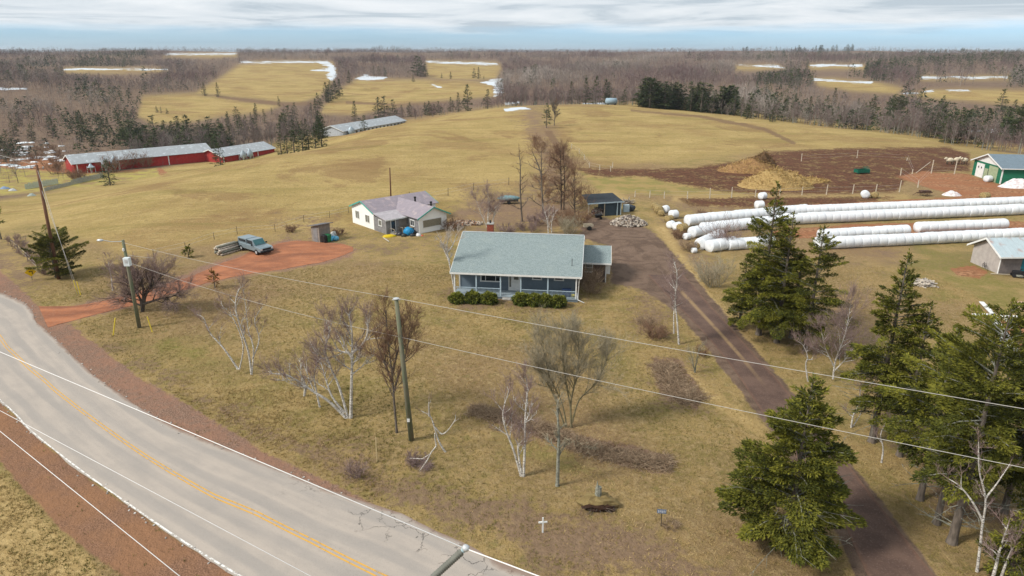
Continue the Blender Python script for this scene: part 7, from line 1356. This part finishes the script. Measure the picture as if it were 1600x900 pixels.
frame_box('timber_border', [(1600, 475), (1580, 474.5), (1600, 488), (1650, 492)], .12, .15, paint('pinkish_timber', (.55,.36,.27), .8, .2), 'pinkish timber garden frame at the right edge'); frame_box('white_garden_edging', [(1562, 491), (1572, 502), (1660, 504)], .14, .12, WHITE, 'white board edging right of the concrete walkway'); frame_box('white_garden_edging', [(1570, 496), (1660, 498)], .11, .12, WHITE, 'second white board just behind the edging')
mb = MB(); mb.tube([G(1548, 428.5)+Vector((0, 0, .06)), G(1583, 430.5)+Vector((0, 0, .06))], .07, 4); o = mb.build('timber_beam', POSTW, None); tag(o, 'pale timber beam lying in front of the grey shed', 'beam')
r_ = empty('bicycle', G(1543, 421), R(-40), 'old bicycle leaning on the gable of the grey shed', 'bicycle'); r_.rotation_euler = (R(12), 0, math.atan2((G(1559, 428)-G(1537, 412)).y, (G(1559, 428)-G(1537, 412)).x))
for x_ in (-.5, .5):
    mb = MB()
    for k in range(14): a_ = k*.4488; b_ = a_+.4488; mb.tube([(x_+math.cos(a_)*.33, -.25, .34+math.sin(a_)*.33), (x_+math.cos(b_)*.33, -.25, .34+math.sin(b_)*.33)], .022, 4, cap=False)
    mb.build('wheel', DARKM, r_)
mb = MB(); mb.tube([(-.5, -.25, .34), (-.05, -.25, .34), (.35, -.25, .85), (-.2, -.25, .85), (-.05, -.25, .34)], .02, 4); mb.tube([(.5, -.25, .34), (.35, -.25, 1.0)], .02, 4); mb.tube([(-.5, -.25, .34), (-.2, -.25, .95)], .02, 4); mb.build('frame', DARKM, r_)
# ---- stones and litter along the asphalt edge, grass tufts
rs = np.random.RandomState(3)
def tufts(name, n, region, mat, label, hmin=.10, hmax=.28, blades=5, zone=None, amt=.3):
    X_ = rs.uniform(region[0], region[1], n); Y_ = rs.uniform(region[2], region[3], n)
    P = np.stack([X_, Y_, np.zeros(n)], 1)
    keep = ~inside_world(np.concatenate([edgeU, edgeL[::-1]]), X_, Y_) & ~inside_world(drive_poly, X_, Y_) & ~inside_world(park, X_, Y_) & ~inside_world(np.concatenate([laneT, laneB[::-1]]), X_, Y_)
    px, py = toPix(X_, Y_, X_*0)
    keep &= (px > -60) & (px < 1660) & (py < 960)
    bare = np.zeros(n, bool)
    for zn in ('dirt', 'edge2', 'mud', 'red', 'gravel'):
        for p_ in Z[zn]: bare |= sdist(px, py, p_) > -2
    keep &= ~(bare & (rs.rand(n) < .985))
    hl = house.matrix_world.inverted() if False else None
    keep &= ~inside_world([(H.x, H.y+1.5), (H.x+13.9, H.y-.2), (H.x+18, H.y+12), (H.x+1.5, H.y+14)], X_, Y_)
    dens_ = .5+.5*np.sin(X_*.9+np.sin(Y_*.7)*2)*np.sin(Y_*.8+np.sin(X_*.5)*2); keep &= rs.rand(n) < (.35+.65*dens_)
    P = P[keep]; m_ = len(P); P[:, 2] = zf(P[:, 0], P[:, 1])-.02
    C = np.repeat(P, blades, 0)+rs.randn(m_*blades, 3)*np.array([.05, .05, 0]); D_ = rs.randn(m_*blades, 3)*np.array([.55, .55, .1])+np.array([.12, -.05, .75]); D_ /= np.linalg.norm(D_, axis=1)[:, None]; hh = rs.uniform(hmin, hmax, m_*blades); sd_ = np.cross(D_, rs.randn(len(D_), 3)); sd_ /= np.linalg.norm(sd_, axis=1)[:, None]
    w_ = .014+.03*hh; V_ = np.stack([C-sd_*w_[:, None], C+sd_*w_[:, None], C+D_*hh[:, None]], 1).reshape(-1, 3); tone = np.repeat(np.repeat(np.clip(.5+.25*np.sin(P[:, 0]*.31+P[:, 1]*.17)+rs.randn(m_)*.22, 0, 1), blades), 3)
    o = npmesh(name, V_, [np.arange(len(V_)).reshape(-1, 3)], mat, attrs=dict(rnd=tone)); return tag(o, label, 'grass', kind='stuff')
t = NT('dry_grass_blades'); cr_ = t.new('ShaderNodeValToRGB'); t.link(t.attr('rnd'), cr_.inputs[0]); e_ = cr_.color_ramp.elements; e_[0].position = 0; e_[0].color = (.135,.130,.035,1); e_[1].position = 1; e_[1].color = (.47,.35,.17,1)
for p_, c_ in ((.3, (.215,.175,.058)), (.55, (.30,.215,.090)), (.8, (.37,.265,.12))): q = cr_.color_ramp.elements.new(p_); q.color = (*c_, 1)
t.color(cr_.outputs[0]); t.rough(.95); t.b.inputs['Specular IOR Level'].default_value = .05; GRB = t.m
tufts('lawn_grass', 170000, (-52, 50, 24, 80), GRB, 'short dry grass of the front lawn', .06, .19, 4)
tufts('verge_grass', 12000, (-32, -8, 22, 48), GRB, 'longer dry grass on the near road verge', .10, .22, 6)
sm_ = []; mb = MB(); rs2 = random.Random(2)
for i in range(0, 400):
    for E_ in (edgeU, edgeL):
        if rs2.random() < .5: continue
        p = E_[i]+(np.array([rs2.gauss(0, .16), rs2.gauss(0, .16), 0])); mb.box(p[0]-rs2.uniform(.03, .10), p[0]+.04, p[1]-rs2.uniform(.02, .08), p[1]+.03, -.02, rs2.uniform(.03, .06), rot=Matrix.Rotation(rs2.uniform(0, 3), 3, 'Z'))
o = mb.build('edge_rubble', paint('broken_asphalt_bits', (.55,.52,.48), .9, .5, 3, c2=(.25,.22,.19)), None); tag(o, 'broken bits of asphalt and pale stones along the road edges', 'rubble', kind='stuff')
# ---------------------------------------------------------------- the air
hz = bpy.data.materials.new('thin_haze'); hz.use_nodes = True; n_ = hz.node_tree.nodes; n_.clear(); pv_ = n_.new('ShaderNodeVolumePrincipled'); pv_.inputs['Color'].default_value = (.86, .92, 1, 1); pv_.inputs['Density'].default_value = .00008; pv_.inputs['Anisotropy'].default_value = .2
oo = n_.new('ShaderNodeOutputMaterial'); hz.node_tree.links.new(pv_.outputs[0], oo.inputs['Volume'])
mb = MB(); mb.box(-9500, 9500, -9500, 9500, -22, 60); o = mb.build('haze', hz, None); tag(o, 'thin pale haze over the countryside', 'haze', kind='stuff')
# ---------------------------------------------------------------- what sets each repeat apart: its place in its row, counted from the left
bpy.context.view_layer.update()
ONES = 'first second third fourth fifth sixth seventh eighth ninth tenth eleventh twelfth thirteenth fourteenth fifteenth sixteenth seventeenth eighteenth nineteenth'.split()
def ordinal(n):
    if n <= 19: return ONES[n-1]
    t_ = {2: ('twentieth', 'twenty'), 3: ('thirtieth', 'thirty'), 4: ('fortieth', 'forty'), 5: ('fiftieth', 'fifty'), 6: ('sixtieth', 'sixty')}[n//10]
    return t_[0] if n % 10 == 0 else t_[1]+'-'+ONES[n % 10-1]
ROWS = {'bales of the long back row': 'white wrapped bale, {} from the left in the long back row', 'bales of the long front row': 'white wrapped bale, {} from the left in the long front row', 'bales of the long second row': 'white wrapped bale, {} from the left in the row behind the long front one',
 'bales of the short separate row': 'white wrapped bale, {} from the left in the short separate row', 'bales of the nearest row': 'white wrapped bale, {} from the left in the row nearest the lawn', 'bales of the short rear row': 'white wrapped bale, {} from the left in the short row behind the nearest',
 'bales of the left second row': 'white wrapped bale, {} from the left in the second row by the thicket', 'loose bales at the left end': 'white wrapped bale, {} from the left in the loose cluster at the left end',
 'hedgerow scrub behind the house': 'leafless scrub, {} from the left in the tangled hedgerow behind the house', 'scrub along the left field edge': 'low purplish scrub, {} from the left along the field edge by the yellow sign',
 'bare bushes in front of the red barn': 'bare grey bush, {} from the left before the long red barn', 'scrub among the snow patches': 'bare scrub, {} from the left among the snow patches at far left',
 'evergreens on the field edge': 'round dark evergreen, {} from the left on the field edge by the red barns', 'evergreens beyond the white barn': 'evergreen, {} from the left in the row beyond the white barn',
 'evergreens on the far fields': 'dark evergreen, {} from the left of those standing on the far fields', 'evergreens by the blue tank': 'evergreen, {} from the left near the tiny blue tank on the crest',
 'evergreens at the wood edge': 'evergreen, {} from the left at the near edge of the right wood', 'evergreens behind the shorter red barn': 'dark evergreen, {} from the left behind the shorter red barn', 'evergreens left of the white barn': 'dark evergreen, {} from the left in the clump left of the white barn',
 'evergreens on the skyline': 'evergreen, {} from the left in the dark row on the skyline', 'logs stacked beside the pickup': None, 'snow patches at the far left': None}
by = {}
for o in S.objects:
    if o.parent is None and o.get('group') in ROWS and ROWS[o['group']]: by.setdefault(o['group'], []).append(o)
for k, os_ in by.items():
    os_.sort(key=lambda o: float(toPix(np.array([o.location.x]), np.array([o.location.y]), np.array([o.location.z]))[0][0]))
    for i, o in enumerate(os_): o['label'] = ROWS[k].format(ordinal(i+1))
